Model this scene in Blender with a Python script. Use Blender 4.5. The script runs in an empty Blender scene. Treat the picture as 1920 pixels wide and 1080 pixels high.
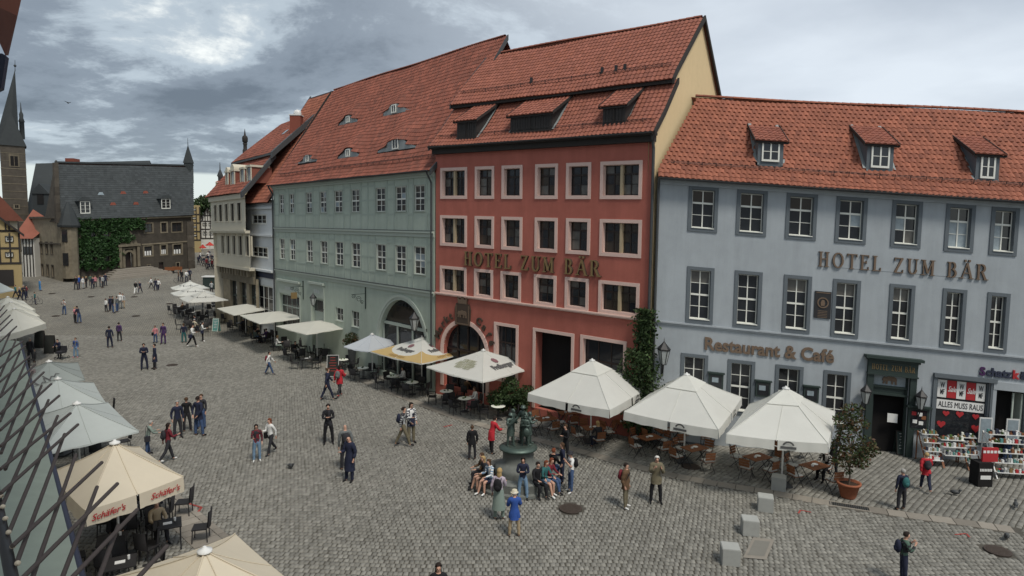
import bpy, bmesh, math, random
import numpy as np
from mathutils import Vector, Matrix
random.seed(7); rng = np.random.default_rng(7)
SC = bpy.context.scene
COL = SC.collection
# ------------------------------------------------------------------ camera
FPX, PITCH, ROLL, CAMH = 1186.7, math.radians(4.81), math.radians(.62), 9.6
cp, sp, cr, sr = math.cos(PITCH), math.sin(PITCH), math.cos(ROLL), math.sin(ROLL)
camd = bpy.data.cameras.new('camera'); cam = bpy.data.objects.new('camera', camd); COL.objects.link(cam)
camd.sensor_width = 36; camd.lens = FPX/1920*36; camd.clip_start = .1; camd.clip_end = 3000
R_ = Vector((cr, sr*sp, sr*cp)); U_ = Vector((-sr, cr*sp, cr*cp)); F_ = Vector((0, cp, -sp))
cam.matrix_world = Matrix(((R_.x, U_.x, -F_.x, 0), (R_.y, U_.y, -F_.y, 0), (R_.z, U_.z, -F_.z, CAMH), (0, 0, 0, 1)))
SC.camera = cam
# ------------------------------------------------------------------ world: overcast sky over a physical sky
SUN_EL, SUN_AZ = math.radians(58), math.radians(150)     # azimuth clockwise from +Y
W = bpy.data.worlds.new('World'); SC.world = W; W.use_nodes = True
nt = W.node_tree; nt.nodes.clear(); N = nt.nodes.new; Lk = nt.links.new
out = N('ShaderNodeOutputWorld'); sky = N('ShaderNodeTexSky'); sky.sky_type = 'NISHITA'; sky.sun_disc = False
sky.sun_elevation = SUN_EL; sky.sun_rotation = SUN_AZ
bg1 = N('ShaderNodeBackground'); bg1.inputs[1].default_value = .08; Lk(sky.outputs[0], bg1.inputs[0])
tc = N('ShaderNodeTexCoord'); sep = N('ShaderNodeSeparateXYZ'); Lk(tc.outputs['Generated'], sep.inputs[0])
def mth(op, a, b=None, c=None, tree=None):
    n = (tree or nt).nodes.new('ShaderNodeMath'); n.operation = op
    for i, v in enumerate((a, b, c)):
        if v is None: continue
        if isinstance(v, (int, float)): n.inputs[i].default_value = v
        else: (tree or nt).links.new(v, n.inputs[i])
    return n.outputs[0]
zz = mth('ADD', mth('MAXIMUM', sep.outputs[2], 0), .13)
cb = N('ShaderNodeCombineXYZ'); Lk(mth('DIVIDE', sep.outputs[0], zz), cb.inputs[0]); Lk(mth('DIVIDE', sep.outputs[1], zz), cb.inputs[1]); cb.inputs[2].default_value = 3.1
def noise(tree, vec, scale, detail=6, rough=.55, dist=0):
    n = tree.nodes.new('ShaderNodeTexNoise'); n.inputs['Scale'].default_value = scale; n.inputs['Detail'].default_value = detail
    n.inputs['Roughness'].default_value = rough; n.inputs['Distortion'].default_value = dist
    if vec is not None: tree.links.new(vec, n.inputs['Vector'])
    return n.outputs['Fac']
n1 = noise(nt, cb.outputs[0], .62, 10, .62, .5); n2 = noise(nt, cb.outputs[0], 2.4, 8, .65, .3)
cl = mth('ADD', mth('MULTIPLY', n1, .70), mth('MULTIPLY', n2, .30))
rp = N('ShaderNodeValToRGB'); Lk(cl, rp.inputs[0]); rp.color_ramp.interpolation = 'EASE'
es = rp.color_ramp.elements; es[0].position = .38; es[0].color = (.085, .102, .122, 1); es[1].position = .64; es[1].color = (.60, .62, .60, 1)
e = es.new(.49); e.color = (.150, .176, .205, 1); e = es.new(.56); e.color = (.30, .345, .38, 1)
# thinner, lighter cloud deck towards the right-hand quarter of the sky
az = N('ShaderNodeMapRange'); az.inputs[1].default_value = -.35; az.inputs[2].default_value = .40; az.interpolation_type = 'SMOOTHSTEP'; Lk(sep.outputs[0], az.inputs[0])
n3 = noise(nt, cb.outputs[0], .9, 5, .5, .2)
rp2 = N('ShaderNodeValToRGB'); Lk(n3, rp2.inputs[0]); rp2.color_ramp.elements[0].position = .3; rp2.color_ramp.elements[0].color = (.31, .345, .39, 1)
rp2.color_ramp.elements[1].position = .68; rp2.color_ramp.elements[1].color = (.50, .54, .58, 1)
mx = N('ShaderNodeMix'); mx.data_type = 'RGBA'; Lk(mth('MULTIPLY', az.outputs[0], .92), mx.inputs[0]); Lk(rp.outputs[0], mx.inputs[6]); Lk(rp2.outputs[0], mx.inputs[7])
# bright gap below the cloud base, low over the roofs
gap = N('ShaderNodeMapRange'); gap.inputs[1].default_value = .084; gap.inputs[2].default_value = .078; gap.interpolation_type = 'SMOOTHSTEP'; Lk(sep.outputs[2], gap.inputs[0])
mx2 = N('ShaderNodeMix'); mx2.data_type = 'RGBA'; Lk(gap.outputs[0], mx2.inputs[0]); Lk(mx.outputs[2], mx2.inputs[6]); mx2.inputs[7].default_value = (.44, .48, .47, 1)
bg2 = N('ShaderNodeBackground'); Lk(mx2.outputs[2], bg2.inputs[0]); bg2.inputs[1].default_value = 1.0
ms = N('ShaderNodeMixShader'); ms.inputs[0].default_value = .90; Lk(bg1.outputs[0], ms.inputs[1]); Lk(bg2.outputs[0], ms.inputs[2]); Lk(ms.outputs[0], out.inputs[0])
sd = bpy.data.lights.new('sun', 'SUN'); sd.energy = 1.45; sd.angle = math.radians(14); sd.color = (1, .94, .84)
sun = bpy.data.objects.new('sun', sd); COL.objects.link(sun)
sdir = Vector((math.sin(SUN_AZ)*math.cos(SUN_EL), math.cos(SUN_AZ)*math.cos(SUN_EL), math.sin(SUN_EL)))
sun.rotation_euler = sdir.to_track_quat('Z', 'Y').to_euler(); sun.location = (0, 0, 60)
SC.view_settings.view_transform = 'Standard'; SC.view_settings.look = 'None'; SC.view_settings.exposure = .80; SC.view_settings.gamma = 1
SC.view_settings.use_curve_mapping = False
SC.cycles.max_bounces = 5; SC.cycles.diffuse_bounces = 3; SC.cycles.glossy_bounces = 2
# ------------------------------------------------------------------ geometry of the place
GT = [(-100, 0), (58, 0), (73, .6), (86, 1.6), (92, 2.1), (107, 3.4), (125, 5.2), (160, 8), (260, 12), (900, 14)]
def gz(y):
    for (a, za), (b, zb) in zip(GT, GT[1:]):
        if y <= b: return za+(zb-za)*(y-a)/(b-a)
    return GT[-1][1]
def ray(px, py):
    u = (px-960)/FPX; v = (py-540)/FPX
    return Vector((u*cr+v*sr, cp-(-u*sr+v*cr)*sp, -sp-(-u*sr+v*cr)*cp))
def at(px, py, Y):                       # world point seen at a pixel of the survey picture, at distance Y
    r = ray(px, py); T = Y/r.y; return Vector((T*r.x, Y, CAMH+T*r.z))
def gnd(px, py, z=0.0):                  # world point on the ground (+z)
    r = ray(px, py); zg = z
    for _ in range(40):
        T = (zg-CAMH)/r.z if r.z < -1e-4 else 200
        zn = z+gz(T*r.y)
        if abs(zn-zg) < 1e-4: break
        zg = .5*zg+.5*zn
    return Vector((T*r.x, T*r.y, zg))
def hgt(px, pyfoot, pyhead):
    g = gnd(px, pyfoot); r = ray(px, pyhead); return CAMH+r.z*math.hypot(g.x, g.y)/math.hypot(r.x, r.y)-g.z
class Fac:                               # frame of a facade: u right, z up, o outwards
    def __init__(s, O, t, sl=0.0, u0=0.0):
        s.O = Vector(O[:2]); s.t = Vector(t[:2]).normalized(); s.n = Vector((s.t.y, -s.t.x)); s.sl = sl; s.u0 = u0
    def w(s, u, z, o=0.0):
        p = s.O+s.t*u+s.n*o; return Vector((p.x, p.y, z+s.sl*(u-s.u0)))
    def px(s, px, py, o=0.0):
        r = ray(px, py); r2 = r.xy; T = (s.n.dot(s.O)+o)/s.n.dot(r2); P = r2*T; u = (P-s.O).dot(s.t)
        return u, CAMH+T*r.z-s.sl*(u-s.u0)
    def onprof(s, px, py, prof):         # where a ray meets a roof profile [(o,z),...] -> (u, o, z)
        r = ray(px, py); r2 = r.xy; last = None
        den = s.n.dot(r2)
        o = prof[0][0]; oe = prof[-1][0]; k = 400
        for i in range(k+1):
            oo = o+(oe-o)*i/k; T = (s.n.dot(s.O)+oo)/den; u = (r2*T-s.O).dot(s.t); z = CAMH+T*r.z-s.sl*(u-s.u0)
            d = z-profz(prof, oo)
            if last is not None and (last > 0) != (d > 0): return u, oo, z
            last = d
        return u, oo, z
def profz(prof, o):
    for (a, za), (b, zb) in zip(prof, prof[1:]):
        if min(a, b)-1e-9 <= o <= max(a, b)+1e-9: return za+(zb-za)*(o-a)/(b-a)
    return prof[-1][1]
def fac_two(A, B, sl=0.0): return Fac(A, (Vector(B[:2])-Vector(A[:2])), sl)
# ------------------------------------------------------------------ materials
MATS = {}
def mat(name, col, rough=.85, var=.12, scale=3.0, bump=.0, bscale=40, metal=0, spec=.3, var2=None, vscale2=.35, attr=False, stains=0.0, emis=None):
    if name in MATS: return MATS[name]
    m = bpy.data.materials.new(name); m.use_nodes = True; t = m.node_tree; b = t.nodes['Principled BSDF']
    b.inputs['Roughness'].default_value = rough; b.inputs['Metallic'].default_value = metal; b.inputs['Specular IOR Level'].default_value = spec
    geo = t.nodes.new('ShaderNodeNewGeometry'); pos = geo.outputs['Position']
    f = noise(t, pos, scale, 5, .6); f2 = noise(t, pos, vscale2, 4, .6)
    v = mth('ADD', mth('MULTIPLY', mth('SUBTRACT', f, .5, tree=t), var*2.4, tree=t), mth('MULTIPLY', mth('SUBTRACT', f2, .5, tree=t), var*2.0, tree=t), tree=t)
    v = mth('ADD', v, 1.0, tree=t)
    if attr:
        an = t.nodes.new('ShaderNodeAttribute'); an.attribute_name = 'var'; oi = t.nodes.new('ShaderNodeObjectInfo')
        q = mth('FRACT', mth('ADD', an.outputs['Fac'], oi.outputs['Random'], tree=t), tree=t)
        v = mth('MULTIPLY', v, mth('ADD', mth('MULTIPLY', q, attr, tree=t), 1-attr/2, tree=t), tree=t)
    if stains:
        mp = t.nodes.new('ShaderNodeMapping'); mp.inputs['Scale'].default_value = (2.2, 2.2, .22); t.links.new(pos, mp.inputs[0])
        sn = noise(t, mp.outputs[0], 1.0, 5, .65); v = mth('MULTIPLY', v, mth('ADD', 1-stains/2, mth('MULTIPLY', sn, stains, tree=t), tree=t), tree=t)
    mixn = t.nodes.new('ShaderNodeMix'); mixn.data_type = 'RGBA'; mixn.blend_type = 'MULTIPLY'; mixn.inputs[0].default_value = 1
    if var2 is not None:
        m0 = t.nodes.new('ShaderNodeMix'); m0.data_type = 'RGBA'; m0.inputs[6].default_value = (*col, 1); m0.inputs[7].default_value = (*var2, 1)
        if attr: fac_ = mth('FRACT', mth('MULTIPLY', q, 7.31, tree=t), tree=t); fac_ = mth('MULTIPLY', fac_, fac_, tree=t)
        else: fac_ = noise(t, pos, scale*.4, 4, .6)
        t.links.new(fac_, m0.inputs[0]); t.links.new(m0.outputs[2], mixn.inputs[6])
    else: mixn.inputs[6].default_value = (*col, 1)
    t.links.new(v, mixn.inputs[7]); t.links.new(mixn.outputs[2], b.inputs['Base Color'])
    if bump:
        bn = t.nodes.new('ShaderNodeBump'); bn.inputs['Strength'].default_value = bump; bn.inputs['Distance'].default_value = .02
        t.links.new(noise(t, pos, bscale, 4, .6), bn.inputs['Height']); t.links.new(bn.outputs[0], b.inputs['Normal'])
    if emis: b.inputs['Emission Color'].default_value = (*emis[:3], 1); b.inputs['Emission Strength'].default_value = emis[3]
    m.diffuse_color = (*col, 1); MATS[name] = m; return m
M = dict(
 blue=mat('blue_grey_render', (.335, .365, .388), .9, .10, 1.6, .3, 25, stains=.36, vscale2=.3), bluetrim=mat('slate_grey_trim', (.115, .133, .148), .85, .06, 8, .1),
 red=mat('red_render', (.375, .118, .088), .9, .12, 1.6, .3, 25, stains=.42, vscale2=.3), pink=mat('pink_sandstone_trim', (.64, .46, .40), .85, .06, 8, .1),
 cream=mat('cream_mullion_stone', (.40, .32, .21), .85, .05, 8), yellow=mat('yellow_render', (.62, .48, .28), .9, .05, 4, .15, 25, stains=.12),
 green=mat('pale_green_render', (.41, .465, .395), .9, .10, 1.6, .3, 20, stains=.36, vscale2=.3), greentrim=mat('pale_green_moulding', (.41, .455, .40), .85, .04, 8),
 greendark=mat('dark_green_paint', (.028, .042, .038), .6, .08, 8), greenpost=mat('pale_green_timber', (.36, .415, .36), .85, .08, 10),
 white=mat('white_window_paint', (.72, .72, .66), .55, .04, 10, spec=.4), brownframe=mat('dark_brown_window_paint', (.030, .020, .017), .5, .1, 10),
 glass=mat('window_glass', (.018, .020, .024), .07, .3, 1.5, spec=.55), glasswarm=mat('window_glass_warm', (.045, .036, .028), .09, .3, 1.5, spec=.5),
 curtain=mat('net_curtain_behind_glass', (.25, .30, .33), .35, .35, 6, spec=.6), curtain2=mat('drawn_curtain_behind_glass', (.10, .095, .085), .3, .5, 5, spec=.6),
 tile=mat('orange_clay_tile', (.285, .103, .063), .8, .16, 1.2, .2, 30, attr=.30, var2=(.22, .080, .052), vscale2=.5),
 tilered=mat('red_clay_tile', (.25, .090, .062), .8, .16, 1.2, .2, 30, attr=.28, var2=(.24, .083, .052), vscale2=.5),
 tiledark=mat('weathered_clay_tile', (.235, .080, .054), .82, .22, .8, .2, 30, attr=.35, var2=(.16, .062, .045), vscale2=.25),
 tilebed=mat('roof_under_tiles', (.05, .025, .02), .9), slate=mat('grey_slate', (.040, .046, .048), .75, .15, 2, .2, 30, attr=.3, var2=(.030, .035, .037), vscale2=.4),
 lead=mat('lead_flashing', (.25, .27, .27), .55, .08, 8), darkwood=mat('dark_stained_boards', (.030, .027, .026), .75, .25, 14, .3, 60), timber=mat('black_timber', (.03, .026, .024), .8, .15, 10),
 stone=mat('old_sandstone', (.175, .150, .108), .9, .38, 1.6, .4, 12, attr=.6, stains=.3), stoned=mat('dark_sooty_stone', (.072, .062, .050), .92, .40, 1.3, .4, 12, attr=.6, stains=.3),
 beige=mat('beige_render', (.54, .50, .40), .88, .05, 4, .1, stains=.08), whitewall=mat('white_render', (.58, .60, .60), .88, .05, 4, .1, stains=.10),
 ochre=mat('ochre_infill', (.34, .26, .13), .9, .08, 4), plaster=mat('white_plaster_infill', (.55, .54, .50), .9, .06, 4),
 iron=mat('black_iron', (.018, .018, .02), .55, .1, 20, spec=.5), gutter=mat('dark_zinc_gutter', (.055, .058, .06), .5, .1, 10), bronze=mat('green_bronze', (.075, .105, .090), .48, .35, 9, .3, 40, metal=.55, spec=.5),
 cobble=mat('grey_granite_sett', (.212, .205, .182), .82, .24, 5, .35, 60, attr=.42, var2=(.185, .178, .156), vscale2=.16),
 joint=mat('sandy_joint', (.078, .072, .060), .95, .15, 8), slab=mat('granite_slab', (.235, .212, .180), .85, .14, 5, .3, 50, attr=.45, vscale2=.5),
 block=mat('pale_stone_block', (.34, .345, .325), .88, .12, 5, .3, 40), granite=mat('fountain_granite', (.135, .142, .130), .6, .28, 5, .3, 40, stains=.3), water=mat('dark_pool_water', (.03, .035, .03), .06, .1, 3, spec=.6),
 canvas=mat('white_canvas', (.80, .80, .75), .85, .05, 1.5, .35, 5), canvaslight=mat('bluish_white_canvas', (.68, .72, .77), .8, .03, 3), canvascream=mat('cream_canvas', (.74, .66, .52), .85, .06, 1.5, .35, 5), canvasblue=mat('pale_grey_blue_canvas', (.52, .56, .54), .85, .06, 1.5, .35, 5),
 canvasgrey=mat('faded_grey_canvas', (.30, .33, .315), .85, .06, 3), canvasyellow=mat('yellow_canvas', (.60, .44, .20), .85, .04, 3), canvasoff=mat('off_white_canvas', (.76, .75, .67), .85, .06, 1.5, .35, 5),
 awning=mat('pale_green_awning_cloth', (.29, .335, .285), .85, .10, 1.5, stains=.2), redcanvas=mat('red_canvas', (.55, .06, .045), .8, .06, 3),
 alu=mat('white_painted_metal', (.62, .62, .60), .4, .04, 10, spec=.5), blackwicker=mat('black_wicker', (.022, .021, .022), .7, .2, 40), brownwood=mat('brown_wood_slats', (.20, .080, .035), .6, .2, 12), cushion=mat('grey_white_cushion', (.42, .42, .40), .9, .08, 10),
 tabletop=mat('white_table_top', (.78, .79, .70), .5, .08, 6), terracotta=mat('terracotta', (.30, .105, .055), .8, .15, 6), soil=mat('potting_soil', (.05, .032, .022), .95), bark=mat('grey_brown_bark', (.11, .085, .065), .9, .2, 12, .4, 30),
 leaf=mat('dark_green_leaf', (.052, .085, .030), .6, .25, 3, attr=.9, var2=(.025, .045, .018)), leafivy=mat('ivy_leaf', (.050, .110, .035), .55, .3, 1.0, attr=.9, var2=(.020, .048, .018)), leafred=mat('reddish_leaf', (.045, .078, .028), .6, .25, 3, attr=.9, var2=(.12, .052, .030)),
 leafbright=mat('bright_green_leaf', (.10, .17, .05), .6, .25, 3, attr=.9, var2=(.04, .08, .025)), lattice=mat('weathered_lattice_rod', (.075, .060, .055), .8, .2, 20), dirtyred=mat('worn_red_paint', (.30, .055, .045), .9, .3, 14), ironcover=mat('rusty_iron_cover', (.060, .046, .038), .6, .25, 12, .3, 60),
 goldletter=mat('dull_gold_letter', (.24, .165, .075), .5, .1, 10, metal=.2), brownletter=mat('brown_bronze_letter', (.17, .12, .085), .5, .1, 10, metal=.2), letterdark=mat('letter_shade_and_dark_plaque', (.065, .046, .034), .6), blackboard=mat('chalkboard_black', (.022, .024, .022), .7, .3, 15), paper=mat('white_paper', (.70, .70, .68), .8, .02),  # letter sides carry painted shade; crest and arch letters are plainly dark
 printred=mat('sign_red', (.40, .03, .035), .6, .03), printblack=mat('sign_black', (.02, .02, .025), .6), purple=mat('dark_purple_letter', (.06, .02, .08), .5), navy=mat('navy_print', (.03, .035, .06), .6), teal=mat('teal_board', (.10, .26, .24), .7), lantern=mat('lantern_glass', (.35, .37, .36), .15, .1, 3, spec=.6), brick=mat('dark_red_brick', (.20, .06, .04), .9, .2, 10), shadowin=mat('dark_interior', (.012, .011, .011), .95), gravelroad=mat('worn_distant_paving', (.18, .172, .15), .9, .14, 1.2, .3, 8),  # near-black interior colour paints unlit depth; also plain black cabinet and letters
 printdark=mat('faded_dark_print', (.10, .10, .10), .8), printgreen=mat('olive_print', (.30, .30, .18), .8), printyellow=mat('brown_print', (.30, .17, .05), .8), printpink=mat('faded_red_print', (.20, .10, .11), .8),
 skin=mat('skin', (.50, .29, .21), .6, .05, 10), hairdark=mat('dark_brown_hair', (.030, .018, .012), .6, .2, 30), shoe=mat('dark_shoe', (.02, .02, .02), .5))
for k_, q_ in (('canvas', .38), ('canvasoff', .35), ('canvascream', .30), ('canvasblue', .28), ('canvaslight', .4), ('canvasyellow', .3), ('canvasgrey', .2), ('redcanvas', .3), ('awning', .2)):     # cloth lets some daylight through
    t = M[k_].node_tree; b = t.nodes['Principled BSDF']; o_ = t.nodes['Material Output']; tr = t.nodes.new('ShaderNodeBsdfTranslucent'); src = b.inputs['Base Color'].links[0].from_socket
    t.links.new(src, tr.inputs[0]); mxs = t.nodes.new('ShaderNodeMixShader'); mxs.inputs[0].default_value = q_; t.links.new(b.outputs[0], mxs.inputs[1]); t.links.new(tr.outputs[0], mxs.inputs[2]); t.links.new(mxs.outputs[0], o_.inputs[0])
for k_, q_ in (('leaf', .25), ('leafivy', .25), ('leafred', .25), ('leafbright', .25)):
    t = M[k_].node_tree; b = t.nodes['Principled BSDF']; o_ = t.nodes['Material Output']; tr = t.nodes.new('ShaderNodeBsdfTranslucent'); src = b.inputs['Base Color'].links[0].from_socket
    t.links.new(src, tr.inputs[0]); mxs = t.nodes.new('ShaderNodeMixShader'); mxs.inputs[0].default_value = q_; t.links.new(b.outputs[0], mxs.inputs[1]); t.links.new(tr.outputs[0], mxs.inputs[2]); t.links.new(mxs.outputs[0], o_.inputs[0])
# ------------------------------------------------------------------ object builders
WL = {}
def loc_of(o): return WL.get(o.name, Vector((0, 0, 0)))
def props(o, label=None, cat=None, group=None, kind=None):
    if label: o['label'] = label
    if cat: o['category'] = cat
    if group: o['group'] = group
    if kind: o['kind'] = kind
    return o
def thing(name, loc, label=None, cat=None, group=None, rz=0):
    o = bpy.data.objects.new(name, None); o.empty_display_size = .3; COL.objects.link(o); o.location = loc; o.rotation_euler = (0, 0, rz)
    WL[o.name] = Vector(loc); return props(o, label, cat, group)
BOXF = [(0, 3, 2, 1), (4, 5, 6, 7), (0, 1, 5, 4), (1, 2, 6, 5), (2, 3, 7, 6), (3, 0, 4, 7)]
class MB:
    def __init__(s, tr=None): s.v = []; s.f = []; s.mi = []; s.tr = tr; s.smooth = []; s.var = []
    def add(s, vs, fs, mi=0, sm=False, var=0.0, raw=False):
        b = len(s.v)
        if s.tr and not raw: s.v += [tuple(s.tr(*p)) for p in vs]
        else: s.v += [tuple(p) for p in vs]
        for f in fs: s.f.append(tuple(i+b for i in f)); s.mi.append(mi); s.smooth.append(sm); s.var.append(var)
        return s
    def quad(s, a, b, c, d, mi=0, var=0.0): return s.add([a, b, c, d], [(0, 1, 2, 3)], mi, var=var)
    def box(s, a0, a1, b0, b1, c0, c1, mi=0, var=0.0):
        if a0 > a1: a0, a1 = a1, a0
        if b0 > b1: b0, b1 = b1, b0
        if c0 > c1: c0, c1 = c1, c0
        return s.add([(a0, b0, c0), (a1, b0, c0), (a1, b1, c0), (a0, b1, c0), (a0, b0, c1), (a1, b0, c1), (a1, b1, c1), (a0, b1, c1)], BOXF, mi, var=var)
    def prism(s, poly, c0, c1, mi=0, mi2=None, var=0.0):     # poly in (a,b), counter-clockwise, extruded along c
        n = len(poly); vs = [(p[0], p[1], c0) for p in poly]+[(p[0], p[1], c1) for p in poly]
        s.add(vs, [tuple(range(n))[::-1], tuple(range(n, 2*n))], mi, var=var)
        b = len(s.v)-2*n
        for i in range(n):
            j = (i+1) % n; s.f.append((b+i, b+j, b+n+j, b+n+i)); s.mi.append(mi if mi2 is None else mi2); s.smooth.append(False); s.var.append(var)
        return s
    def tube(s, p, q, r0, r1=None, n=8, mi=0, caps=True, sm=True):
        r1 = r0 if r1 is None else r1; p = Vector(p); q = Vector(q); d = (q-p).normalized()
        x = d.orthogonal().normalized(); y = d.cross(x); vs = []
        for c, r in ((p, r0), (q, r1)):
            for k in range(n): a = 2*math.pi*k/n; vs.append(c+x*(r*math.cos(a))+y*(r*math.sin(a)))
        fs = [(k, (k+1) % n, n+(k+1) % n, n+k) for k in range(n)]
        s.add(vs, fs, mi, sm)
        if caps: s.add(vs, [tuple(range(n))[::-1], tuple(range(n, 2*n))], mi)
        return s
    def path(s, pts, r, n=6, mi=0):
        for a, b in zip(pts, pts[1:]): s.tube(a, b, r, r, n, mi)
        return s
    def lathe(s, cx, cy, prof, n=20, mi=0, sm=True, sx=1, sy=1):     # prof [(r,z),...] bottom to top
        vs = []; fs = []
        for r, z in prof:
            for k in range(n): a = 2*math.pi*k/n; vs.append((cx+r*math.cos(a)*sx, cy+r*math.sin(a)*sy, z))
        for i in range(len(prof)-1):
            for k in range(n): fs.append((i*n+k, i*n+(k+1) % n, (i+1)*n+(k+1) % n, (i+1)*n+k))
        s.add(vs, fs, mi, sm)
        s.add(vs[:n], [tuple(range(n))[::-1]], mi); s.add(vs[-n:], [tuple(range(n))], mi); return s
    def ball(s, c, rx, ry, rz, n=10, m=6, mi=0):
        vs = [(c[0], c[1], c[2]-rz)]; fs = []
        for j in range(1, m):
            t = math.pi*j/m
            for k in range(n): a = 2*math.pi*k/n; vs.append((c[0]+rx*math.sin(t)*math.cos(a), c[1]+ry*math.sin(t)*math.sin(a), c[2]-rz*math.cos(t)))
        vs.append((c[0], c[1], c[2]+rz))
        for k in range(n): fs.append((0, 1+(k+1) % n, 1+k)); fs.append((len(vs)-1, 1+(m-2)*n+k, 1+(m-2)*n+(k+1) % n))
        for j in range(m-2):
            for k in range(n): fs.append((1+j*n+k, 1+j*n+(k+1) % n, 1+(j+1)*n+(k+1) % n, 1+(j+1)*n+k))
        return s.add(vs, fs, mi, True)
    def mesh(s, name, mats, org=(0, 0, 0)):
        me = bpy.data.meshes.new(name); V = np.array(s.v, float).reshape(-1, 3)-np.array(org)
        me.from_pydata(V.tolist(), [], s.f)
        for m in mats: me.materials.append(m)
        if len(mats) > 1: me.polygons.foreach_set('material_index', s.mi)
        if any(s.smooth): me.polygons.foreach_set('use_smooth', s.smooth)
        if any(s.var): a = me.attributes.new('var', 'FLOAT', 'FACE'); a.data.foreach_set('value', s.var)
        me.update(); return me
    def build(s, name, mats, parent=None, local=False, label=None, cat=None, group=None, kind=None, org=None):
        if not isinstance(mats, (list, tuple)): mats = [mats]
        V = np.array(s.v, float).reshape(-1, 3)
        if local: o3 = np.zeros(3)
        elif org is not None: o3 = np.array(org, float)
        else:
            lo, hi = V.min(0), V.max(0); o3 = np.array([(lo[0]+hi[0])/2, (lo[1]+hi[1])/2, lo[2]])
        ob = bpy.data.objects.new(name, s.mesh(name, mats, o3)); COL.objects.link(ob)
        if parent is not None: ob.parent = parent
        if local: ob.location = (0, 0, 0); WL[ob.name] = loc_of(parent) if parent else Vector((0, 0, 0))
        else: ob.location = Vector(o3)-(loc_of(parent) if parent is not None else Vector((0, 0, 0))); WL[ob.name] = Vector(o3)
        return props(ob, label, cat, group, kind)
def wallm(fac): return MB(lambda u, z, o: fac.w(u, z, o))
def children(o): return [c for c in bpy.data.objects if c.parent == o]
KIDS = {}
def copy_tree(o, loc=None, rz=None, label=None, group=None, scale=None):
    if o.name not in KIDS: KIDS[o.name] = children(o)
    c = o.copy(); COL.objects.link(c); WL[c.name] = Vector(loc) if loc is not None else loc_of(o)
    if loc is not None: c.location = loc
    if rz is not None: c.rotation_euler = (0, 0, rz)
    if scale is not None: c.scale = (scale,)*3 if not isinstance(scale, tuple) else scale
    if label: c['label'] = label
    if group: c['group'] = group
    for ch in KIDS[o.name]:
        d = ch.copy(); COL.objects.link(d); d.parent = c
        if ch.name not in KIDS: KIDS[ch.name] = children(ch)
        for g in KIDS[ch.name]: e_ = g.copy(); COL.objects.link(e_); e_.parent = d
    return c
# ------------------------------------------------------------------ lettering
def text_polys(txt, size=1.0, extrude=.02, bold=0.0, shear=0.0, space=1.0):
    cu = bpy.data.curves.new('letters', 'FONT'); cu.body = txt; cu.size = size; cu.extrude = extrude; cu.offset = bold; cu.shear = shear; cu.space_character = space
    cu.resolution_u = 3; cu.align_x = 'CENTER'; cu.align_y = 'CENTER'
    o = bpy.data.objects.new('letters', cu); COL.objects.link(o); dg = bpy.context.evaluated_depsgraph_get(); dg.update()
    me = bpy.data.meshes.new_from_object(o.evaluated_get(dg)); vs = [tuple(v.co) for v in me.vertices]; fs = [tuple(p.vertices) for p in me.polygons]
    bpy.data.objects.remove(o); bpy.data.meshes.remove(me); return vs, fs
def scribble(n, size, w=.55, seed=1, script=False):      # lettering too small to read: strokes of letter size
    r = random.Random(seed); vs = []; fs = []
    def bar(x0, y0, x1, y1, t):
        d = Vector((x1-x0, y1-y0)).normalized(); q = Vector((-d.y, d.x))*t/2; b = len(vs)
        vs.extend([(x0-q.x, y0-q.y, 0), (x1-q.x, y1-q.y, 0), (x1+q.x, y1+q.y, 0), (x0+q.x, y0+q.y, 0)]); fs.append((b, b+1, b+2, b+3))
    L = n*w*size; px_ = -L/2
    for k in range(n):
        x = -L/2+k*w*size; h = size*(.72 if not script else (.95 if k in (0, n//2) else .40)); a = w*size*.72
        if script: bar(px_, 0, x+a*.3, h*.5, size*.09); bar(x+a*.3, h*.5, x+a*.5, -size*.05, size*.10); px_ = x+a*.5; (bar(x, -size*.2, x+a, size*.75, size*.12) if k in (0, n//2) else None); continue
        bar(x+a*.1, -h/2, x+a*.1, h/2, size*.15); t = r.random()
        if t < .7: bar(x, h/2, x+a, h/2, size*.10)
        if t > .3: bar(x, -h/2, x+a, -h/2, size*.10)
        if t > .5: bar(x+a*.9, -h/2, x+a*.9, h/2, size*.13)
        if t < .5: bar(x, 0, x+a*.9, 0, size*.10)
    return vs, fs
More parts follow.
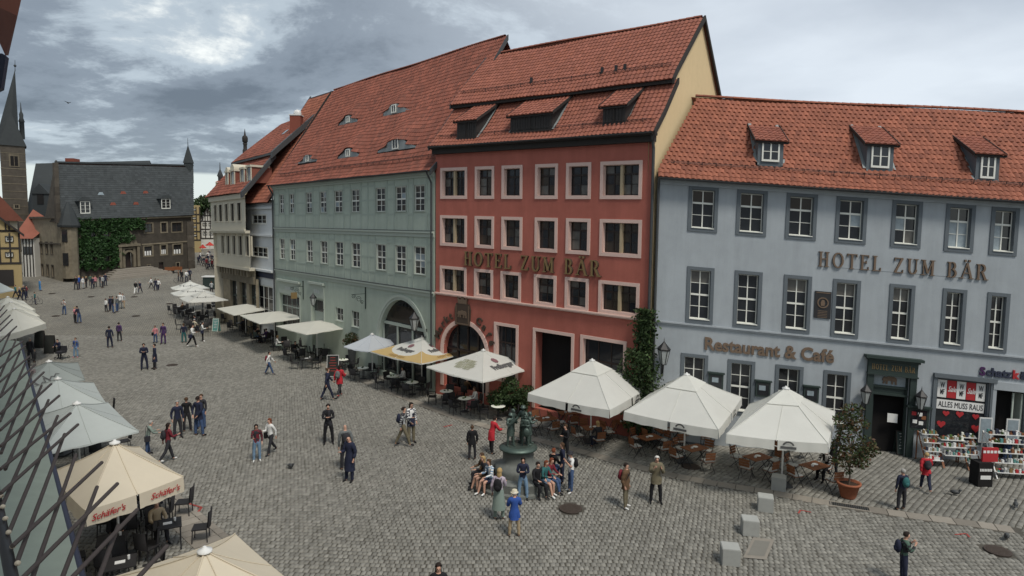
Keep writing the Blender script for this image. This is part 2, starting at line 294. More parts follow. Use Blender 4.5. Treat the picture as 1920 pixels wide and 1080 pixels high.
# serif capitals as strokes on a 0..1 high grid: (kind, data, width)
T_, t_ = .15, .065
SG = {
 'H': (.86, [((.2, 0), (.2, 1), T_), ((.66, 0), (.66, 1), T_), ((.2, .52), (.66, .52), t_)], [(.2, 0), (.2, 1), (.66, 0), (.66, 1)]),
 'T': (.80, [((.4, 0), (.4, 1), T_), ((.05, .965), (.75, .965), t_)], [(.4, 0)], [(.06, .8, .06, 1), (.74, .8, .74, 1)]),
 'E': (.74, [((.2, 0), (.2, 1), T_), ((.1, .965), (.62, .965), t_), ((.1, .035), (.64, .035), t_), ((.2, .52), (.48, .52), t_)], [(.2, 0), (.2, 1)], [(.62, .8, .62, 1), (.64, 0, .64, .22), (.48, .42, .48, .62)]),
 'L': (.72, [((.2, 0), (.2, 1), T_), ((.1, .035), (.62, .035), t_)], [(.2, 0), (.2, 1)], [(.62, 0, .62, .24)]),
 'Z': (.78, [((.1, .965), (.66, .965), t_), ((.1, .035), (.68, .035), t_), ((.62, .97), (.14, .03), T_)], [], [(.1, .78, .1, 1), (.68, 0, .68, .22)]),
 'M': (1.0, [((.18, 0), (.18, 1), t_), ((.82, 0), (.82, 1), T_), ((.18, 1), (.5, .12), T_), ((.5, .12), (.82, 1), t_)], [(.18, 0), (.82, 0), (.18, 1), (.82, 1)]),
 'A': (.90, [((.12, 0), (.45, 1), t_), ((.45, 1), (.78, 0), T_), ((.24, .36), (.66, .36), t_)], [(.12, 0), (.78, 0)]),
 'R': (.86, [((.2, 0), (.2, 1), T_), ((.46, .48), (.72, 0), T_)], [(.2, 0), (.2, 1), (.74, 0)], [], [(.36, .74, .24, .24, -90, 90, T_, t_)]),
 'B': (.80, [((.2, 0), (.2, 1), T_)], [(.2, 0), (.2, 1)], [], [(.36, .75, .2, .22, -90, 90, T_, t_), (.38, .27, .24, .25, -90, 90, T_, t_)]),
 'O': (.92, [], [], [], [(.46, .5, .34, .48, 0, 360, T_, t_)]),
 'U': (.86, [((.2, .3), (.2, 1), T_), ((.68, .3), (.68, 1), t_)], [(.2, 1), (.68, 1)], [], [(.44, .3, .24, .28, 180, 360, T_, t_)]),
 ' ': (.5, [], []), 'Ä': (.90, [((.12, 0), (.45, 1), t_), ((.45, 1), (.78, 0), T_), ((.24, .36), (.66, .36), t_)], [(.12, 0), (.78, 0)])}
def serif_letter(ch):
    g = SG[ch]; quads = []
    def st(p, q, w):
        d = Vector((q[0]-p[0], q[1]-p[1])); L = d.length; d /= L; nn = Vector((-d.y, d.x))*w/2; a = Vector(p); b = Vector(q)
        if abs(d.x) > .15 and abs(d.y) > .15: nn = Vector((w/2/max(abs(d.y), .3), 0))*(1 if d.y < 0 else -1)
        quads.append([a-nn, b-nn, b+nn, a+nn])
    for p, q, w in g[1]: st(p, q, w)
    for x, y in g[2]:
        y0 = .0 if y < .5 else .945; quads.append([Vector((x-.16, y0)), Vector((x+.16, y0)), Vector((x+.16, y0+.055)), Vector((x-.16, y0+.055))])
    if len(g) > 3:
        for x0, y0, x1, y1 in g[3]: st((x0, y0), (x1, y1), .06)
    if len(g) > 4:
        for cx, cy, rx, ry, a0, a1, tw, th in g[4]:
            k = 14 if a1-a0 > 200 else 8; P = []
            for i in range(k+1):
                a = math.radians(a0+(a1-a0)*i/k); w = th+(tw-th)*abs(math.cos(a)); P.append((Vector((cx+(rx-w/2)*math.cos(a), cy+(ry-w/2)*math.sin(a))), Vector((cx+(rx+w/2)*math.cos(a), cy+(ry+w/2)*math.sin(a)))))
            for (a, b), (c, d) in zip(P, P[1:]): quads.append([a, b, d, c])
    if ch in ('Ä',):
        for x in (.31, .59): quads.append([Vector((x-.07, 1.08)), Vector((x+.07, 1.08)), Vector((x+.07, 1.22)), Vector((x-.07, 1.22))])
    return g[0], quads
def serif_word(fac, parent, txt, u0, u1, zl, hgt_, mt, side, depth=.07, o0=.01, name='letter'):
    adv = sum(serif_letter(c)[0]+.16 for c in txt); k = (u1-u0)/adv; u = u0
    for c in txt:
        wd, qs = serif_letter(c)
        if qs:
            m = wallm(fac)
            for i, q in enumerate(qs):
                dd = o0+depth+.0015*i
                m.prism([(u+p.x*k, zl+p.y*hgt_) for p in q], o0, dd, 0, 1)
            m.build(name, [mt, side], parent)
        u += (wd+.16)*k
# ------------------------------------------------------------------ facade tools
def _area(P): return sum(P[i][0]*P[(i+1) % len(P)][1]-P[(i+1) % len(P)][0]*P[i][1] for i in range(len(P)))
_pr = MB.prism
def _prism(s, poly, c0, c1, mi=0, mi2=None, var=0.0):
    poly = [(p[0], p[1]) for p in poly]
    if _area(poly) < 0: poly = poly[::-1]
    if c0 > c1: c0, c1 = c1, c0
    return _pr(s, poly, c0, c1, mi, mi2, var)
MB.prism = _prism
def main_fac(a, d, sl):
    a = math.radians(a); n = Vector((math.cos(a), math.sin(a))); return Fac(n*d, (math.sin(a), -math.cos(a)), -sl)
FB, FR, FG = main_fac(81.09, 29.706, .0706), main_fac(52.05, 26.889, .0274), main_fac(42.65, 22.160, .0115)
def pxrect(fac, x0, y0, x1, y1, o=0):          # outer rectangle from two opposite corners in the survey picture
    a = fac.px(x0, y0, o); b = fac.px(x1, y1, o); return a[0], b[0], b[1], a[1]      # u0,u1,z0,z1
def wall_grid(fac, u0, u1, z0, z1, holes, o=0.0, depth=.28):
    m = wallm(fac); us = sorted({u0, u1, *[h[0] for h in holes], *[h[1] for h in holes]}); zs = sorted({z0, z1, *[h[2] for h in holes], *[h[3] for h in holes]})
    for a, b in zip(us, us[1:]):
        for c, d in zip(zs, zs[1:]):
            if any(h[0]-1e-6 <= a and b <= h[1]+1e-6 and h[2]-1e-6 <= c and d <= h[3]+1e-6 for h in holes): continue
            m.quad((a, c, o), (b, c, o), (b, d, o), (a, d, o))
    for h in holes:
        a, b, c, d = h[:4]; q = o-depth
        m.quad((a, c, o), (a, d, o), (a, d, q), (a, c, q)); m.quad((b, c, q), (b, d, q), (b, d, o), (b, c, o))
        m.quad((a, d, o), (b, d, o), (b, d, q), (a, d, q)); m.quad((a, c, q), (b, c, q), (b, c, o), (a, c, o))
    return m
def window(fac, parent, r, trim, mtrim, mframe, cols, rows, name='window', sill=True, fw=.055, o=-.15, glass=None, split_panes=False, mull=None, trimo=.045, transom=None, bars=None, label=None):
    """r = outer rectangle (with surround); rows = list of relative heights from the bottom; transom = index of the thick cross bar"""
    u0, u1, z0, z1 = r; a, b, c, d = u0+trim, u1-trim, z0+trim, z1-trim; E = []
    m = wallm(fac); f2 = fw*.95
    m.box(a, a+f2, c, d, o-.05, o); m.box(b-f2, b, c, d, o-.05, o); m.box(a+f2, b-f2, d-f2, d, o-.05, o); m.box(a+f2, b-f2, c, c+f2*1.35, o-.05, o)
    ia, ib, ic, id_ = a+f2, b-f2, c+f2*1.35, d-f2; W_ = ib-ia; Hh = id_-ic; tot = sum(rows); zc = [ic]; 
    for h in rows: zc.append(zc[-1]+Hh*h/tot)
    mw = fw*.85
    ucs = [ia+W_*i/cols for i in range(cols+1)]
    for i in range(1, cols): m.box(ucs[i]-mw/2, ucs[i]+mw/2, ic, id_, o-.045, o+.004)
    for j in range(1, len(rows)):
        th = fw*1.5 if transom == j else .026
        m.box(ia, ib, zc[j]-th/2, zc[j]+th/2, o-.04, o+(.012 if transom == j else -.006))
    fr = m.build(name, mframe, parent, label=label)
    if trim > 0:
        t = wallm(fac); t.box(u0, a, z0, z1, -.02, trimo); t.box(b, u1, z0, z1, -.02, trimo); t.box(a, b, d, z1, -.02, trimo-.003); t.box(a, b, z0, c, -.02, trimo-.003)
        if trim > .14: t.box(a, a+.02, c, d, o, -.02); t.box(b-.02, b, c, d, o, -.02); t.box(a+.02, b-.02, d-.02, d, o, -.02); t.box(a+.02, b-.02, c, c+.02, o, -.02)
        t.build('surround', mtrim, fr)
    if sill:
        t = wallm(fac); t.box(a, b, c, c+.035, o, trimo+.03); t.build('sill', mframe if trim > .1 and mframe is M['white'] else mtrim, fr)
    gm = glass or M['glass']
    if split_panes:
        for j in range(len(rows)):
            for i in range(cols):
                g = gm[(j*cols+i) % len(gm)] if isinstance(gm, list) else gm
                wallm(fac).box(ucs[i], ucs[i+1], zc[j], zc[j+1], o-.035, o-.028).build('pane', g, fr)
    else:
        g = gm[0] if isinstance(gm, list) else gm
        wallm(fac).box(ia, ib, ic, id_, o-.035, o-.028).build('pane', g, fr)
    if mull is not None:
        wallm(fac).box((a+b)/2-.065, (a+b)/2+.065, c, d, o-.03, -.05).build('mullion', mull, fr)
    return fr, (a, b, c, d)
TILES = {}
def roof_tiles(fac, parent, prof, ul, ur, tw, rh, mt, skip=None, lift=None, eave_over=0.0, amp=.055, parts=0, name='tile', name2='tiles', bed=True):
    """tiles laid in courses on the polyline profile prof [(o,z)] from the eave up; ul(r), ur(r): left and right limits at slope distance r"""
    seg = []; R0 = 0
    for (a, za), (b, zb) in zip(prof, prof[1:]):
        L = math.hypot(b-a, zb-za); seg.append((R0, R0+L, a, za, (b-a)/L, (zb-za)/L)); R0 += L
    def P(u, r, h):
        for s0, s1, a, za, do, dz in seg:
            if r <= s1+1e-6 or s1 == R0: return (u, za+dz*(r-s0)-do*h, a+do*(r-s0)+dz*h)
    def LF(u, r): return (lift(u, r) if lift else 0.0)+(.035*math.sin(u*.41+r*.3)+.02*math.sin(u*1.1-r*.5) if ur(0)-ul(0) > 6 else 0)
    m = wallm(fac); n = int(R0/rh); single = []; K = 4; cs = [(k/K, amp*(math.sin(math.pi*2*k/K-1.2)*.5+.5)) for k in range(K+1)]
    for j in range(n):
        r = j*rh; a, b = ul(r+rh/2), ur(r+rh/2); cnt = max(1, round((b-a)/tw)); w = (b-a)/cnt
        for i in range(cnt):
            u = a+i*w; uc = u+w/2
            if skip and skip(uc, r+rh/2): continue
            l0, l1 = LF(uc, r), LF(uc, r+rh)
            jit = random.uniform(-.006, .006); vs = []
            for x, h in cs: vs.append(P(u+x*w, r-.02+jit, h+.030+LF(u+x*w, r)))
            for x, h in cs: vs.append(P(u+x*w, r+rh*1.02, h*.9+.004+LF(u+x*w, r+rh)))
            for x, h in cs: vs.append(P(u+x*w, r-.02+jit, -.004+LF(u+x*w, r)))
            fs = [(k, k+1, K+2+k, K+1+k) for k in range(K)]+[(2*K+2+k, 2*K+3+k, k+1, k) for k in range(K)]
            if parts and len(single) < parts and r < R0*.5 and (uc > parts_from[0]): single.append((vs, fs)); continue
            m.add(vs, fs, 0, var=random.random())
    st_ = m.build(name2, mt, parent, kind='stuff')
    base = None
    for vs, fs in single:
        org = fac.w(*vs[0]); off = [fac.w(*v)-org for v in vs]
        key = round(off[K].length, 3), round(off[K+1].length, 2)
        if key not in TILES:
            mm = MB(); mm.add([tuple(q) for q in off], fs, 0, var=.001); TILES[key] = mm.mesh(name, [mt])
        ob = bpy.data.objects.new(name, TILES[key]); COL.objects.link(ob); ob.parent = parent; ob.location = org-loc_of(parent); WL[ob.name] = org
    if bed:
        q = wallm(fac); k = 24 if lift else 1; nr = 24 if lift else 1; brk = sorted({0, R0, *[s_[0] for s_ in seg], *[R0*i/nr for i in range(nr+1)]})
        for ra, rb in zip(brk, brk[1:]):
            for i in range(k):
                ua0, ua1 = ul(ra)+(ur(ra)-ul(ra))*i/k, ul(ra)+(ur(ra)-ul(ra))*(i+1)/k; ub0, ub1 = ul(rb)+(ur(rb)-ul(rb))*i/k, ul(rb)+(ur(rb)-ul(rb))*(i+1)/k
                uc, rc = (ua0+ub1)/2, (ra+rb)/2
                q.quad(P(ua0, ra, -.10), P(ua1, ra, -.10), P(ub1, rb, -.10), P(ub0, rb, -.10))
        q.build('roof_deck', M['tilebed'], parent)
    return P, R0
parts_from = [-1e9]
def ridge_tiles(fac, parent, u0, u1, z, o, mt, step=.38, r=.11):
    m = wallm(fac); n = int((u1-u0)/step)
    for i in range(n):
        a = u0+i*step; K = 6
        vs = [(a+(.0 if e == 0 else step*1.04), z+.03*math.sin(a*.5)+math.sin(math.pi*k/K)*r*(1.0 if e == 0 else .88)-.02, o+math.cos(math.pi*k/K)*r*1.2*(1 if e == 0 else .9)) for e in (0, 1) for k in range(K+1)]
        m.add(vs, [(k, k+1, K+2+k, K+1+k)[::-1] for k in range(K)]+[tuple(range(K+1))], 0, var=random.random())
    m.build('ridge_tiles', mt, parent, kind='stuff')
def body(fac, parent, u0, u1, z0, z1, o0, o1, m_, gable=None):   # rear volume of a building: sides and back
    m = wallm(fac); m.quad((u0, z0, o1), (u0, z0, o0), (u0, z1, o0), (u0, z1, o1)); m.quad((u1, z0, o0), (u1, z0, o1), (u1, z1, o1), (u1, z1, o0))
    m.quad((u1, z0, o1), (u0, z0, o1), (u0, z1, o1), (u1, z1, o1)); m.quad((u0, z1, o0), (u1, z1, o0), (u1, z1, o1), (u0, z1, o1)); m.build('rear_wall', m_, parent)
    q = wallm(fac); q.quad((u0, z0, -.6), (u1, z0, -.6), (u1, z1, -.6), (u0, z1, -.6)); q.build('dark_interior', M['shadowin'], parent)  # near-black sheet stands for the shade of the rooms behind
def shed_dormer(fac, parent, prof, u0, u1, of, ztop, mwall, mtile, rise=.42, wood=True, win=None, tw=.24, rh=.32):
    """dormer with front at offset of; its roof runs back up to the main roof"""
    zf = profz(prof, of); d = bpy.data.objects.new('dormer', None); COL.objects.link(d); d.parent = parent; base = fac.w((u0+u1)/2, zf, of); d.location = base-loc_of(parent); WL[d.name] = base
    ob = of
    while ob > prof[-1][0]+.02 and ztop+(of-ob)*rise > profz(prof, ob)-.02: ob -= .02
    m = wallm(fac)
    m.quad((u0, zf-.1, of), (u1, zf-.1, of), (u1, ztop, of), (u0, ztop, of))
    for u in (u0, u1):
        k = 6; low = [(u, profz(prof, of+(ob-of)*i/k)-.08, of+(ob-of)*i/k) for i in range(k+1)]; up = [(u, ztop+(-(ob-of)*i/k)*rise, of+(ob-of)*i/k) for i in range(k+1)]
        for i in range(k): m.add([low[i], low[i+1], up[i+1], up[i]], [(0, 1, 2, 3)])
    m.build('cheek', mwall, d)
    if wood:
        b = wallm(fac); n = max(2, int((u1-u0)/.16)); w = (u1-u0)/n
        for i in range(n): wallm(fac).box(u0+i*w+.012, u0+(i+1)*w-.012, zf, ztop-.05, of, of+.02+.008*(i % 2)).build('plank', mwall, d)
        wallm(fac).box((u0+u1)/2-.03, (u0+u1)/2+.03, zf, ztop, of+.028, of+.06).box(u0-.02, u1+.02, zf-.02, zf+.06, of+.028, of+.08).build('frame', M['timber'], d)
    k = 8
    for u, s_ in ((u1, 1), (u0, -1)):
        l = wallm(fac); l.box(min(u, u-.06*s_), max(u, u-.06*s_), zf-.06, zf+.02, of-.1, of+.03)
        for i in range(k):
            oa, oc = of+(ob-of)*i/k, of+(ob-of)*(i+1)/k
            l.add([(u, profz(prof, oa)+.06, oa), (u+.13*s_, profz(prof, oa)+.06, oa), (u+.13*s_, profz(prof, oc)+.06, oc), (u, profz(prof, oc)+.06, oc)], [(0, 1, 2, 3)])
        l.build('flashing', M['lead'], d)
    ov = .16; pr = [(of+ov, ztop-ov*rise+.02), (ob, ztop+(of-ob)*rise+.02)]
    roof_tiles(fac, d, pr, lambda r: u0-ov, lambda r: u1+ov, tw, rh, mtile, name2='dormer_tiles')
    b = wallm(fac); L = of+ov-ob
    for u in (u0-ov-.03, u1+ov): b.add([(u, pr[0][1]-.10, of+ov), (u+.03, pr[0][1]-.10, of+ov), (u+.03, pr[0][1]+.06, of+ov), (u, pr[0][1]+.06, of+ov), (u, pr[1][1]-.10, ob), (u+.03, pr[1][1]-.10, ob), (u+.03, pr[1][1]+.06, ob), (u, pr[1][1]+.06, ob)], BOXF)
    b.box(u0-ov, u1+ov, pr[0][1]-.11, pr[0][1]-.03, of+ov-.07, of+ov-.04); b.build('bargeboard', M['timber'], d)
    if win: win(d, zf, ztop)
    return d
def snow_guard(fac, parent, P, u0, u1, r, step=.9):
    m = wallm(fac)
    for h in (.10, .17): a = P(u0, r, h); b = P(u1, r, h); m.tube(a, b, .012, .012, 5)
    u = u0+.3
    while u < u1: m.tube(P(u, r-.12, .02), P(u, r, .22), .014, .014, 5); m.tube(P(u, r+.2, .03), P(u, r, .19), .01, .01, 4); u += step
    m.build('snow_guard', M['iron'], parent)
def eave_gutter(fac, parent, u0, u1, z, o, r=.075, mt=None):
    m = wallm(fac); K = 6
    vs = [(u, z-math.sin(math.pi*k/K)*r, o+math.cos(math.pi*k/K)*r) for u in (u0, u1) for k in range(K+1)]
    m.add(vs, [(k, k+1, K+2+k, K+1+k) for k in range(K)]); m.build('gutter', mt or M['gutter'], parent)
def downpipe(fac, parent, pts, r=.055): 
    m = wallm(fac); m.path(pts, r, 8); m.build('downpipe', M['gutter'], parent)
# ------------------------------------------------------------------ blue-grey hotel
s3 = 2.743; s6 = 2.571
BW1 = [(197,499,341,738),(446,509,592,752),(701,519,848,769),(958,532,1104,786),(1246,551,1385,809)]
BW1 = [(1220+a/s3, 170+b/s3, 1220+c/s3, 170+d/s3) for a, b, c, d in BW1]+[(1600+1050/6, 340+242/6, 1600+1340/6, 340+810/6), (1600+1557/6, 340+297/6, 1600+1828/6, 340+862/6)]
BW2 = [(1220+a/s6, 450+b/s6, 1220+c/s6, 450+d/s6) for a, b, c, d in [(177,127,298,405),(407,145,528,430),(644,164,764,455),(881,183,998,477),(1154,207,1258,499),(1410,231,1505,525),(1625,254,1712,544)]]
BW3 = [(1220+a/s6, 450+b/s6, 1220+c/s6, 450+d/s6) for a, b, c, d in [(147,543,268,815),(373,573,493,850),(603,598,724,880),(835,625,952,905)]]
hb = thing('blue_grey_hotel', FB.w(12, -.2), 'pale blue grey hotel with slate window surrounds and orange pantile roof', 'hotel')
UL, UR = 2.0, 23.0; ZE = 12.40
r1 = [pxrect(FB, *q) for q in BW1]; r2 = [pxrect(FB, *q) for q in BW2]; r3 = [pxrect(FB, *q) for q in BW3]
z1a, z1b = sum(r[2] for r in r1)/7, sum(r[3] for r in r1)/7; z2a, z2b = sum(r[2] for r in r2)/7, sum(r[3] for r in r2)/7
r1 = [(a, b, z1a, z1b) for a, b, _, _ in r1]; r2 = [(a, b, z2a, z2b) for a, b, _, _ in r2]
w3 = (z2b-z2a); r3 = [(a, b, z1-w3*.98, z1) for a, b, _, z1 in r3]
# extra windows beyond the right-hand frame edge
r1.append((r1[6][1]+1.25, r1[6][1]+2.15, z1a, z1b)); r2.append((r2[6][1]+1.05, r2[6][1]+2.0, z2a, z2b))
dr = pxrect(FB, 1637, 700, 1697, 842); dr = (dr[0], dr[1], -.9, FB.px(1665, 702)[1])
sw = pxrect(FB, 1757, 712, 1852, 850); sw = (FB.px(1757, 712)[0], FB.px(1868, 740)[0]-.25, FB.px(1790, 828)[1], FB.px(1800, 712)[1])
sd_ = (sw[1]+.22, sw[1]+1.45, -1.6, sw[3]-.25)
tb = .15
holes = [(a+tb, b-tb, c+tb, d-tb) for a, b, c, d in r1+r2+r3]+[dr, sw, sd_]
wall_grid(FB, UL, UR, -2.2, ZE+.0, holes).build('wall', M['blue'], hb)
body(FB, hb, UL+.02, UR, -2.2, ZE-.1, 0, -9, M['blue'])
CUR = {3: [M['glass'], M['glass'], M['glass'], M['curtain'], M['glass'], M['glass']], 5: [M['curtain'], M['curtain'], M['curtain'], M['curtain'], M['glass'], M['glass']], 4: [M['glass'], M['curtain2'], M['curtain'], M['glass'], M['glass'], M['glass']], 6: [M['curtain'], M['glass'], M['curtain'], M['glass'], M['glass'], M['glass']]}
for i, r in enumerate(r1): window(FB, hb, r, tb, M['bluetrim'], M['white'], 2, [1, 1, 1], split_panes=True, transom=2, glass=CUR.get(i, [M['glass']]*4+[M['glasswarm']]*2))
for i, r in enumerate(r2): window(FB, hb, r, tb, M['bluetrim'], M['white'], 2, [1, 1, 1, 1], split_panes=True, transom=2, glass=[M['glass']]*6+[M['curtain2'] if i in (0, 2, 3, 4) else M['glass']]*2)
for i, r in enumerate(r3): window(FB, hb, r, tb, M['bluetrim'], M['white'], 2, [1, 1, 1, 1], split_panes=True, transom=2)
zl = FB.px(1500, 629)[1]; m = wallm(FB)                                # string course, cornice
m.box(UL, UR, zl-.10, zl-.02, -.01, .05); m.box(UL, UR, zl-.02, zl+.05, -.01, .11); m.build('string_course', M['blue'], hb)
m = wallm(FB); m.box(UL, UR, ZE-.28, ZE-.16, -.01, .07); m.box(UL, UR, ZE-.16, ZE-.02, -.01, .17); m.build('cornice', M['blue'], hb)
m = wallm(FB); m.box(dr[1]+.5, sw[0]-.1, -2.2, .55, -.01, .05); m.box(UL, dr[0]-.3, -2.2, .35, -.01, .05); m.build('plinth', M['bluetrim'], hb)
PB = [(.38, ZE-.02), (.0, ZE+.36), (-3.45, 16.80)]; PBb = [(-3.45, 16.80), (-7.4, 12.6)]
ul = lambda r: UL-.02+.62*max(0, r-.5)*.62
def zof(px, py): return FB.onprof(px, py, PB)
DORM = [((1418, 1468), 306, 262), ((1622, 1674), 318, 268), ((1826, 1872), 338, 287)]
dd = []
for (xa, xb), yb, yt in DORM:
    ua, oo, zb_ = zof(xa+2, yb); ub = FB.px(xb, yb, oo)[0]; dd.append((ua, ub, oo, FB.px((xa+xb)/2, yt, oo)[1]))
def skipb(u, r):
    rr = r*math.cos(math.radians(50))
    for ua, ub, oo, zt in dd:
        o_ = .38-.53*min(r, .53)/.53*.7 if r < .5 else -(r-.53)*.643
        if ua < u < ub and o_ < oo+.05 and o_ > oo-(zt-profz(PB, oo))/(1.19-.53)+.12: return True
parts_from[0] = 13.4
Pb, Rb = roof_tiles(FB, hb, PB, ul, lambda r: UR-.0-(0 if r < 3 else (r-3)*.25), .235, .285, M['tile'], skip=skipb, parts=300)
parts_from[0] = -1e9
roof_tiles(FB, hb, PBb[::-1], lambda r: UL+1.6, lambda r: UR, .3, .4, M['tile'], name2='rear_tiles') if False else wallm(FB).quad((UR, 16.78, -3.45), (UL+1.2, 16.78, -3.45), (UL+1.2, 12.6, -7.4), (UR, 12.6, -7.4)).build('rear_roof', M['tile'], hb)
ridge_tiles(FB, hb, ul(Rb)-.1, UR-.6, 16.82, -3.47, M['tile'], .36)
snow_guard(FB, hb, Pb, UL+.4, UR, .95, .62); eave_gutter(FB, hb, UL, UR, ZE-.02, .47)
wallm(FB).box(UL, UR, ZE-.05, ZE+.04, .17, .40).build('soffit', M['timber'], hb)
for ua, ub, oo, zt in dd:
    def wn(d, zf, zt_, ua=ua, ub=ub, oo=oo):
        w = .17; window(FB, d, (ua+w, ub-w, zf+.10, zt_-.10), .0, M['white'], M['white'], 2, [1, 1], 'dormer_window', sill=False, o=oo+.06, split_panes=False, fw=.07, glass=M['curtain'] if ua > 17 else M['glass'])
    shed_dormer(FB, hb, PB, ua, ub, oo, zt, M['bluetrim'], M['tilered'], rise=.53, wood=False, win=wn)
# entrance with glazed fanlight
mz = M['greendark']; m = wallm(FB); wdt = .26
m.box(dr[0]-wdt, dr[0], -1, dr[3], -.02, .12); m.box(dr[1], dr[1]+wdt, -1, dr[3], -.02, .12); m.box(dr[0]-wdt, dr[1]+wdt, dr[3], dr[3]+.62, -.02, .14)
m.box(dr[0]-wdt-.06, dr[1]+wdt+.06, dr[3]+.60, dr[3]+.70, -.02, .22); m.box(dr[0]-wdt-.16, dr[1]+wdt+.16, dr[3]+.70, dr[3]+.82, -.02, .34); m.box(dr[0]-wdt-.03, dr[1]+wdt+.03, dr[3]-.04, dr[3]+.03, -.02, .19)
df = m.build('door_case', mz, hb)
serif_word(FB, df, 'HOTEL ZUM BÄR', dr[0]-.12, dr[1]+.16, dr[3]+.2, .24, M['goldletter'], M['letterdark'], .012, .142)
m = wallm(FB); m.box(dr[0], dr[1], dr[3]-.62, dr[3]-.52, -.2, -.08); m.box(dr[0], dr[1], dr[3]-.95, dr[3]-.86, -.2, -.05); m.box(dr[0], dr[0]+.09, -1, dr[3], -.2, -.1); m.box(dr[1]-.09, dr[1], -1, dr[3], -.2, -.1); m.build('door_frame', mz, hb)
fl = wallm(FB); fl.box(dr[0]+.09, dr[1]-.09, dr[3]-.52, dr[3]-.04, -.16, -.14); fl = fl.build('fanlight', M['curtain'], hb)
def bear(fac, parent, uc, zc, L, o, mt, name='bear_figure', d=.03):
    P = [(-.5,.02),(-.47,.12),(-.40,.20),(-.33,.24),(-.30,.20),(-.2,.24),(-.05,.30),(.12,.27),(.28,.27),(.40,.22),(.47,.10),(.46,-.05),(.48,-.28),(.36,-.28),(.33,-.08),(.24,-.05),(.22,-.28),(.12,-.28),(.10,-.04),(-.12,-.04),(-.14,-.28),(-.26,-.28),(-.25,-.06),(-.32,-.12),(-.36,-.28),(-.47,-.26),(-.42,-.06),(-.5,-.04)]
    wallm(fac).prism([(uc+x*L, zc+y*L) for x, y in P], o, o+d).build(name, mt, parent)
bear(FB, fl, (dr[0]+dr[1])/2, dr[3]-.28, .62, -.138, M['brownletter'])
wallm(FB).box(dr[0]+.1, dr[1]-.1, dr[3]-.86, dr[3]-.62, -.18, -.15).build('transom_panel', mz, hb)
wallm(FB).box(dr[0]+.1, dr[1]-.1, -1, dr[3]-.95, -1.6, -1.55).build('doorway_shade_sheet', M['shadowin'], hb)  # black sheet closes the doorway, its shade put into the colour
dn = wallm(FB); dn.box(dr[0]+.1, dr[0]+.16, -.2, dr[3]-.95, -1.1, -.2); dn.build('door_leaf', mz, hb)
pa = FB.px(1673, 784, -.25); wallm(FB).box(pa[0]-.2, pa[0]+.22, pa[1]-.2, pa[1]+.2, -.27, -.255).build('notice', M['paper'], hb)
m = wallm(FB); m.box(dr[0]-.3, dr[1]+.3, -1, .12+.0, .0, .45); m.build('door_step', M['slab'], hb)
# shop window with sale posters
m = wallm(FB); a, b, c, d = sw
m.box(a-.16, a, c-.1, d+.14, -.02, .07); m.box(b, b+.2, c-.1, d+.14, -.02, .07); m.box(a-.16, b+.2, d+.02, d+.2, -.02, .13); m.box(a, a+.08, c, d, -.16, -.1); m.box(b-.08, b, c, d, -.16, -.1); m.box(a, b, d-.07, d+.02, -.16, -.1); m.box(a, b, c, c+.08, -.16, .04)
sf = m.build('shop_window', M['bluetrim'], hb); wallm(FB).box(a+.08, b-.08, c+.08, d-.07, -.15, -.14).build('pane', M['glass'], sf)
hgt1 = (d-c)*.28; zt = d-.10; cw = (b-a-.2)/5
for i in range(5):
    u_ = a+.1+i*cw; pn = wallm(FB).box(u_, u_+cw-.02, zt-hgt1, zt, -.135, -.12).build('poster', M['printred'] if i % 2 else M['paper'], sf)
    def put(txt, uc, zc, size, mt, o, par, nm='lettering', bold=.0, shear=0, ext=.004, sx=1.0, rot=0, arc=None, fac=FB):
        vs, fs = txt if isinstance(txt, tuple) else text_polys(txt, size, ext, bold, shear); mm = wallm(fac); cr_, sr_ = math.cos(rot), math.sin(rot)
        mm.add([(uc+(x*sx*cr_-y*sr_), zc+(x*sx*sr_+y*cr_), o+z) for x, y, z in vs], fs); return mm.build(nm, mt, par)
    if i % 2 == 0: put('W', u_+cw/2, zt-hgt1*.30, hgt1*.44, M['printblack'], -.113, pn, bold=.004, sx=.50); put('MF', u_+cw/2, zt-hgt1*.70, hgt1*.42, M['printblack'], -.113, pn, bold=.004, sx=.42)
    else: put('Sale', u_+cw/2, zt-hgt1*.5, hgt1*.44, M['paper'], -.113, pn, bold=.004, shear=.35, sx=.62)
bn = wallm(FB).box(a+.1, b-.12, zt-hgt1-.52, zt-hgt1-.10, -.135, -.12).build('banner', M['paper'], sf); put('ALLES MUSS RAUS', (a+b)/2, zt-hgt1-.31, .36, M['printblack'], -.113, bn, bold=.0, sx=.62)
def heart(fac, par, uc, zc, s, o, mt):
    P = [(.5*(16*math.sin(t)**3)/16*s, .5*(13*math.cos(t)-5*math.cos(2*t)-2*math.cos(3*t)-math.cos(4*t))/16*s) for t in [2*math.pi*k/18 for k in range(18)]]
    wallm(fac).prism([(uc+x, zc+y) for x, y in P], o, o+.01).build('heart_sticker', mt, par)
for fx, fy, s in ((.24, .43, .28), (.16, .25, .36), (.5, .44, .32), (.80, .43, .28), (.82, .24, .38)): heart(FB, sf, a+(b-a)*fx, c+(d-c)*fy, s, -.13, M['printred'])
for k in range(3): wallm(FB).box(a+.15, b-.15, c+.1+k*.35, c+.13+k*.35, -.5, -.2).build('display_shelf', M['alu'], sf)
m = wallm(FB); a2, b2, c2, d2 = sd_; m.box(a2-.14, a2, c2, d2+.14, -.02, .08); m.box(b2, b2+.2, c2, d2+.14, -.02, .08); m.box(a2-.14, b2+.2, d2, d2+.35, -.02, .10); m.build('shop_door_case', M['blue'], hb)
wallm(FB).box(a2, b2, c2, d2, -1.2, -1.15).build('shop_door_shade_sheet', M['shadowin'], hb)  # shade inside the shop door painted as a black sheet
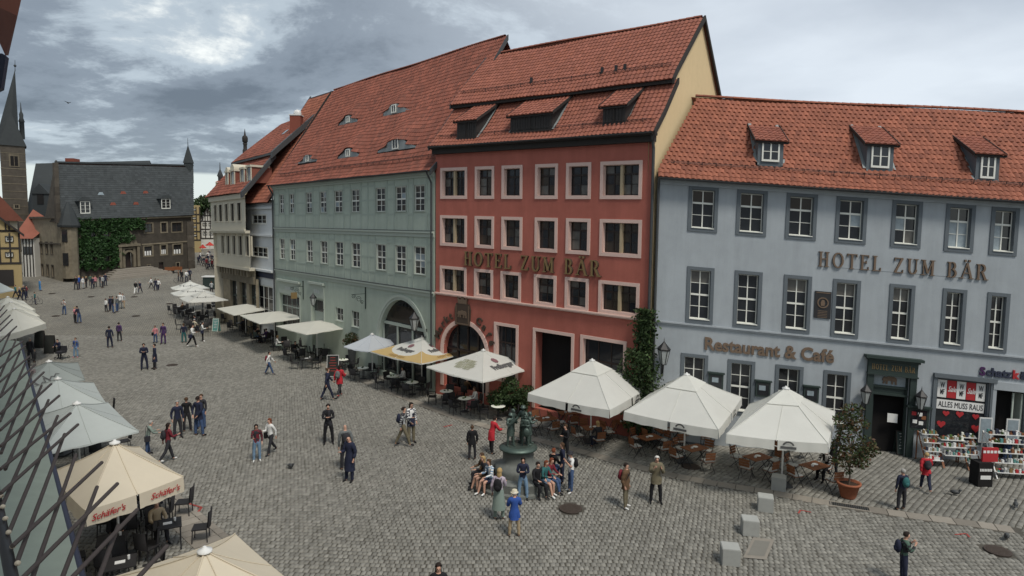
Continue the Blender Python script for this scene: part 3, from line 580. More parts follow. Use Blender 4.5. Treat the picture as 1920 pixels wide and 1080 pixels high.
sdm = wallm(FB); sdm.box(b2-.16, b2-.1, c2, d2-.1, -1.0, -.1); sdm.box(b2-.5, b2-.44, c2, d2-.1, -.16, -.1); sdm.build('shop_door', M['greentrim'], hb)
# lettering on the facade
def word_px(fac, par, txt, p0, p1, zbase, h, mt, side, depth=.07): serif_word(fac, par, txt, fac.px(*p0)[0], fac.px(*p1)[0], zbase, h, mt, side, depth)
zh = FB.px(1700, 513)[1]; sg = wallm(FB).box(FB.px(1533, 500)[0], FB.px(1852, 515)[0], zh+.02, zh+.04, .0, .012).build('sign_rail', M['blue'], hb)
word_px(FB, sg, 'HOTEL ZUM BÄR', (1533, 490), (1856, 510), zh, .66, M['brownletter'], M['letterdark'], .06)
u0_, za = FB.px(1320, 655); u1_, zb_ = FB.px(1562, 675); zr = FB.px(1440, 657)[1]
rs = wallm(FB).box(u0_, u1_, zr-.24, zr-.22, 0, .01).build('sign_rail', M['blue'], hb)
vs, fs = text_polys('Restaurant & Café', .80, .03, .022); X = [v[0] for v in vs]; kx = (u1_-u0_)/(max(X)-min(X)); mm = wallm(FB); mm.add([((u0_+u1_)/2+x*kx, zr+y, .035+z) for x, y, z in vs], fs); mm.build('lettering', M['brownletter'], rs)
us0, zs0 = FB.px(1836, 697); zs1 = zs0+.02
xx = us0
for w_, mt in (('S', M['purple']), ('chatz', M['navy']), ('k', M['printred']), ('ästchen', M['navy'])):
    vs, fs = text_polys(w_, .50, .03, .018); X = [v[0] for v in vs]; wd = (max(X)-min(X)); mn = min(X); Y0 = 0
    mm = wallm(FB); mm.add([(xx+(x-mn)*.93, zs1+y, .035+z) for x, y, z in vs], fs); mm.build('lettering', mt, hb); xx += wd*.93+.035
# bronze memorial plate between two windows
pr_ = pxrect(FB, 1528, 545, 1556, 598); m = wallm(FB); m.box(*pr_, .0, .05); pl = m.build('memorial_plate', M['iron'], hb)
m = wallm(FB); m.box(pr_[0]+.05, pr_[1]-.05, pr_[3]-.08, pr_[3]-.04, .05, .065); uc = (pr_[0]+pr_[1])/2; zc = pr_[3]-.5
for k in range(20): t0, t1 = 2*math.pi*k/20, 2*math.pi*(k+1)/20; m.prism([(uc+.24*math.cos(t0), zc+.24*math.sin(t0)), (uc+.24*math.cos(t1), zc+.24*math.sin(t1)), (uc+.19*math.cos(t1), zc+.19*math.sin(t1)), (uc+.19*math.cos(t0), zc+.19*math.sin(t0))], .05, .075)
m.prism([(uc-.09, zc-.14), (uc+.06, zc-.14), (uc+.08, zc-.02), (uc+.05, zc+.12), (uc-.05, zc+.13), (uc-.1, zc)], .05, .08)
for k in range(5): m.box(uc-.2, uc+.2, zc-.38-k*.07, zc-.355-k*.07, .05, .06)
m.build('relief', M['brownletter'], pl)
# menu cases between the ground floor windows
for x, y in ((1342, 712), (1430, 727), (1520, 737)):
    uu, z_ = FB.px(x, y); m = wallm(FB); m.box(uu-.32, uu+.32, z_-.4, z_+.3, 0, .10); m.box(uu-.37, uu+.37, z_+.3, z_+.36, 0, .16); q = m.build('menu_case', M['greendark'], hb)
    wallm(FB).box(uu-.25, uu+.25, z_-.33, z_+.22, .10, .106).build('case_glass', M['glass'], q); wallm(FB).box(uu-.18, uu+.1, z_-.1, z_+.12, .106, .11).build('menu_sheet', M['curtain'], q)
uu, z_ = FB.px(1720, 783); m = wallm(FB); m.box(uu-.42, uu+.42, z_-.55, z_+.45, 0, .12); m.box(uu-.5, uu+.5, z_+.45, z_+.54, 0, .2); q = m.build('picture_case', M['greendark'], hb)
wallm(FB).box(uu-.33, uu+.33, z_-.45, z_+.36, .12, .126).build('case_glass', M['glass'], q)
for k, (dx, dz, mt) in enumerate(((-.2, .2, 'printred'), (.05, .18, 'paper'), (.2, .05, 'brownwood'), (-.15, -.15, 'paper'), (.1, -.2, 'paper'))): wallm(FB).box(uu+dx-.09, uu+dx+.09, z_+dz-.08, z_+dz+.08, .126, .132).build('photo_print', M[mt], q)
eave_pipe = FB.px(1226, 330); downpipe(FB, hb, [(UL+.02, ZE-.05, .40), (UL+.02, ZE-.5, .14), (UL+.02, -.3, .14)], .06)
# ------------------------------------------------------------------ red hotel
sR = 2.511
RW = [[(66,118,191,261),(229,107,318,258),(355,99,451,257),(513,93,617,258),(659,90,773,260),(820,85,1013,261)],[(65,336,190,486),(228,338,317,491),(354,340,450,502),(511,345,615,515),(658,349,769,524),(817,354,1010,538)],[(64,570,188,715),(225,585,313,733),(350,597,444,749),(507,612,610,770),(653,626,762,791),(811,641,1000,815)]]
hr = thing('red_hotel', FR.w(-20, 0), 'tall dusty red hotel with pink stone window surrounds and three roof dormers', 'hotel')
V0, V1, ZR = -26.75, -12.84, 13.60
rw = []
for row in RW:
    R_row = [pxrect(FR, 800+a/sR, 270+b/sR, 800+c/sR, 270+d/sR) for a, b, c, d in row]; za = sum(r[2] for r in R_row)/6; zb = sum(r[3] for r in R_row)/6
    rw.append([(r[0], r[1], za, zb) for r in R_row])
tr = .165
g_win = pxrect(FR, 927, 603, 972, 672); g_win = (g_win[0], g_win[1], .9, g_win[3]); g_win2 = pxrect(FR, 1089, 627, 1174, 700); g_win2 = (g_win2[0], g_win2[1], .7, g_win2[3])
g_dr = pxrect(FR, 1000, 614, 1076, 690); g_dr = (g_dr[0], g_dr[1], -.1, g_dr[3])
ac = FR.px(871, 640); top = FR.px(870, 607)[1]; ar = FR.px(912, 650)[0]-ac[0]; sp_ = top-ar-.0     # arch: centre u, springing height
holes = [(a+tr, b-tr, c+tr, d-tr) for row in rw for a, b, c, d in row]+[(g_win[0]+tr, g_win[1]-tr, g_win[2]+tr, g_win[3]-tr), (g_win2[0]+tr, g_win2[1]-tr, g_win2[2]+tr, g_win2[3]-tr), (g_dr[0]+tr, g_dr[1]-tr, -.1, g_dr[3]-tr)]
def arch_hole(fac, m, uc, r, zs, ztop, o=0, depth=.35, n=20, ry=None):
    ry = ry or r; P = [(uc+r*math.cos(math.pi*k/n), zs+ry*math.sin(math.pi*k/n)) for k in range(n+1)]
    for (a, za), (b, zb) in zip(P, P[1:]):
        m.quad((b, zb, o), (a, za, o), (a, ztop, o), (b, ztop, o)); m.quad((a, za, o), (b, zb, o), (b, zb, o-depth), (a, za, o-depth))
mw_ = wall_grid(FR, V0, V1, -1.0, ZR, holes+[(ac[0]-ar, ac[0]+ar, -.1, sp_+ar+.001)]); arch_hole(FR, mw_, ac[0], ar, sp_, sp_+ar+.001); mw_.build('wall', M['red'], hr)
body(FR, hr, V0, V1-.02, -1, ZR-.1, 0, -10.0, M['yellow'])
for k, row in enumerate(rw):
    for i, r in enumerate(row):
        g_ = [M['glass'], M['glasswarm'], M['glass'], M['curtain2']][(i*3+k) % 4]
        two = i in (0, 5)
        window(FR, hr, r, tr, M['pink'], M['brownframe'], 4 if two else 2, [1, 1, .8], transom=2, mull=M['cream'] if two else None, o=-.20, glass=[random.choice([g_, M['glass'], M['glasswarm'], M['glass'], M['curtain2']]) for _ in range(5)], split_panes=True, sill=False)
window(FR, hr, g_win, tr, M['pink'], M['brownframe'], 3, [2.2, 1], transom=1, o=-.2, name='ground_window', sill=False); window(FR, hr, g_win2, tr, M['pink'], M['brownframe'], 3, [2.0, 1], transom=1, o=-.2, name='ground_window', sill=False)
a, b, c, d = g_dr; m = wallm(FR); m.box(a, a+tr, c, d, -.02, .045); m.box(b-tr, b, c, d, -.02, .045); m.box(a+tr, b-tr, d-tr, d, -.02, .042); q = m.build('door_surround', M['pink'], hr)
m = wallm(FR); m.quad((a+tr, c, -.28), (a+tr, d-tr, -.28), (a+tr, d-tr, -1.9), (a+tr, c, -1.9)); m.quad((b-tr, c, -1.9), (b-tr, d-tr, -1.9), (b-tr, d-tr, -.28), (b-tr, c, -.28)); m.quad((a+tr, d-tr, -.28), (b-tr, d-tr, -.28), (b-tr, d-tr, -1.9), (a+tr, d-tr, -1.9)); m.build('porch_wall', M['red'], hr)
wallm(FR).box(a+tr, b-tr, c, d-tr, -1.95, -1.9).build('passage_shade_sheet', M['shadowin'], hr)  # end of the porch: black sheet painted as deep shade
m = wallm(FR); n = 22; ro = ar+.24                                         # arch ring stones
for k in range(n):
    t0, t1 = math.pi*k/n, math.pi*(k+1)/n-.006
    q = wallm(FR); q.prism([(ac[0]+ar*math.cos(t0), sp_+ar*math.sin(t0)), (ac[0]+ro*math.cos(t0), sp_+ro*math.sin(t0)), (ac[0]+ro*math.cos(t1), sp_+ro*math.sin(t1)), (ac[0]+ar*math.cos(t1), sp_+ar*math.sin(t1))], -.05, .05).build('voussoir', M['pink'], hr)
wallm(FR).box(ac[0]-ro, ac[0]-ar, -.1, sp_, -.05, .05).build('arch_jamb', M['pink'], hr); wallm(FR).box(ac[0]+ar, ac[0]+ro, -.1, sp_, -.05, .05).build('arch_jamb', M['pink'], hr)
wallm(FR).box(ac[0]-ar, ac[0]+ar, -.1, sp_+ar, -.36, -.35).build('arch_glazing', M['glass'], hr)
m = wallm(FR); m.box(ac[0]-.05, ac[0]+.05, -.1, sp_+ar-.05, -.34, -.28); m.box(ac[0]-ar, ac[0]+ar, sp_-.05, sp_+.06, -.34, -.27); m.box(ac[0]+ar*.45, ac[0]+ar*.52, -.1, sp_+ar*.85, -.34, -.28); m.box(ac[0]-ar*.52, ac[0]-ar*.45, -.1, sp_+ar*.85, -.34, -.28); m.build('arch_door_frame', M['brownframe'], hr)
pa = ac[0]+.35; wallm(FR).box(pa-.12, pa+.12, sp_-.9, sp_-.45, -.27, -.26).build('notice', M['paper'], hr)
for txt, ta, tb_ in (('Markt', 166, 113), ('Café', 66, 16)):
    for i, ch in enumerate(txt):
        t = math.radians(ta+(tb_-ta)*(i+.5)/len(txt)); rr = ro+.34; put(ch, ac[0]+rr*math.cos(t), sp_+rr*math.sin(t), .58, M['letterdark'], .04, hr, 'letter', bold=.02, ext=.03, rot=t-math.pi/2, fac=FR)
cu_, cz = ac[0]-.1, sp_+ro+.42                                              # crest plaque with crown and bear
m = wallm(FR); m.prism([(cu_-.55, cz-.75), (cu_+.55, cz-.75), (cu_+.60, cz+.2), (cu_+.48, cz+.5), (cu_-.48, cz+.5), (cu_-.60, cz+.2)], 0, .10); cr_ = m.build('crest_plaque', M['letterdark'], hr)
m = wallm(FR); m.prism([(cu_-.32, cz+.5), (cu_+.32, cz+.5), (cu_+.38, cz+.88), (cu_+.18, cz+.70), (cu_, cz+.98), (cu_-.18, cz+.70), (cu_-.38, cz+.88)], 0, .12); m.box(cu_-.5, cu_+.5, cz-.70, cz-.64, .1, .13); m.box(cu_-.5, cu_-.46, cz-.64, cz+.4, .1, .13); m.box(cu_+.46, cu_+.5, cz-.64, cz+.4, .1, .13); m.build('crown', M['brownletter'], cr_)
bear(FR, cr_, cu_, cz-.1, .72, .10, M['brownletter'])
zl = FR.px(1000, 575)[1]; zl = (FR.px(820, 548)[1]+FR.px(1215, 601)[1])/2; m = wallm(FR); m.box(V0, V1, zl-.09, zl-.02, -.01, .08); m.box(V0, V1, zl-.02, zl+.05, -.01, .15); m.build('string_course', M['pink'], hr)
zt1 = FR.px(1000, 517)[1]; zt1 = (FR.px(875, 499)[1]+FR.px(1130, 517)[1])/2
serif_word(FR, hr, 'HOTEL ZUM BÄR', FR.px(872, 485)[0], FR.px(1132, 500)[0], zt1, .78, M['goldletter'], M['letterdark'], .12)
ZE2 = 14.0; PR1 = [(.45, ZE2-.1), (.1, ZE2+.28), (-.55, ZE2+.95), (-1.95, 16.65)]; PR2 = [(-1.35, 16.55), (-1.75, 17.05), (-4.90, 20.30)]
RDO = [((857, 893), 262, 224), ((957, 1034), 250, 212), ((1130, 1172), 237, 196)]
d2_ = []
for (xa, xb), yb, yt in RDO:
    ua, oo, zb_ = FR.onprof(xa, yb, PR1); ub = FR.px(xb, yb, oo)[0]; d2_.append((ua, ub, oo, FR.px((xa+xb)/2, yt, oo)[1]))
def skr(u, r):
    for ua, ub, oo, zt in d2_:
        if ua < u < ub and r > 1.05: return True
Pr, Rr = roof_tiles(FR, hr, PR1, lambda r: V0-.1, lambda r: V1+.12, .23, .30, M['tilered'], skip=skr)
roof_tiles(FR, hr, PR2, lambda r: V0-.1, lambda r: V1+.12, .235, .31, M['tilered'], name2='upper_tiles')
wallm(FR).quad((V1+.1, 20.3, -4.9), (V0, 20.3, -4.9), (V0, 13.2, -10.2), (V1+.1, 13.2, -10.2)).build('rear_roof', M['tilered'], hr)
ridge_tiles(FR, hr, V0-.1, V1+.1, 20.33, -4.92, M['tilered'], .4)
wallm(FR).box(V0-.1, V1+.1, 16.38, 16.62, -1.46, -1.42).box(V0-.1, V1+.1, 16.38, 16.44, -1.9, -1.40).build('roof_step_board', M['timber'], hr)
m = wallm(FR); m.box(V0-.1, V1+.1, ZE2-.22, ZE2-.10, .0, .50); m.box(V0-.05, V1+.05, ZE2-.5, ZE2-.22, .0, .28); m.build('eaves_board', M['timber'], hr)
snow_guard(FR, hr, Pr, V0+.2, V1-.1, .75, .8)
P2, R2 = (lambda u, r, h: (u, 17.05+.718*r+.696*h, -1.75-.696*r+.718*h)), 0
snow_guard(FR, hr, P2, V0+.2, V1-.2, .35, .85)
for k, u in enumerate((-15.6, -16.1, -16.9, -21.4)): m = wallm(FR); p = P2(u, .5, .0); m.lathe(p[0], p[1], [(0.05, 0)], 4) if False else m.box(u-.06, u+.06, p[1], p[1]+.32, p[2]-.06, p[2]+.06); m.build('vent_pipe', M['iron'], hr)
for ua, ub, oo, zt in d2_: shed_dormer(FR, hr, [(a, z) for a, z in PR1[:-1]]+[(-1.95, 16.65)], ua, ub, oo, zt, M['darkwood'], M['tilered'], rise=.62)
m = wallm(FR)                                                               # yellow gable wall and its rake boards
gab = [(-.02, 11.2), (.10, ZE2-.12), (-.5, ZE2+.9), (-1.9, 16.6), (-1.5, 16.72), (-1.75, 17.0), (-4.9, 20.2), (-10.2, 13.2), (-10.0, -1), (-.02, -1)]
m.add([(V1, z, o) for o, z in gab], [tuple(range(len(gab)))]); m.add([(V1-.3, z, o) for o, z in gab], [tuple(range(len(gab)))[::-1]]); m.build('gable_wall', M['yellow'], hr)
def rake(fac, par, u, pts, mt, w=.10, hgt_=.22):
    m = wallm(fac)
    for (o, z), (o2, z2) in zip(pts, pts[1:]):
        m.add([(u-w/2, z-hgt_, o), (u+w/2, z-hgt_, o), (u+w/2, z+.05, o), (u-w/2, z+.05, o), (u-w/2, z2-hgt_, o2), (u+w/2, z2-hgt_, o2), (u+w/2, z2+.05, o2), (u-w/2, z2+.05, o2)], BOXF)
    m.build('rake_board', mt, par)
rake(FR, hr, V1+.16, PR1, M['timber']); rake(FR, hr, V1+.16, PR2, M['timber']); rake(FR, hr, V1+.16, [(-4.9, 20.3), (-10.2, 13.2)], M['timber'])
rake(FR, hr, V0-.14, PR2, M['gutter']); rake(FR, hr, V0-.14, PR1, M['gutter'])
downpipe(FR, hr, [(V1-.02, ZE2-.2, .30), (V1-.02, ZE2-.8, .10), (V1-.02, -.2, .10)], .07); eave_gutter(FR, hr, V0-.1, V1+.1, ZE2-.1, .54)
# ------------------------------------------------------------------ pale green house
hg = thing('pale_green_house', FG.w(-43, 0), 'long pale green house with eyebrow dormers in its red tiled roof', 'house')
G0, G1, ZG = -54.65, -30.92, 12.96
gw1 = [(100,132,130,240),(157,129,188,240),(250,122,288,242),(328,118,370,243),(410,110,459,240),(504,103,556,238),(643,95,701,236),(754,85,817,236),(860,80,923,234)]
gw2 = [(103,380,135,500),(160,383,195,506),(254,390,293,521),(333,392,376,531),(417,397,465,543),(508,403,560,553),(647,408,704,568),(755,413,817,580),(859,420,925,592)]
gr = []
for row in (gw1, gw2):
    Rw = [pxrect(FG, 490+a/3, 320+b/3, 490+c/3, 320+d/3) for a, b, c, d in row]; za = sum(r[2] for r in Rw)/9; zb = sum(r[3] for r in Rw)/9; gr.append([(a, b, za, zb) for a, b, _, _ in Rw])
gs = pxrect(FG, 490+105/3, 320+692/3, 490+217/3, 320+800/3); gs = (gs[0], gs[1], .9, gs[3]); gd = pxrect(FG, 490+282/3, 320+715/3, 490+352/3, 320+800/3); gd = (gd[0], gd[1], -.1, gd[3])
g5 = [pxrect(FG, 490+418/3, 320+768/3, 490+460/3, 320+852/3), pxrect(FG, 490+508/3, 320+787/3, 490+550/3, 320+887/3)]
ga = FG.px(757, 610); gtop = FG.px(757, 563)[1]; gra = (FG.px(801, 620)[0]-FG.px(709, 610)[0])/2; guc = (FG.px(801, 620)[0]+FG.px(709, 610)[0])/2; gsp = 1.6; gry = gtop-gsp
holes = [(a+.04, b-.04, c+.04, d-.04) for row in gr for a, b, c, d in row]+[gs, gd]+g5
mw_ = wall_grid(FG, G0, G1, -1, ZG, holes+[(guc-gra, guc+gra, -.1, gtop+.001)]); arch_hole(FG, mw_, guc, gra, gsp, gtop+.001, ry=gry); mw_.build('wall', M['green'], hg)
body(FG, hg, G0, G1, -1, ZG-.1, 0, -11, M['green'])
for row in gr:
    for i, r in enumerate(row): window(FG, hg, r, .04, M['greentrim'], M['white'], 2, [1, 1, 1, 1], transom=2, o=-.05, fw=.06, split_panes=True, glass=[random.choice([M['glass'], M['glass'], M['glasswarm'], M['curtain2'], M['curtain'] if random.random() < .35 else M['glass']]) for _ in range(7)])
for (za, zb) in ((FG.px(815, 437)[1], 0), (FG.px(815, 550)[1], 0)):
    m = wallm(FG); m.box(G0, G1, za-.02, za+.10, 0, .16); m.box(G0, G1, za-.26, za-.02, 0, .07); m.build('string_course', M['greentrim'], hg)
    wallm(FG).box(G0, G1, za+.10, za+.135, 0, .17).build('lead_capping', M['gutter'], hg)
m = wallm(FG); m.box(G0, G1, ZG-.35, ZG-.2, 0, .1); m.box(G0, G1, ZG-.2, ZG, 0, .25); m.build('cornice', M['greentrim'], hg)
posts = []                                                                   # painted timber frame standing slightly proud
zL1, zL2 = FG.px(815, 437)[1]+.14, FG.px(815, 550)[1]+.14
for row, (zb, zt) in zip(gr, ((zL1, ZG-.36), (zL2, zL1-.42))):
    us = [G0+.12]
    for a, b, c, d in row: us += [a-.14, b+.14]
    us += [(row[5][1]+row[6][0])/2, G1-.12]
    for u in us: wallm(FG).box(u-.08, u+.08, zb, zt, 0, .022).build('timber_post', M['greenpost'], hg)
    for z in (row[0][2]-.12, row[0][3]+.12, (row[0][2]+row[0][3])/2):
        ms_ = wallm(FG); prev = G0
        for a, b, c, d in row+[(G1, G1, 0, 0)]:
            if a-.06 > prev+.06: ms_.box(prev+.06, a-.06, z-.06, z+.06, 0, .018)
            prev = b
        ms_.build('timber_rail', M['greenpost'], hg)
window(FG, hg, gs, 0, M['greentrim'], M['greentrim'], 4, [1, 1, 1], o=-.2, transom=2, name='shop_window', sill=False)
for r in g5: window(FG, hg, r, 0, M['greentrim'], M['white'], 2, [1, 1], o=-.12, name='ground_window')
wallm(FG).box(*gd[:2], gd[2], gd[3], -.3, -.25).build('door', M['greentrim'], hg); wallm(FG).box(gd[0]+.1, gd[1]-.1, gd[3]-1.0, gd[3]-.15, -.24, -.23).build('door_light', M['glass'], hg)
for r, nm in ((gs, 'Weinhaus'), (gd, 'WEINKELLER')):
    m = wallm(FG); zt = r[3]; m.box(r[0]-.12, r[1]+.12, zt+.12, zt+1.15, 0, .06); m.box(r[0]-.25, r[1]+.25, zt+1.15, zt+1.32, 0, .22); m.box(r[0]-.16, r[0]-.02, zt-2, zt+.12, 0, .06); m.box(r[1]+.02, r[1]+.16, zt-2, zt+.12, 0, .06)
    q = m.build('sign_panel', M['greentrim'], hg)
    put(scribble(9 if r is gs else 6, .34, .6, len(nm)), (r[0]+r[1])/2, zt+.6, .42, M['green'] if nm[0] == 'W' and nm[1] == 'e' and len(nm) > 8 else M['whitewall'], .065, q, bold=.01, fac=FG, sx=.8)
m = wallm(FG); n = 24                                                        # moulded arch surround, glazing
for k in range(n):
    t0, t1 = math.pi*k/n, math.pi*(k+1)/n
    for r_in, r_out, oo in ((0, .16, .03), (.16, .34, .07)): m.prism([(guc+(gra+r_in)*math.cos(t0), gsp+(gry+r_in)*math.sin(t0)), (guc+(gra+r_out)*math.cos(t0), gsp+(gry+r_out)*math.sin(t0)), (guc+(gra+r_out)*math.cos(t1), gsp+(gry+r_out)*math.sin(t1)), (guc+(gra+r_in)*math.cos(t1), gsp+(gry+r_in)*math.sin(t1))], -.01, oo)
for s_ in (-1, 1): m.box(guc+s_*gra, guc+s_*(gra+.34), -.1, gsp, -.01, .05)
m.build('arch_moulding', M['greentrim'], hg)
wallm(FG).box(guc-gra, guc+gra, -.1, gtop, -.36, -.35).build('arch_glazing', M['glass'], hg)
zb_ = FG.px(755, 613)[1]; m = wallm(FG); m.box(guc-gra, guc+gra, zb_-.08, zb_+.10, -.34, -.22)
for k in range(4): u = guc-gra*.92+2*gra*.92*k/3; m.box(u-.06, u+.06, -.1, zb_, -.34, -.24)
m.build('arch_frame', M['greentrim'], hg)
wallm(FG).box(guc-gra*.8, guc+gra*.8, zb_+.18, zb_+1.25, -.345, -.335).build('film_panel', M['glasswarm'], hg)
for i, ch in enumerate(range(10)):
    t = math.radians(135-90*(i+.5)/10); put(scribble(1, .42, .6, i), guc+(gra-.38)*math.cos(t), gsp+(gry-.45)*math.sin(t), .42, M['shadowin'], -.32, hg, 'letter', bold=.01, rot=(t-math.pi/2)*.8, fac=FG)
zr0 = ZG; PGs = [(.45, ZG+.0), (.0, ZG+.45), (-5.55, 21.85)]
EYE = [(577, 304, .8), (653, 295, .8), (742, 281, 1.0), (653, 231, .75), (739, 213, .85)]
ey = []
cs57 = math.hypot(5.55, 8.44)
for x, y, w in EYE:
    u, o, z = FG.onprof(x, y, PGs); r = math.hypot(.45, .45)+math.hypot(o, z-ZG-.45); ey.append((u, r, w))
def eh(u, uc, w): x = (u-uc)/(w*1.75); return .46*w*math.exp(-x*x*1.3) if abs(x) < 1.9 else 0.0
def lft(u, r):
    h = 0
    for uc, rc, w in ey:
        hh = eh(u, uc, w)
        if hh > .015 and r >= rc-.05: h += hh*max(0, min(1, (3.4*w-(r-rc))/(3.4*w-1.54*hh)))
    return h
def skg(u, r):
    for uc, rc, w in ey:
        hh = eh(u, uc, w)
        if hh > .05 and rc-.1 < r < rc+1.54*hh-.05: return True
gl_ = lambda r: G0-.1+.06*r
Pg, Rg = roof_tiles(FG, hg, PGs, gl_, lambda r: G1+.15, .21, .335, M['tiledark'], lift=lft, skip=skg, amp=.05)
wallm(FG).quad((G1, 21.8, -5.55), (G0, 21.8, -5.55), (G0, 12.8, -11.2), (G1, 12.8, -11.2)).build('rear_roof', M['tiledark'], hg)
ridge_tiles(FG, hg, gl_(Rg), G1+.1, 21.9, -5.57, M['tiledark'], .42)
for uc, rc, w in ey:
    dm = wallm(FG); K = 18; us = [uc+w*3.1*(2*k/K-1) for k in range(K+1)]
    for a, b in zip(us, us[1:]):
        ha, hb2 = eh(a, uc, w), eh(b, uc, w); dm.add([Pg(a, rc-.02, -.02), Pg(b, rc-.02, -.02), Pg(b, rc+1.54*hb2, hb2-.02), Pg(a, rc+1.54*ha, ha-.02)], [(0, 1, 2, 3)])
    q = dm.build('eyebrow_dormer', M['lead'], hg)
    h = .46*w; p0 = Pg(uc, rc-.02, 0); zt = Pg(uc, rc+1.54*h, h)[1]; Hh = zt-p0[1]; f = wallm(FG); x0, x1 = uc-.36*w, uc+.36*w; o_ = p0[2]
    f.box(x0, x0+.07, p0[1]+.08, zt-.2*Hh, o_, o_+.06); f.box(x1-.07, x1, p0[1]+.08, zt-.2*Hh, o_, o_+.06); f.box(x0, x1, zt-.22*Hh, zt-.13*Hh, o_, o_+.06); f.box(x0, x1, p0[1]+.05, p0[1]+.13, o_, o_+.07); f.box(uc-.03, uc+.03, p0[1]+.1, zt-.2*Hh, o_, o_+.055)
    wallm(FG).box(x0+.07, x1-.07, p0[1]+.13, zt-.22*Hh, o_, o_+.02).build('pane', M['glass'], q); f.build('window_frame', M['white'], q)
snow_guard(FG, hg, Pg, G0+1, G1-.3, 1.15, .8); eave_gutter(FG, hg, G0, G1, ZG+.0, .54)
rake(FG, hg, G1+.2, PGs, M['gutter'], .12, .3); rake(FG, hg, G0-.05, [(.45, ZG), (0, ZG+.45), (-5.55, 21.85)], M['timber'], .08, .2)
downpipe(FG, hg, [(G1-.12, ZG-.1, .5), (G1-.12, ZG-.7, .15), (G1-.12, -.1, .15)]); downpipe(FG, hg, [(G0+.15, ZG-.1, .5), (G0+.15, ZG-.7, .15), (G0+.15, -.1, .15)], .07)
def scroll(m, uc, zc, o, L):                                                 # wrought iron scroll work projecting from a wall
    for s0, r0, ph in ((.55, .22, 0), (.95, .16, 2), (.3, .14, 4)):
        P = [(uc, zc+.25*math.sin(ph)+r0*(1-k/16)*math.sin(k*.75+ph), o+s0*L+r0*(1-k/20)*math.cos(k*.75+ph)) for k in range(14)]; m.path(P, .018, 5)
    m.path([(uc, zc+.35, o), (uc, zc+.35, o+L*1.1)], .02, 5); m.box(uc-.03, uc+.03, zc-.7, zc+.8, o, o+.06)
def wall_sign(fac, px, py, lab, disc=True):
    u, z = fac.px(px, py); t = thing('hanging_sign', fac.w(u, z, 0), lab, 'hanging sign'); m = wallm(fac); scroll(m, u, z, 0, 1.0); m.build('bracket', M['greendark'] if fac is FG else M['iron'], t)
    if disc: m = wallm(fac); m.box(u-.03, u+.03, z-.6, z-.1, .55, 1.05); m.build('sign_board', M['goldletter'], t)
wall_sign(FG, 569, 545, 'scrolled wrought iron sign bracket beside the shop sign of the pale green house'); wall_sign(FG, 686, 560, 'scrolled wrought iron sign bracket left of the green arch', False)
def wall_lantern(fac, px, py, lab, arm=.7, s=1.0, mt=None):
    u, z = fac.px(px, py); mt = mt or M['iron']; t = thing('wall_lantern', fac.w(u, z-.9*s, 0), lab, 'lantern'); m = wallm(fac)
    m.box(u-.05, u+.05, z-1.1*s, z-.5*s, 0, .05); m.path([(u, z-.95*s, .03), (u, z-.9*s, arm*.6), (u, z-.55*s, arm)], .03*s, 6); m.build('bracket', mt, t)
    def ring(zz, r): return [(u+r*s*math.cos(math.pi*k/3), z+zz*s, arm+r*s*math.sin(math.pi*k/3)) for k in range(6)]
    a, b, c, d, e = ring(-.5, .12), ring(.12, .26), ring(.18, .30), ring(.42, .08), ring(.5, .03)
    g = wallm(fac); g.add(a+b, [(k, (k+1) % 6, 6+(k+1) % 6, 6+k) for k in range(6)]); g.build('glass_cage', M['lantern'], t)
    f = wallm(fac); f.add(b+c+d+e, [(i*6+k, i*6+(k+1) % 6, i*6+6+(k+1) % 6, i*6+6+k) for i in range(3) for k in range(6)]+[tuple(range(18, 24))])
    for k in range(6): f.tube(a[k], b[k], .02*s, .02*s, 4); f.tube(b[k], b[(k+1) % 6], .02*s, .02*s, 4); f.tube(a[k], a[(k+1) % 6], .02*s, .02*s, 4)
    f.tube((u, z+.5*s, arm), (u, z+.68*s, arm), .02, .005, 5); f.build('cage_frame', mt, t); return t
wall_lantern(FG, 800, 600, 'hexagonal glass lantern on an iron bracket right of the green arch', .9, 1.1); wall_lantern(FG, 608, 560, 'iron lantern on the wall above the door of the pale green house', .9, .9)
wall_lantern(FB, 1243, 658, 'hexagonal glass lantern at the corner between the red and blue grey hotels', .5, 1.05); wall_lantern(FB, 1618, 735, 'black ornate lantern left of the hotel entrance', .35, .85); wall_lantern(FB, 1720, 745, 'black ornate lantern right of the hotel entrance', .35, .85)
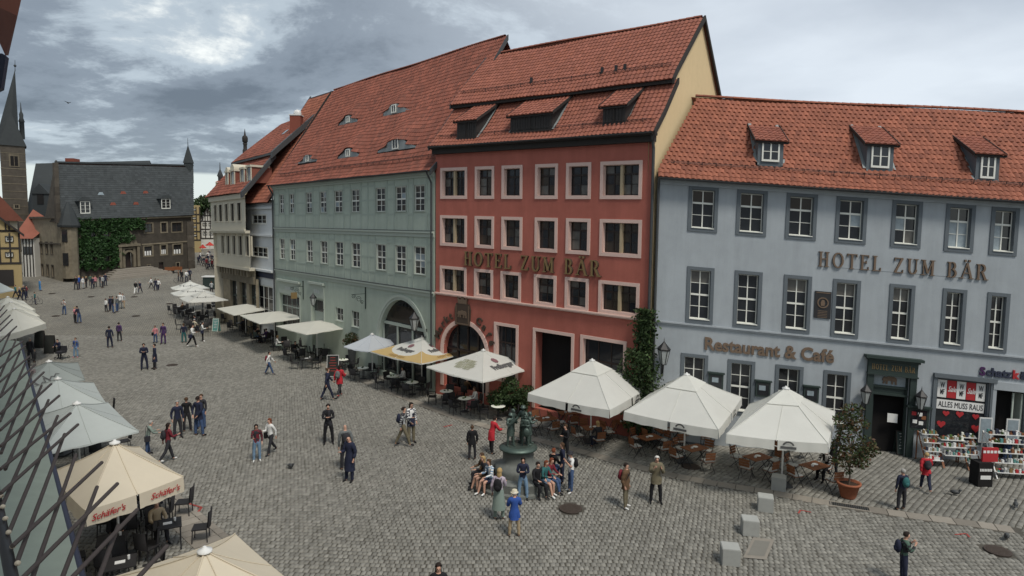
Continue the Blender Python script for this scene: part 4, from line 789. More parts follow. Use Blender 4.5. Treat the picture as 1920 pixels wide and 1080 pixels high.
# ------------------------------------------------------------------ ground
def ground_mesh():
    xs = [-700, -400, -250, -160]+[-120+4*i for i in range(0, 46)]+[80, 120, 300, 700]; ys = [-60, -10]+[4*i for i in range(0, 42)]+[180, 220, 260, 320, 450, 700, 900, 1300]
    m = MB(); vs = [(x, y, gz(y)-.035) for y in ys for x in xs]; n = len(xs)
    fs = [(j*n+i, j*n+i+1, (j+1)*n+i+1, (j+1)*n+i) for j in range(len(ys)-1) for i in range(n-1)]; m.add(vs, fs); return m
def paving_mat():
    m = bpy.data.materials.new('sett_paving_far'); m.use_nodes = True; t = m.node_tree; b = t.nodes['Principled BSDF']; b.inputs['Roughness'].default_value = .85; b.inputs['Specular IOR Level'].default_value = .3
    geo = t.nodes.new('ShaderNodeNewGeometry'); mp = t.nodes.new('ShaderNodeMapping'); mp.inputs['Rotation'].default_value = (0, 0, .15); t.links.new(geo.outputs['Position'], mp.inputs[0])
    br = t.nodes.new('ShaderNodeTexBrick'); br.inputs['Scale'].default_value = 1; br.inputs['Brick Width'].default_value = .24; br.inputs['Row Height'].default_value = .18; br.inputs['Mortar Size'].default_value = .022; br.inputs['Mortar Smooth'].default_value = .3
    br.inputs['Color1'].default_value = (.25, .232, .192, 1); br.inputs['Color2'].default_value = (.17, .165, .145, 1); br.inputs['Mortar'].default_value = (.075, .070, .060, 1); t.links.new(mp.outputs[0], br.inputs[0])
    f1 = noise(t, geo.outputs['Position'], .13, 5, .6); f2 = noise(t, geo.outputs['Position'], 1.1, 5, .65)
    v = mth('ADD', mth('ADD', mth('MULTIPLY', mth('SUBTRACT', f1, .5, tree=t), .9, tree=t), mth('MULTIPLY', mth('SUBTRACT', f2, .5, tree=t), .55, tree=t), tree=t), 1.0, tree=t)
    mx = t.nodes.new('ShaderNodeMix'); mx.data_type = 'RGBA'; mx.blend_type = 'MULTIPLY'; mx.inputs[0].default_value = 1; t.links.new(br.outputs[0], mx.inputs[6]); t.links.new(v, mx.inputs[7]); t.links.new(mx.outputs[2], b.inputs['Base Color'])
    bp = t.nodes.new('ShaderNodeBump'); bp.inputs['Strength'].default_value = .5; bp.inputs['Distance'].default_value = .02; t.links.new(mth('ADD', mth('MULTIPLY', br.outputs['Fac'], -1.0, tree=t), f2, tree=t), bp.inputs['Height']); t.links.new(bp.outputs[0], b.inputs['Normal'])
    return m
gnd_ob = ground_mesh().build('ground', paving_mat(), org=(0, 0, 0), kind='structure')
# setts: nearer rows are geometry. Regions in ground coordinates.
STRIP = [(1900, 993), (1835, 983), (1700, 965), (1560, 944), (1450, 924), (1345, 907), (1270, 893), (1170, 868), (1060, 838), (960, 812), (860, 784), (740, 738), (650, 700), (560, 668)]
SP = [gnd(*p).xy for p in STRIP]
def seg_d(p, a, b):
    ab = b-a; t = max(0, min(1, (p-a).dot(ab)/ab.dot(ab))); return (p-(a+ab*t)).length
COV = [(1070, 953, .42), (1871, 1032, .38)]
CP = [(gnd(x, y).xy, r) for x, y, r in COV]
def strip_side(p):                      # >0 on the house side of the slab strip
    best = None
    for a, b in zip(SP, SP[1:]):
        d = seg_d(p, a, b)
        if best is None or d < best[0]: ab = b-a; best = (d, (ab.x*(p.y-a.y)-ab.y*(p.x-a.x)))
    return best[0], best[1]
LA, LB_ = gnd(300, 905).xy, gnd(425, 1010).xy             # small slab border at the left terrace
SPn = np.array([(p.x, p.y) for p in SP])
def dist_strip(X, Y):
    D = np.full(X.shape, 1e9); S = np.zeros(X.shape)
    for (ax, ay), (bx, by) in zip(SPn, SPn[1:]):
        dx, dy = bx-ax, by-ay; t = np.clip(((X-ax)*dx+(Y-ay)*dy)/(dx*dx+dy*dy), 0, 1); d = np.hypot(X-ax-dx*t, Y-ay-dy*t); s = dx*(Y-ay)-dy*(X-ax); k = d < D; D[k] = d[k]; S[k] = s[k]
    return D, S
def setts(rot, cw, ch, sel, name, warp, ymax=57.5):
    c, s = math.cos(rot), math.sin(rot); U = np.arange(-75, 75, cw); V = np.arange(-75, 75, ch); UU, VV = np.meshgrid(U, V); UU = UU+(np.arange(len(V)) % 2)[:, None]*cw*.5
    UU = UU+rng.uniform(-.12, .12, UU.shape)*cw; 
    VV = VV+warp*np.sin(UU*.55)*.6+warp*.5*np.sin(UU*.21+VV*.13)
    X = UU*c-VV*s; Y = UU*s+VV*c
    px, py = 960+FPX*X/(Y*cp+CAMH*sp), 540+FPX*(CAMH*cp-Y*sp)/(Y*cp+CAMH*sp)     # keep what the view and a step to the side can show
    k = (Y > 14.2) & (Y < ymax) & (px > -260) & (px < 2180) & (py < 1250)
    D, S = dist_strip(X, Y); k &= sel(D, S, X, Y)
    for (q, r) in CP: k &= np.hypot(X-q.x, Y-q.y) > r+.07
    return X[k], Y[k], rot+warp*.3*np.cos(UU[k]*.55)
def stones(X, Y, R, cw, ch, name):
    n = len(X); w = cw*(.91+rng.uniform(-.10, .06, n))/2; h = ch*(.91+rng.uniform(-.10, .06, n))/2; z = rng.uniform(-.012, .008, n); R = R+rng.uniform(-.06, .06, n)
    order = np.argsort(Y); X, Y, R, w, h, z = X[order], Y[order], R[order], w[order], h[order], z[order]
    return X, Y, R, w, h, z
def sett_stuff(X, Y, R, w, h, z, name):
    n = len(X); c, s = np.cos(R), np.sin(R); V = np.zeros((n, 8, 3)); i = 0
    for f, dz in ((1, -.035), (.80, 0)):
        for sx, sy in ((-1, -1), (1, -1), (1, 1), (-1, 1)):
            j = rng.uniform(.93, 1.05, n); a, b = sx*w*f*j, sy*h*f*j; V[:, i, 0] = X+a*c-b*s; V[:, i, 1] = Y+a*s+b*c; V[:, i, 2] = z+dz; i += 1
    F = np.array([(4, 5, 6, 7), (0, 1, 5, 4), (1, 2, 6, 5), (2, 3, 7, 6), (3, 0, 4, 7)]); FF = (F[None]+8*np.arange(n)[:, None, None]).reshape(-1, 4)
    me = bpy.data.meshes.new(name); me.vertices.add(n*8); me.vertices.foreach_set('co', V.reshape(-1)); me.loops.add(len(FF)*4); me.loops.foreach_set('vertex_index', FF.reshape(-1)); me.polygons.add(len(FF)); me.polygons.foreach_set('loop_start', np.arange(0, len(FF)*4, 4)); me.polygons.foreach_set('loop_total', np.full(len(FF), 4))
    me.update(calc_edges=True); a = me.attributes.new('var', 'FLOAT', 'FACE'); a.data.foreach_set('value', np.repeat(rng.random(n), 5)); me.materials.append(M['cobble'])
    o = bpy.data.objects.new(name, me); COL.objects.link(o); o.parent = gnd_ob; o['kind'] = 'stuff'; return o
fan = -.08
A_ = setts(.0, .15, .215, lambda D, S, X, Y: (S > 0) & (D > .30) if False else ((S < 0) & (D > .30)), 'a', .22)
B_ = setts(.78, .17, .19, lambda D, S, X, Y: (S > 0) & (D > .30), 'b', .12)
def side_split(A, B): return A, B
# the plaza side of the strip carries the negative or the positive sign; the near picture centre tells which
q0 = np.array([gnd(960, 1000).x]), np.array([gnd(960, 1000).y]); sgn = dist_strip(*q0)[1][0]
if sgn > 0: A_ = setts(.0, .15, .215, lambda D, S, X, Y: (S > 0) & (D > .30), 'a', .22); B_ = setts(.78, .17, .19, lambda D, S, X, Y: (S < 0) & (D > .30), 'b', .12)
GRID_A = stones(*A_, .15, .215, 'a'); GRID_B = stones(*B_, .172, .200, 'b')
pj = 960+FPX*GRID_A[0]/(GRID_A[1]*cp+CAMH*sp); big = np.where((pj > 560) & (pj < 1900))[0][:300]; keep = np.ones(len(pj), bool); keep[big] = False
proto_sett = []
for v in range(8):
    m = MB(); a = [(sx*.5*random.uniform(.93, 1.05), sy*.5*random.uniform(.93, 1.05), -.035) for sx, sy in ((-1, -1), (1, -1), (1, 1), (-1, 1))]; t = [(x*.82, y*.82, 0) for x, y, _ in a]; m.add(a+t, [(4, 5, 6, 7), (0, 1, 5, 4), (1, 2, 6, 5), (2, 3, 7, 6), (3, 0, 4, 7)]); proto_sett.append(m.mesh('sett', [M['cobble']]))
for i in big:
    o = bpy.data.objects.new('sett', proto_sett[i % 8]); COL.objects.link(o); o.parent = gnd_ob; o.location = (GRID_A[0][i], GRID_A[1][i], GRID_A[5][i]); o.rotation_euler = (0, 0, GRID_A[2][i]); o.scale = (GRID_A[3][i]*2, GRID_A[4][i]*2, 1)
sett_stuff(*[g[keep] for g in GRID_A], 'plaza_setts'); sett_stuff(*GRID_B, 'terrace_setts')
m = MB(); X0 = [(-75, 14), (60, 14), (60, 57.5), (-75, 57.5)]; m.add([(x, y, -.030) for x, y in X0], [(0, 1, 2, 3)]); m.build('joint_bed', M['joint'], gnd_ob)
# granite slab strip with a drain grate
L_ = 0
for a, b in zip(SP, SP[1:]):
    d = (b-a); Ls = d.length; d.normalize(); nn = Vector((-d.y, d.x)); k = max(1, round(Ls/.62)); st = Ls/k
    for i in range(k):
        if 1555 < 960+FPX*(a+d*st*(i+.5)).x/((a+d*st*(i+.5)).y*cp+CAMH*sp) < 1632: continue
        p0 = a+d*(st*i+.012); p1 = a+d*(st*(i+1)-.012); z = random.uniform(-.006, .004); m = MB()
        for lo, hi in ((-.27, .27),): m.add([(*(p0+nn*lo), -.04), (*(p1+nn*lo), -.04), (*(p1+nn*hi), -.04), (*(p0+nn*hi), -.04), (*(p0+nn*lo), z), (*(p1+nn*lo), z), (*(p1+nn*hi), z), (*(p0+nn*hi), z)], [(0, 1, 5, 4), (1, 2, 6, 5), (2, 3, 7, 6), (3, 0, 4, 7), (4, 5, 6, 7)], var=random.random())
        if (a.y+b.y)/2 < 30: m.build('slab', M['slab'], gnd_ob)
        else: m.build('slab', M['slab'], gnd_ob)
p = gnd(1555, 943).xy; q = gnd(1632, 955).xy; d = (q-p).normalized(); nn = Vector((-d.y, d.x)); Lg = (q-p).length
gt = thing('drain_grate', (*((p+q)/2), 0), 'long slotted drain grate set into the slab strip', 'drain grate'); m = MB()
n = int(Lg/.07)
for i in range(n): a = p+d*(i*.07); m.add([(*(a-nn*.17), -.03), (*(a+d*.035-nn*.17), -.03), (*(a+d*.035+nn*.17), -.03), (*(a+nn*.17), -.03), (*(a-nn*.17), .004), (*(a+d*.035-nn*.17), .004), (*(a+d*.035+nn*.17), .004), (*(a+nn*.17), .004)], BOXF)
m.build('grate_bars', M['gutter'], gt, kind='stuff'); m = MB()
for s_ in (-1, 1): a = p+nn*.2*s_; b = q+nn*.2*s_; m.add([(*(a-nn*.03), -.03), (*(b-nn*.03), -.03), (*(b+nn*.03), -.03), (*(a+nn*.03), -.03), (*(a-nn*.03), .006), (*(b-nn*.03), .006), (*(b+nn*.03), .006), (*(a+nn*.03), .006)], BOXF)
m.build('grate_frame', M['slab'], gt)
def cover(px, py, r, lab, z=.0):
    g = gnd(px, py, .018); t = thing('manhole_cover', g, lab, 'manhole cover', None); m = MB(); m.lathe(g.x, g.y, [(r, g.z-.03), (r, g.z+.006), (r*.9, g.z+.008)], 28, 0, False); m.build('rim', M['ironcover'], t)
    m = MB(); m.lathe(g.x, g.y, [(r*.86, g.z), (r*.86, g.z+.012)], 28, 0, False); k = int(r*1.6/.06)
    for i in range(-k//2, k//2+1): w = math.sqrt(max(.01, (r*.8)**2-(i*.08)**2)); m.box(g.x-w, g.x+w, g.y+i*.08-.012, g.y+i*.08+.012, g.z+.012, g.z+.02) if abs(i*.08) < r*.8 else None
    m.build('lid', M['ironcover'], t)
cover(1070, 953, .40, 'round rusty manhole cover in front of the fountain'); cover(1871, 1032, .36, 'round dark manhole cover at the bottom right of the square')
for i, (x, y, l) in enumerate([(255, 592, 'the middle of the far square'), (105, 592, 'the far square nearest the cream parasols'), (98, 550, 'the far square below the town hall corner'), (171, 556, 'the far square below the ivy'), (318, 569, 'the far square left of the far parasols'), (323, 684, 'the square just below the two men in dark clothes'), (252, 556, 'the far square in front of the stairs'), (1295, 874, 'the terrace by the second big parasol')]): cover(x, y, .38, 'small round manhole cover in '+l)
g = [gnd(*p_) for p_ in ((1393, 1046), (1412, 1008), (1452, 1012), (1437, 1050))]                      # slab framed service cover
t = thing('service_cover', g[0], 'square slab framed service cover beside the lowest stone block', 'service cover'); m = MB(); c_ = sum(g, Vector())/4; m.add([(*p_.xy, .012) for p_ in g], [(0, 1, 2, 3)]); m.build('frame', M['slab'], t)
m = MB(); m.add([(*(c_+(p_-c_)*.72).xy, .018) for p_ in g], [(0, 1, 2, 3)]); m.build('lid', M['gravelroad'], t)
def mark(pts, w, lab):                                                          # worn red paint marks
    P = [gnd(*p_).xy for p_ in pts]; m = MB()
    for a, b in zip(P, P[1:]): d = (b-a).normalized(); nn = Vector((-d.y, d.x))*w/2; m.add([(*(a-nn), .014), (*(b-nn), .014), (*(b+nn), .014), (*(a+nn), .014)], [(0, 1, 2, 3)])
    m.build('red_mark', M['dirtyred'], label=lab, cat='paint mark')
mark([(1497, 963), (1501, 957), (1521, 961)], .06, 'worn red L shaped paint mark below the slab strip'); mark([(1790, 1003), (1812, 1001), (1818, 1008)], .06, 'worn red paint mark near the right end of the slab strip'); mark([(832, 801), (848, 797)], .10, 'faded red paint mark near the cafe tables'); mark([(352, 944), (378, 952), (372, 960)], .08, 'worn red paint mark beside the left terrace')
rsl = MB()
for k in range(14):                                                             # left terrace border
    a = LA.lerp(LB_, k/14); b = LA.lerp(LB_, (k+.94)/14); d = (b-a).normalized(); nn = Vector((-d.y, d.x)); m = MB()
    for lo, hi in ((-.12, .10), (.13, .95)): m2 = MB(); m2.add([(*(a-nn*hi), .012), (*(b-nn*hi), .012), (*(b-nn*lo), .012), (*(a-nn*lo), .012), (*(a-nn*hi), -.03), (*(b-nn*hi), -.03), (*(b-nn*lo), -.03), (*(a-nn*lo), -.03)], BOXF, var=random.random()); m2.build('slab', M['slab'], gnd_ob)
# ------------------------------------------------------------------ narrow white house and beige corner house
hw = thing('narrow_white_house', FG.w(-57, 0), 'narrow white house with orange roof squeezed between beige and green houses', 'house')
N0, N1 = FG.px(463, 450)[0], G0-.02; zn = FG.px(470, 381, .45)[1]
wr = [pxrect(FG, 474, 404, 494, 418), pxrect(FG, 475, 463, 496, 483)]
w1 = pxrect(FG, 473, 402, 500, 421); w2 = pxrect(FG, 473, 461, 503, 485); w3_ = pxrect(FG, 484, 533, 512, 575); w3_ = (w3_[0], w3_[1], .8, w3_[3])
wall_grid(FG, N0, N1, -1, zn, [(a, b, c, d) for a, b, c, d in (w1, w2, w3_)]).build('wall', M['whitewall'], hw); body(FG, hw, N0, N1, -1, zn-.1, 0, -11, M['whitewall'])
for r in (w1, w2): window(FG, hw, r, .03, M['white'], M['white'], 3, [1, 1.4], o=-.04, fw=.09)
window(FG, hw, w3_, 0, M['white'], M['white'], 3, [1, 1, 1], o=-.06, fw=.1, name='shop_window')
m = wallm(FG)
for z, o in ((FG.px(490, 440)[1], .25), (FG.px(490, 505)[1], .35)): m.box(N0, N1, z-.12, z+.05, 0, o)
m.box(N0, N1, FG.px(490, 392)[1], FG.px(490, 388)[1], 0, .2); m.build('string_course', M['whitewall'], hw)
m = wallm(FG); zz_ = FG.px(490, 512)[1]; m.box(N0, N1, zz_-.35, zz_+.1, 0, .1); m.build('fascia', M['navy'], hw)
PN = [(.45, zn), (-6.6, zn+7.05*1.54)]
roof_tiles(FG, hw, PN, lambda r: N0-.1, lambda r: N1-.1, .3, .36, M['tile']); downpipe(FG, hw, [(N0+.1, zn-.2, .5), (N0+.1, zn-.8, .15), (N0+.1, -.1, .15)])
rake(FG, hw, N0-.1, PN, M['gutter'], .3, .35)
# beige corner house
FBE = fac_two((-30.2, 65), (-23.7, 57.24), 0.0); hbz = thing('beige_corner_house', FBE.w(5, .2), 'beige corner house with mansard roof arched dormers and jettied floors', 'house')
sB = 3.6
def bx(x, y): return 380+x/sB, 300+y/sB
K1 = [(103,122),(137,160),(177,200),(217,242),(262,288)]; K2 = [(127,148),(163,186),(202,225),(243,270),(290,317)]
b1 = [pxrect(FBE, *bx(a, 300), *bx(b, 412)) for a, b in K1]; b2 = [pxrect(FBE, *bx(a, 512), *bx(b, 638)) for a, b in K2]
for L in (b1, b2): za = sum(r[2] for r in L)/5; zb = sum(r[3] for r in L)/5; L[:] = [(a, b, za, zb) for a, b, _, _ in L]
zj1 = FBE.px(*bx(100, 475))[1]; zj2 = FBE.px(*bx(200, 720))[1]; ze = 13.1; u0b, u1b = -.9, 10.2
gb = [pxrect(FBE, *bx(160, 800), *bx(208, 960)), pxrect(FBE, *bx(222, 800), *bx(272, 965)), pxrect(FBE, *bx(286, 800), *bx(335, 970))]
gb = [(a, b, .1, d) for a, b, c, d in gb]
wall_grid(FBE, u0b, u1b, zj1, ze, b1, o=.35).build('wall', M['beige'], hbz); wall_grid(FBE, u0b+.5, u1b, zj2, zj1, b2, o=.0).build('wall', M['beige'], hbz); wall_grid(FBE, u0b+1.2, u1b, -1, zj2, gb, o=-.35).build('ground_floor_wall', M['stone'], hbz)
for L, o in ((b1, .25), (b2, -.1)):
    for r in L: window(FBE, hbz, (r[0]-.1, r[1]+.1, r[2]-.1, r[3]+.1), .1, M['cream'] if 0 else M['beige'], M['brownframe'], 2, [1, 1, 1], o=o, trimo=o+.16, sill=False, fw=.06)
for r in gb: window(FBE, hbz, r, 0, M['beige'], M['greendark'], 3, [2, 1], o=-.6, fw=.12, name='shop_front', sill=False, transom=1)
m = wallm(FBE); m.box(u0b, u1b, zj1-.25, zj1, -.02, .42); m.box(u0b, u1b, zj1-.10, zj1+.12, .34, .5); m.box(u0b+.4, u1b, zj2-.15, zj2+.1, -.4, .12); m.box(u0b, u1b, ze-.5, ze, .34, .55); m.build('jetty_moulding', M['beige'], hbz)
for k in range(11):
    u = u0b+1.3+k*.88; wallm(FBE).box(u-.12, u+.12, zj2-.75, zj2-.15, -.38, .05).build('corbel', M['stone'], hbz)
m = wallm(FBE); m.box(u0b+1.1, u1b, zj2-1.4, zj2-.75, -.4, -.22); m.build('frieze', M['stone'], hbz)
q = wallm(FBE)
for zt, zb in ((-1, zj2), (zj2, zj1), (zj1, ze)): q.quad((u0b+.5, zt, -12), (u0b+.5, zt, .3), (u0b+.5, zb, .3), (u0b+.5, zb, -12))
q.quad((u0b, -1, -12), (u1b, -1, -12), (u1b, 20, -12), (u0b, 20, -12)); q.build('side_wall', M['beige'], hbz); q = wallm(FBE); q.quad((u0b+.6, -1, -.9), (u1b, -1, -.9), (u1b, ze, -.9), (u0b+.6, ze, -.9)); q.build('dark_interior', M['shadowin'], hbz)  # last sheet is near-black, room shade set as colour
PZ1 = [(.75, ze), (-.1, ze+1.0), (-2.3, 16.85)]; PZ2 = [(-1.8, 16.75), (-2.4, 17.35), (-6.3, 21.0)]
roof_tiles(FBE, hbz, PZ1, lambda r: u0b-.6+.15*r, lambda r: u1b+.1+.1*r, .34, .38, M['tiledark'], name2='lower_tiles'); roof_tiles(FBE, hbz, PZ2, lambda r: u0b-.1+.42*r, lambda r: u1b+.6, .34, .38, M['tiledark'], name2='upper_tiles')
wallm(FBE).box(u0b-.1, u1b+.5, 16.55, 16.78, -1.95, -1.78).build('mansard_cornice', M['gutter'], hbz); rake(FBE, hbz, u1b+.3, PZ1, M['gutter'], .5, .5); rake(FBE, hbz, u1b+.75, PZ2, M['gutter'], .5, .5)
wallm(FBE).quad((u1b+.6, 21, -6.3), (u0b+2, 21, -6.3), (u0b+2, 14, -12), (u1b+.6, 14, -12)).build('rear_roof', M['tiledark'], hbz)
def arch_dormer(px0, px1, pyb, pyt, round_=True):
    u, o, z = FBE.onprof(px0, pyb, PZ1); u2 = FBE.px(px1, pyb, o)[0]; zt = FBE.px(px0, pyt, o)[1]; d = bpy.data.objects.new('dormer', None); COL.objects.link(d); d.parent = hbz; b_ = FBE.w(u, z, o); d.location = b_-loc_of(hbz); WL[d.name] = b_
    wallm(FBE).box(u, u2, z-.2, zt, o-1.8, o).build('cheek', M['tiledark'], d); m = wallm(FBE); w = (u2-u)
    m.box(u-.05, u+.12, z-.1, zt, o, o+.08); m.box(u2-.12, u2+.05, z-.1, zt, o, o+.08); m.box(u-.1, u2+.1, zt-.06, zt+.12, o-1.6, o+.14)
    if round_: m.prism([((u+u2)/2+w*.5*math.cos(math.pi*k/10), zt+.12+w*.45*math.sin(math.pi*k/10)) for k in range(11)], o-1.4, o+.08)
    m.build('dormer_frame', M['beige'], d); wallm(FBE).box(u+.15, u2-.15, z, zt-.1, o+.01, o+.03).build('pane', M['glass'], d)
arch_dormer(424.5, 429, 348, 323); arch_dormer(434, 441, 347, 321); arch_dormer(452, 459.5, 342, 317, False); arch_dormer(464.5, 472, 339, 313, False)
for x, y in ((530, 253), (489, 268)):
    u, o, z = FBE.onprof(x, y, PZ2); m = wallm(FBE); m.add([(u-.35, z+.1, o), (u+.35, z+.1, o), (u+.35, z+.55, o-.5), (u-.35, z+.55, o-.5)], [(0, 1, 2, 3)]); m.build('skylight', M['curtain'], hbz)
cpt = at(556, 228, 60); m = MB(); m.box(cpt.x-.5, cpt.x+.5, cpt.y-.4, cpt.y+.4, cpt.z-2.5, cpt.z+.55); c_ = m.build('chimney', M['brick'], hbz); m = MB(); m.ball((cpt.x+.1, cpt.y, cpt.z+.75), .38, .3, .35, 10, 6); m.box(cpt.x-.56, cpt.x+.56, cpt.y-.45, cpt.y+.45, cpt.z+.5, cpt.z+.6); m.build('chimney_cap', M['alu'], c_)
fp = at(460, 288, 78); t = thing('roof_turret', fp, 'slim dark ornate roof lantern turret behind the beige house', 'turret'); m = MB(); s_ = 78/FPX
m.lathe(fp.x, fp.y, [(5*s_, fp.z-2), (5*s_, fp.z+6*s_), (3.6*s_, fp.z+8*s_), (3.4*s_, fp.z+16*s_), (4.6*s_, fp.z+18*s_), (3*s_, fp.z+19*s_)], 8); m.build('shaft', M['timber'], t)
m = MB(); m.lathe(fp.x, fp.y, [(3*s_, fp.z+19*s_), (5.2*s_, fp.z+22*s_), (5.4*s_, fp.z+28*s_), (4.6*s_, fp.z+31*s_), (2*s_, fp.z+33*s_), (1.4*s_, fp.z+37*s_), (.3*s_, fp.z+45*s_)], 8); m.build('cupola', M['timber'], t)
hp = thing('distant_gabled_house', at(418, 380, 100), 'distant house with pinkish roof and small turret beyond the beige house', 'house')
a = at(405, 372, 100); b = at(425, 335, 100); m = MB(); m.box(a.x, a.x+5, 100, 108, gz(100), b.z-.6); m.build('wall', M['yellow'], hp); m = MB(); m.add([(a.x, 99.7, b.z-.6), (a.x+5, 99.7, b.z-.6), (a.x+5, 103.5, b.z+.6), (a.x, 103.5, b.z+.6), (a.x, 107.5, b.z-.6), (a.x+5, 107.5, b.z-.6)], [(0, 1, 2, 3), (3, 2, 5, 4)]); m.build('roof', M['tilered'], hp)
m = MB(); m.lathe(a.x+.3, 101, [(.35, b.z-3), (.35, b.z+.3), (.5, b.z+.5), (.1, b.z+1.5), (.04, b.z+2.6)], 8); m.build('turret', M['gutter'], hp)
# ------------------------------------------------------------------ foliage helper
def leaves(name, pts_fn, n, size, mt, parent=None, **kw):
    m_v = np.zeros((n, 4, 3)); C = np.array([pts_fn() for _ in range(n)]); d = rng.normal(size=(n, 3)); d /= np.linalg.norm(d, axis=1)[:, None]; e = np.cross(d, rng.normal(size=(n, 3))); e /= np.linalg.norm(e, axis=1)[:, None]
    s = size*rng.uniform(.6, 1.35, n)[:, None]; m_v[:, 0] = C-d*s; m_v[:, 1] = C+e*s*.55; m_v[:, 2] = C+d*s; m_v[:, 3] = C-e*s*.55
    me = bpy.data.meshes.new(name); V = m_v.reshape(-1, 3); lo = np.array([V[:, 0].mean(), V[:, 1].mean(), V[:, 2].min()]); me.from_pydata((V-lo).tolist(), [], [(4*i, 4*i+1, 4*i+2, 4*i+3) for i in range(n)])
    a = me.attributes.new('var', 'FLOAT', 'FACE'); a.data.foreach_set('value', rng.random(n)); me.materials.append(mt)
    o = bpy.data.objects.new(name, me); COL.objects.link(o); WL[o.name] = Vector(lo)
    if parent is not None: o.parent = parent; o.location = Vector(lo)-loc_of(parent)
    else: o.location = lo
    return props(o, kw.get('label'), kw.get('cat'), kw.get('group'), kw.get('kind'))
def blob_pts(clumps):
    w = np.array([c[3]**3 for c in clumps]); w = w/w.sum(); cs = np.array(clumps)
    def f():
        c = cs[rng.choice(len(cs), p=w)]; v = rng.normal(size=3); v /= np.linalg.norm(v); return c[:3]+v*c[3]*rng.uniform(.55, 1.05)*np.array([1, 1, .8])
    return f
# ------------------------------------------------------------------ town hall
A0, B0 = at(118, 520, 92), at(362, 503, 107); FT = fac_two(A0, B0); C0 = at(63, 500, 99); FS = fac_two(C0, A0)
for F__, P0, P1 in ((FT, at(118, 412, 92), at(362, 403, 107)),): F__.sl = (P1.z-P0.z)/((Vector(P1.xy)-Vector(P0.xy)).length)
th = thing('town_hall', A0, 'old stone town hall with steep slate roof ivy front and corner turret', 'town hall')
LT = (B0.xy-A0.xy).length; zE = at(118, 412, 92).z
tw = []
s_ = 6.0
def tp(x, y): return 200+x/s_, 380+y/s_
wins = [((410,225),(530,345)), ((600,215),(690,340)), ((720,215),(860,335))]; low = [((405,480),(530,605)), ((595,465),(690,590)), ((735,460),(860,585))]
W1 = [pxrect(FT, *tp(*a), *tp(*b)) for a, b in wins]; W2 = [pxrect(FT, *tp(*a), *tp(*b)) for a, b in low]
WL_ = [pxrect(FT, *p) for p in ((136, 430, 152, 447), (168, 431, 183, 447), (192, 430, 208, 446), (137, 476, 155, 492), (170, 478, 182, 492), (192, 475, 208, 492))]
sm = [pxrect(FT, *tp(450, 695), *tp(500, 765)), pxrect(FT, *tp(775, 670), *tp(825, 740))]
pd = pxrect(FT, *tp(205, 545), *tp(288, 722)); d3 = pxrect(FT, *tp(588, 672), *tp(642, 775))
ALLW = W1+W2+WL_
def mk_wall(fac, u0, u1, z0, z1, holes, mt, par): wall_grid(fac, u0, u1, z0, z1, holes).build('wall', mt, par)
mk_wall(FT, 0, LT, -1, zE, ALLW+sm+[pd, d3], M['stoned'], th)
for r in W2: 
    f, _ = window(FT, th, r, .22, M['stone'], M['timber'], 3, [1, 1, 1], o=-.15, fw=.09, sill=False)
    for k in range(3): w = (r[1]-r[0]-.5)/3; wallm(FT).box(r[0]+.28+k*w, r[0]+.28+k*w+w*.62, r[2]+.25, r[2]+.95, -.10, -.08).build('white_pane_blind', M['paper'], f)
for r in W1+WL_: window(FT, th, r, .18, M['stone'], M['brownframe'], 2, [1, 1], o=-.15, fw=.09, sill=False)
for r in sm: window(FT, th, r, .12, M['stone'], M['brownframe'], 2, [1, 1], o=-.15, fw=.07, sill=False)
wallm(FT).box(*d3, -.3, -.25).build('side_door', M['brownframe'], th); wallm(FT).box(*pd, -.5, -.45).build('portal_door', M['brownframe'], th)
m = wallm(FT); pu = (pd[0]+pd[1])/2; pr = (pd[1]-pd[0])/2                     # portal: pillars, arch, entablature and crest
for s2 in (-1, 1): m.box(pu+s2*(pr+.1), pu+s2*(pr+.45), pd[2], pd[3]+.3, 0, .35); m.box(pu+s2*(pr+.62), pu+s2*(pr+1.0), pd[2], pd[3]+.7, 0, .55)
m.box(pu-pr-1.1, pu+pr+1.1, pd[3]+.7, pd[3]+1.05, 0, .65); m.box(pu-pr-.5, pu+pr+.5, pd[3]+.3, pd[3]+.5, 0, .3)
for k in range(10): t0, t1 = math.pi*k/10, math.pi*(k+1)/10; m.prism([(pu+(pr)*math.cos(t0), pd[3]-.6+pr*math.sin(t0)*.9), (pu+(pr+.3)*math.cos(t0), pd[3]-.6+(pr+.3)*math.sin(t0)), (pu+(pr+.3)*math.cos(t1), pd[3]-.6+(pr+.3)*math.sin(t1)), (pu+pr*math.cos(t1), pd[3]-.6+pr*math.sin(t1)*.9)], 0, .3)
m.prism([(pu-1.3, pd[3]+1.05), (pu+1.3, pd[3]+1.05), (pu+.9, pd[3]+2.1), (pu+.5, pd[3]+2.8), (pu, pd[3]+3.3), (pu-.5, pd[3]+2.8), (pu-.9, pd[3]+2.1)], 0, .3); m.build('portal', M['stone'], th)
m = wallm(FT); m.box(0, LT, zE-.35, zE, 0, .4); zm = FT.px(300, 455)[1]; m.box(pu+2, LT, zm-.2, zm, 0, .12); m.build('cornice', M['stone'], th)
for i in range(5): wallm(FT).box(LT-.9-.0*i, LT+.25, -1+i*2.2, 1.15+i*2.2, -.6, .25).build('quoin', M['stoned'], th)
RT = [(.55, zE-.05), (0, zE+.5), (-5.2, at(235, 310, 105).z-FT.sl*LT/2)]
RL = math.hypot(5.2, RT[2][1]-zE-.5)+.78; roof_tiles(FT, th, RT, lambda r: -.3+1.7*r/RL, lambda r: LT+.2+2.9*r/RL, .45, .40, M['slate'], amp=.0, name2='slates')
wallm(FT).quad((LT+3.1, RT[2][1], -5.2), (1.4, RT[2][1], -5.2), (.2, zE, -7.0), (LT+.2, zE, -7.0)).build('rear_roof', M['slate'], th)
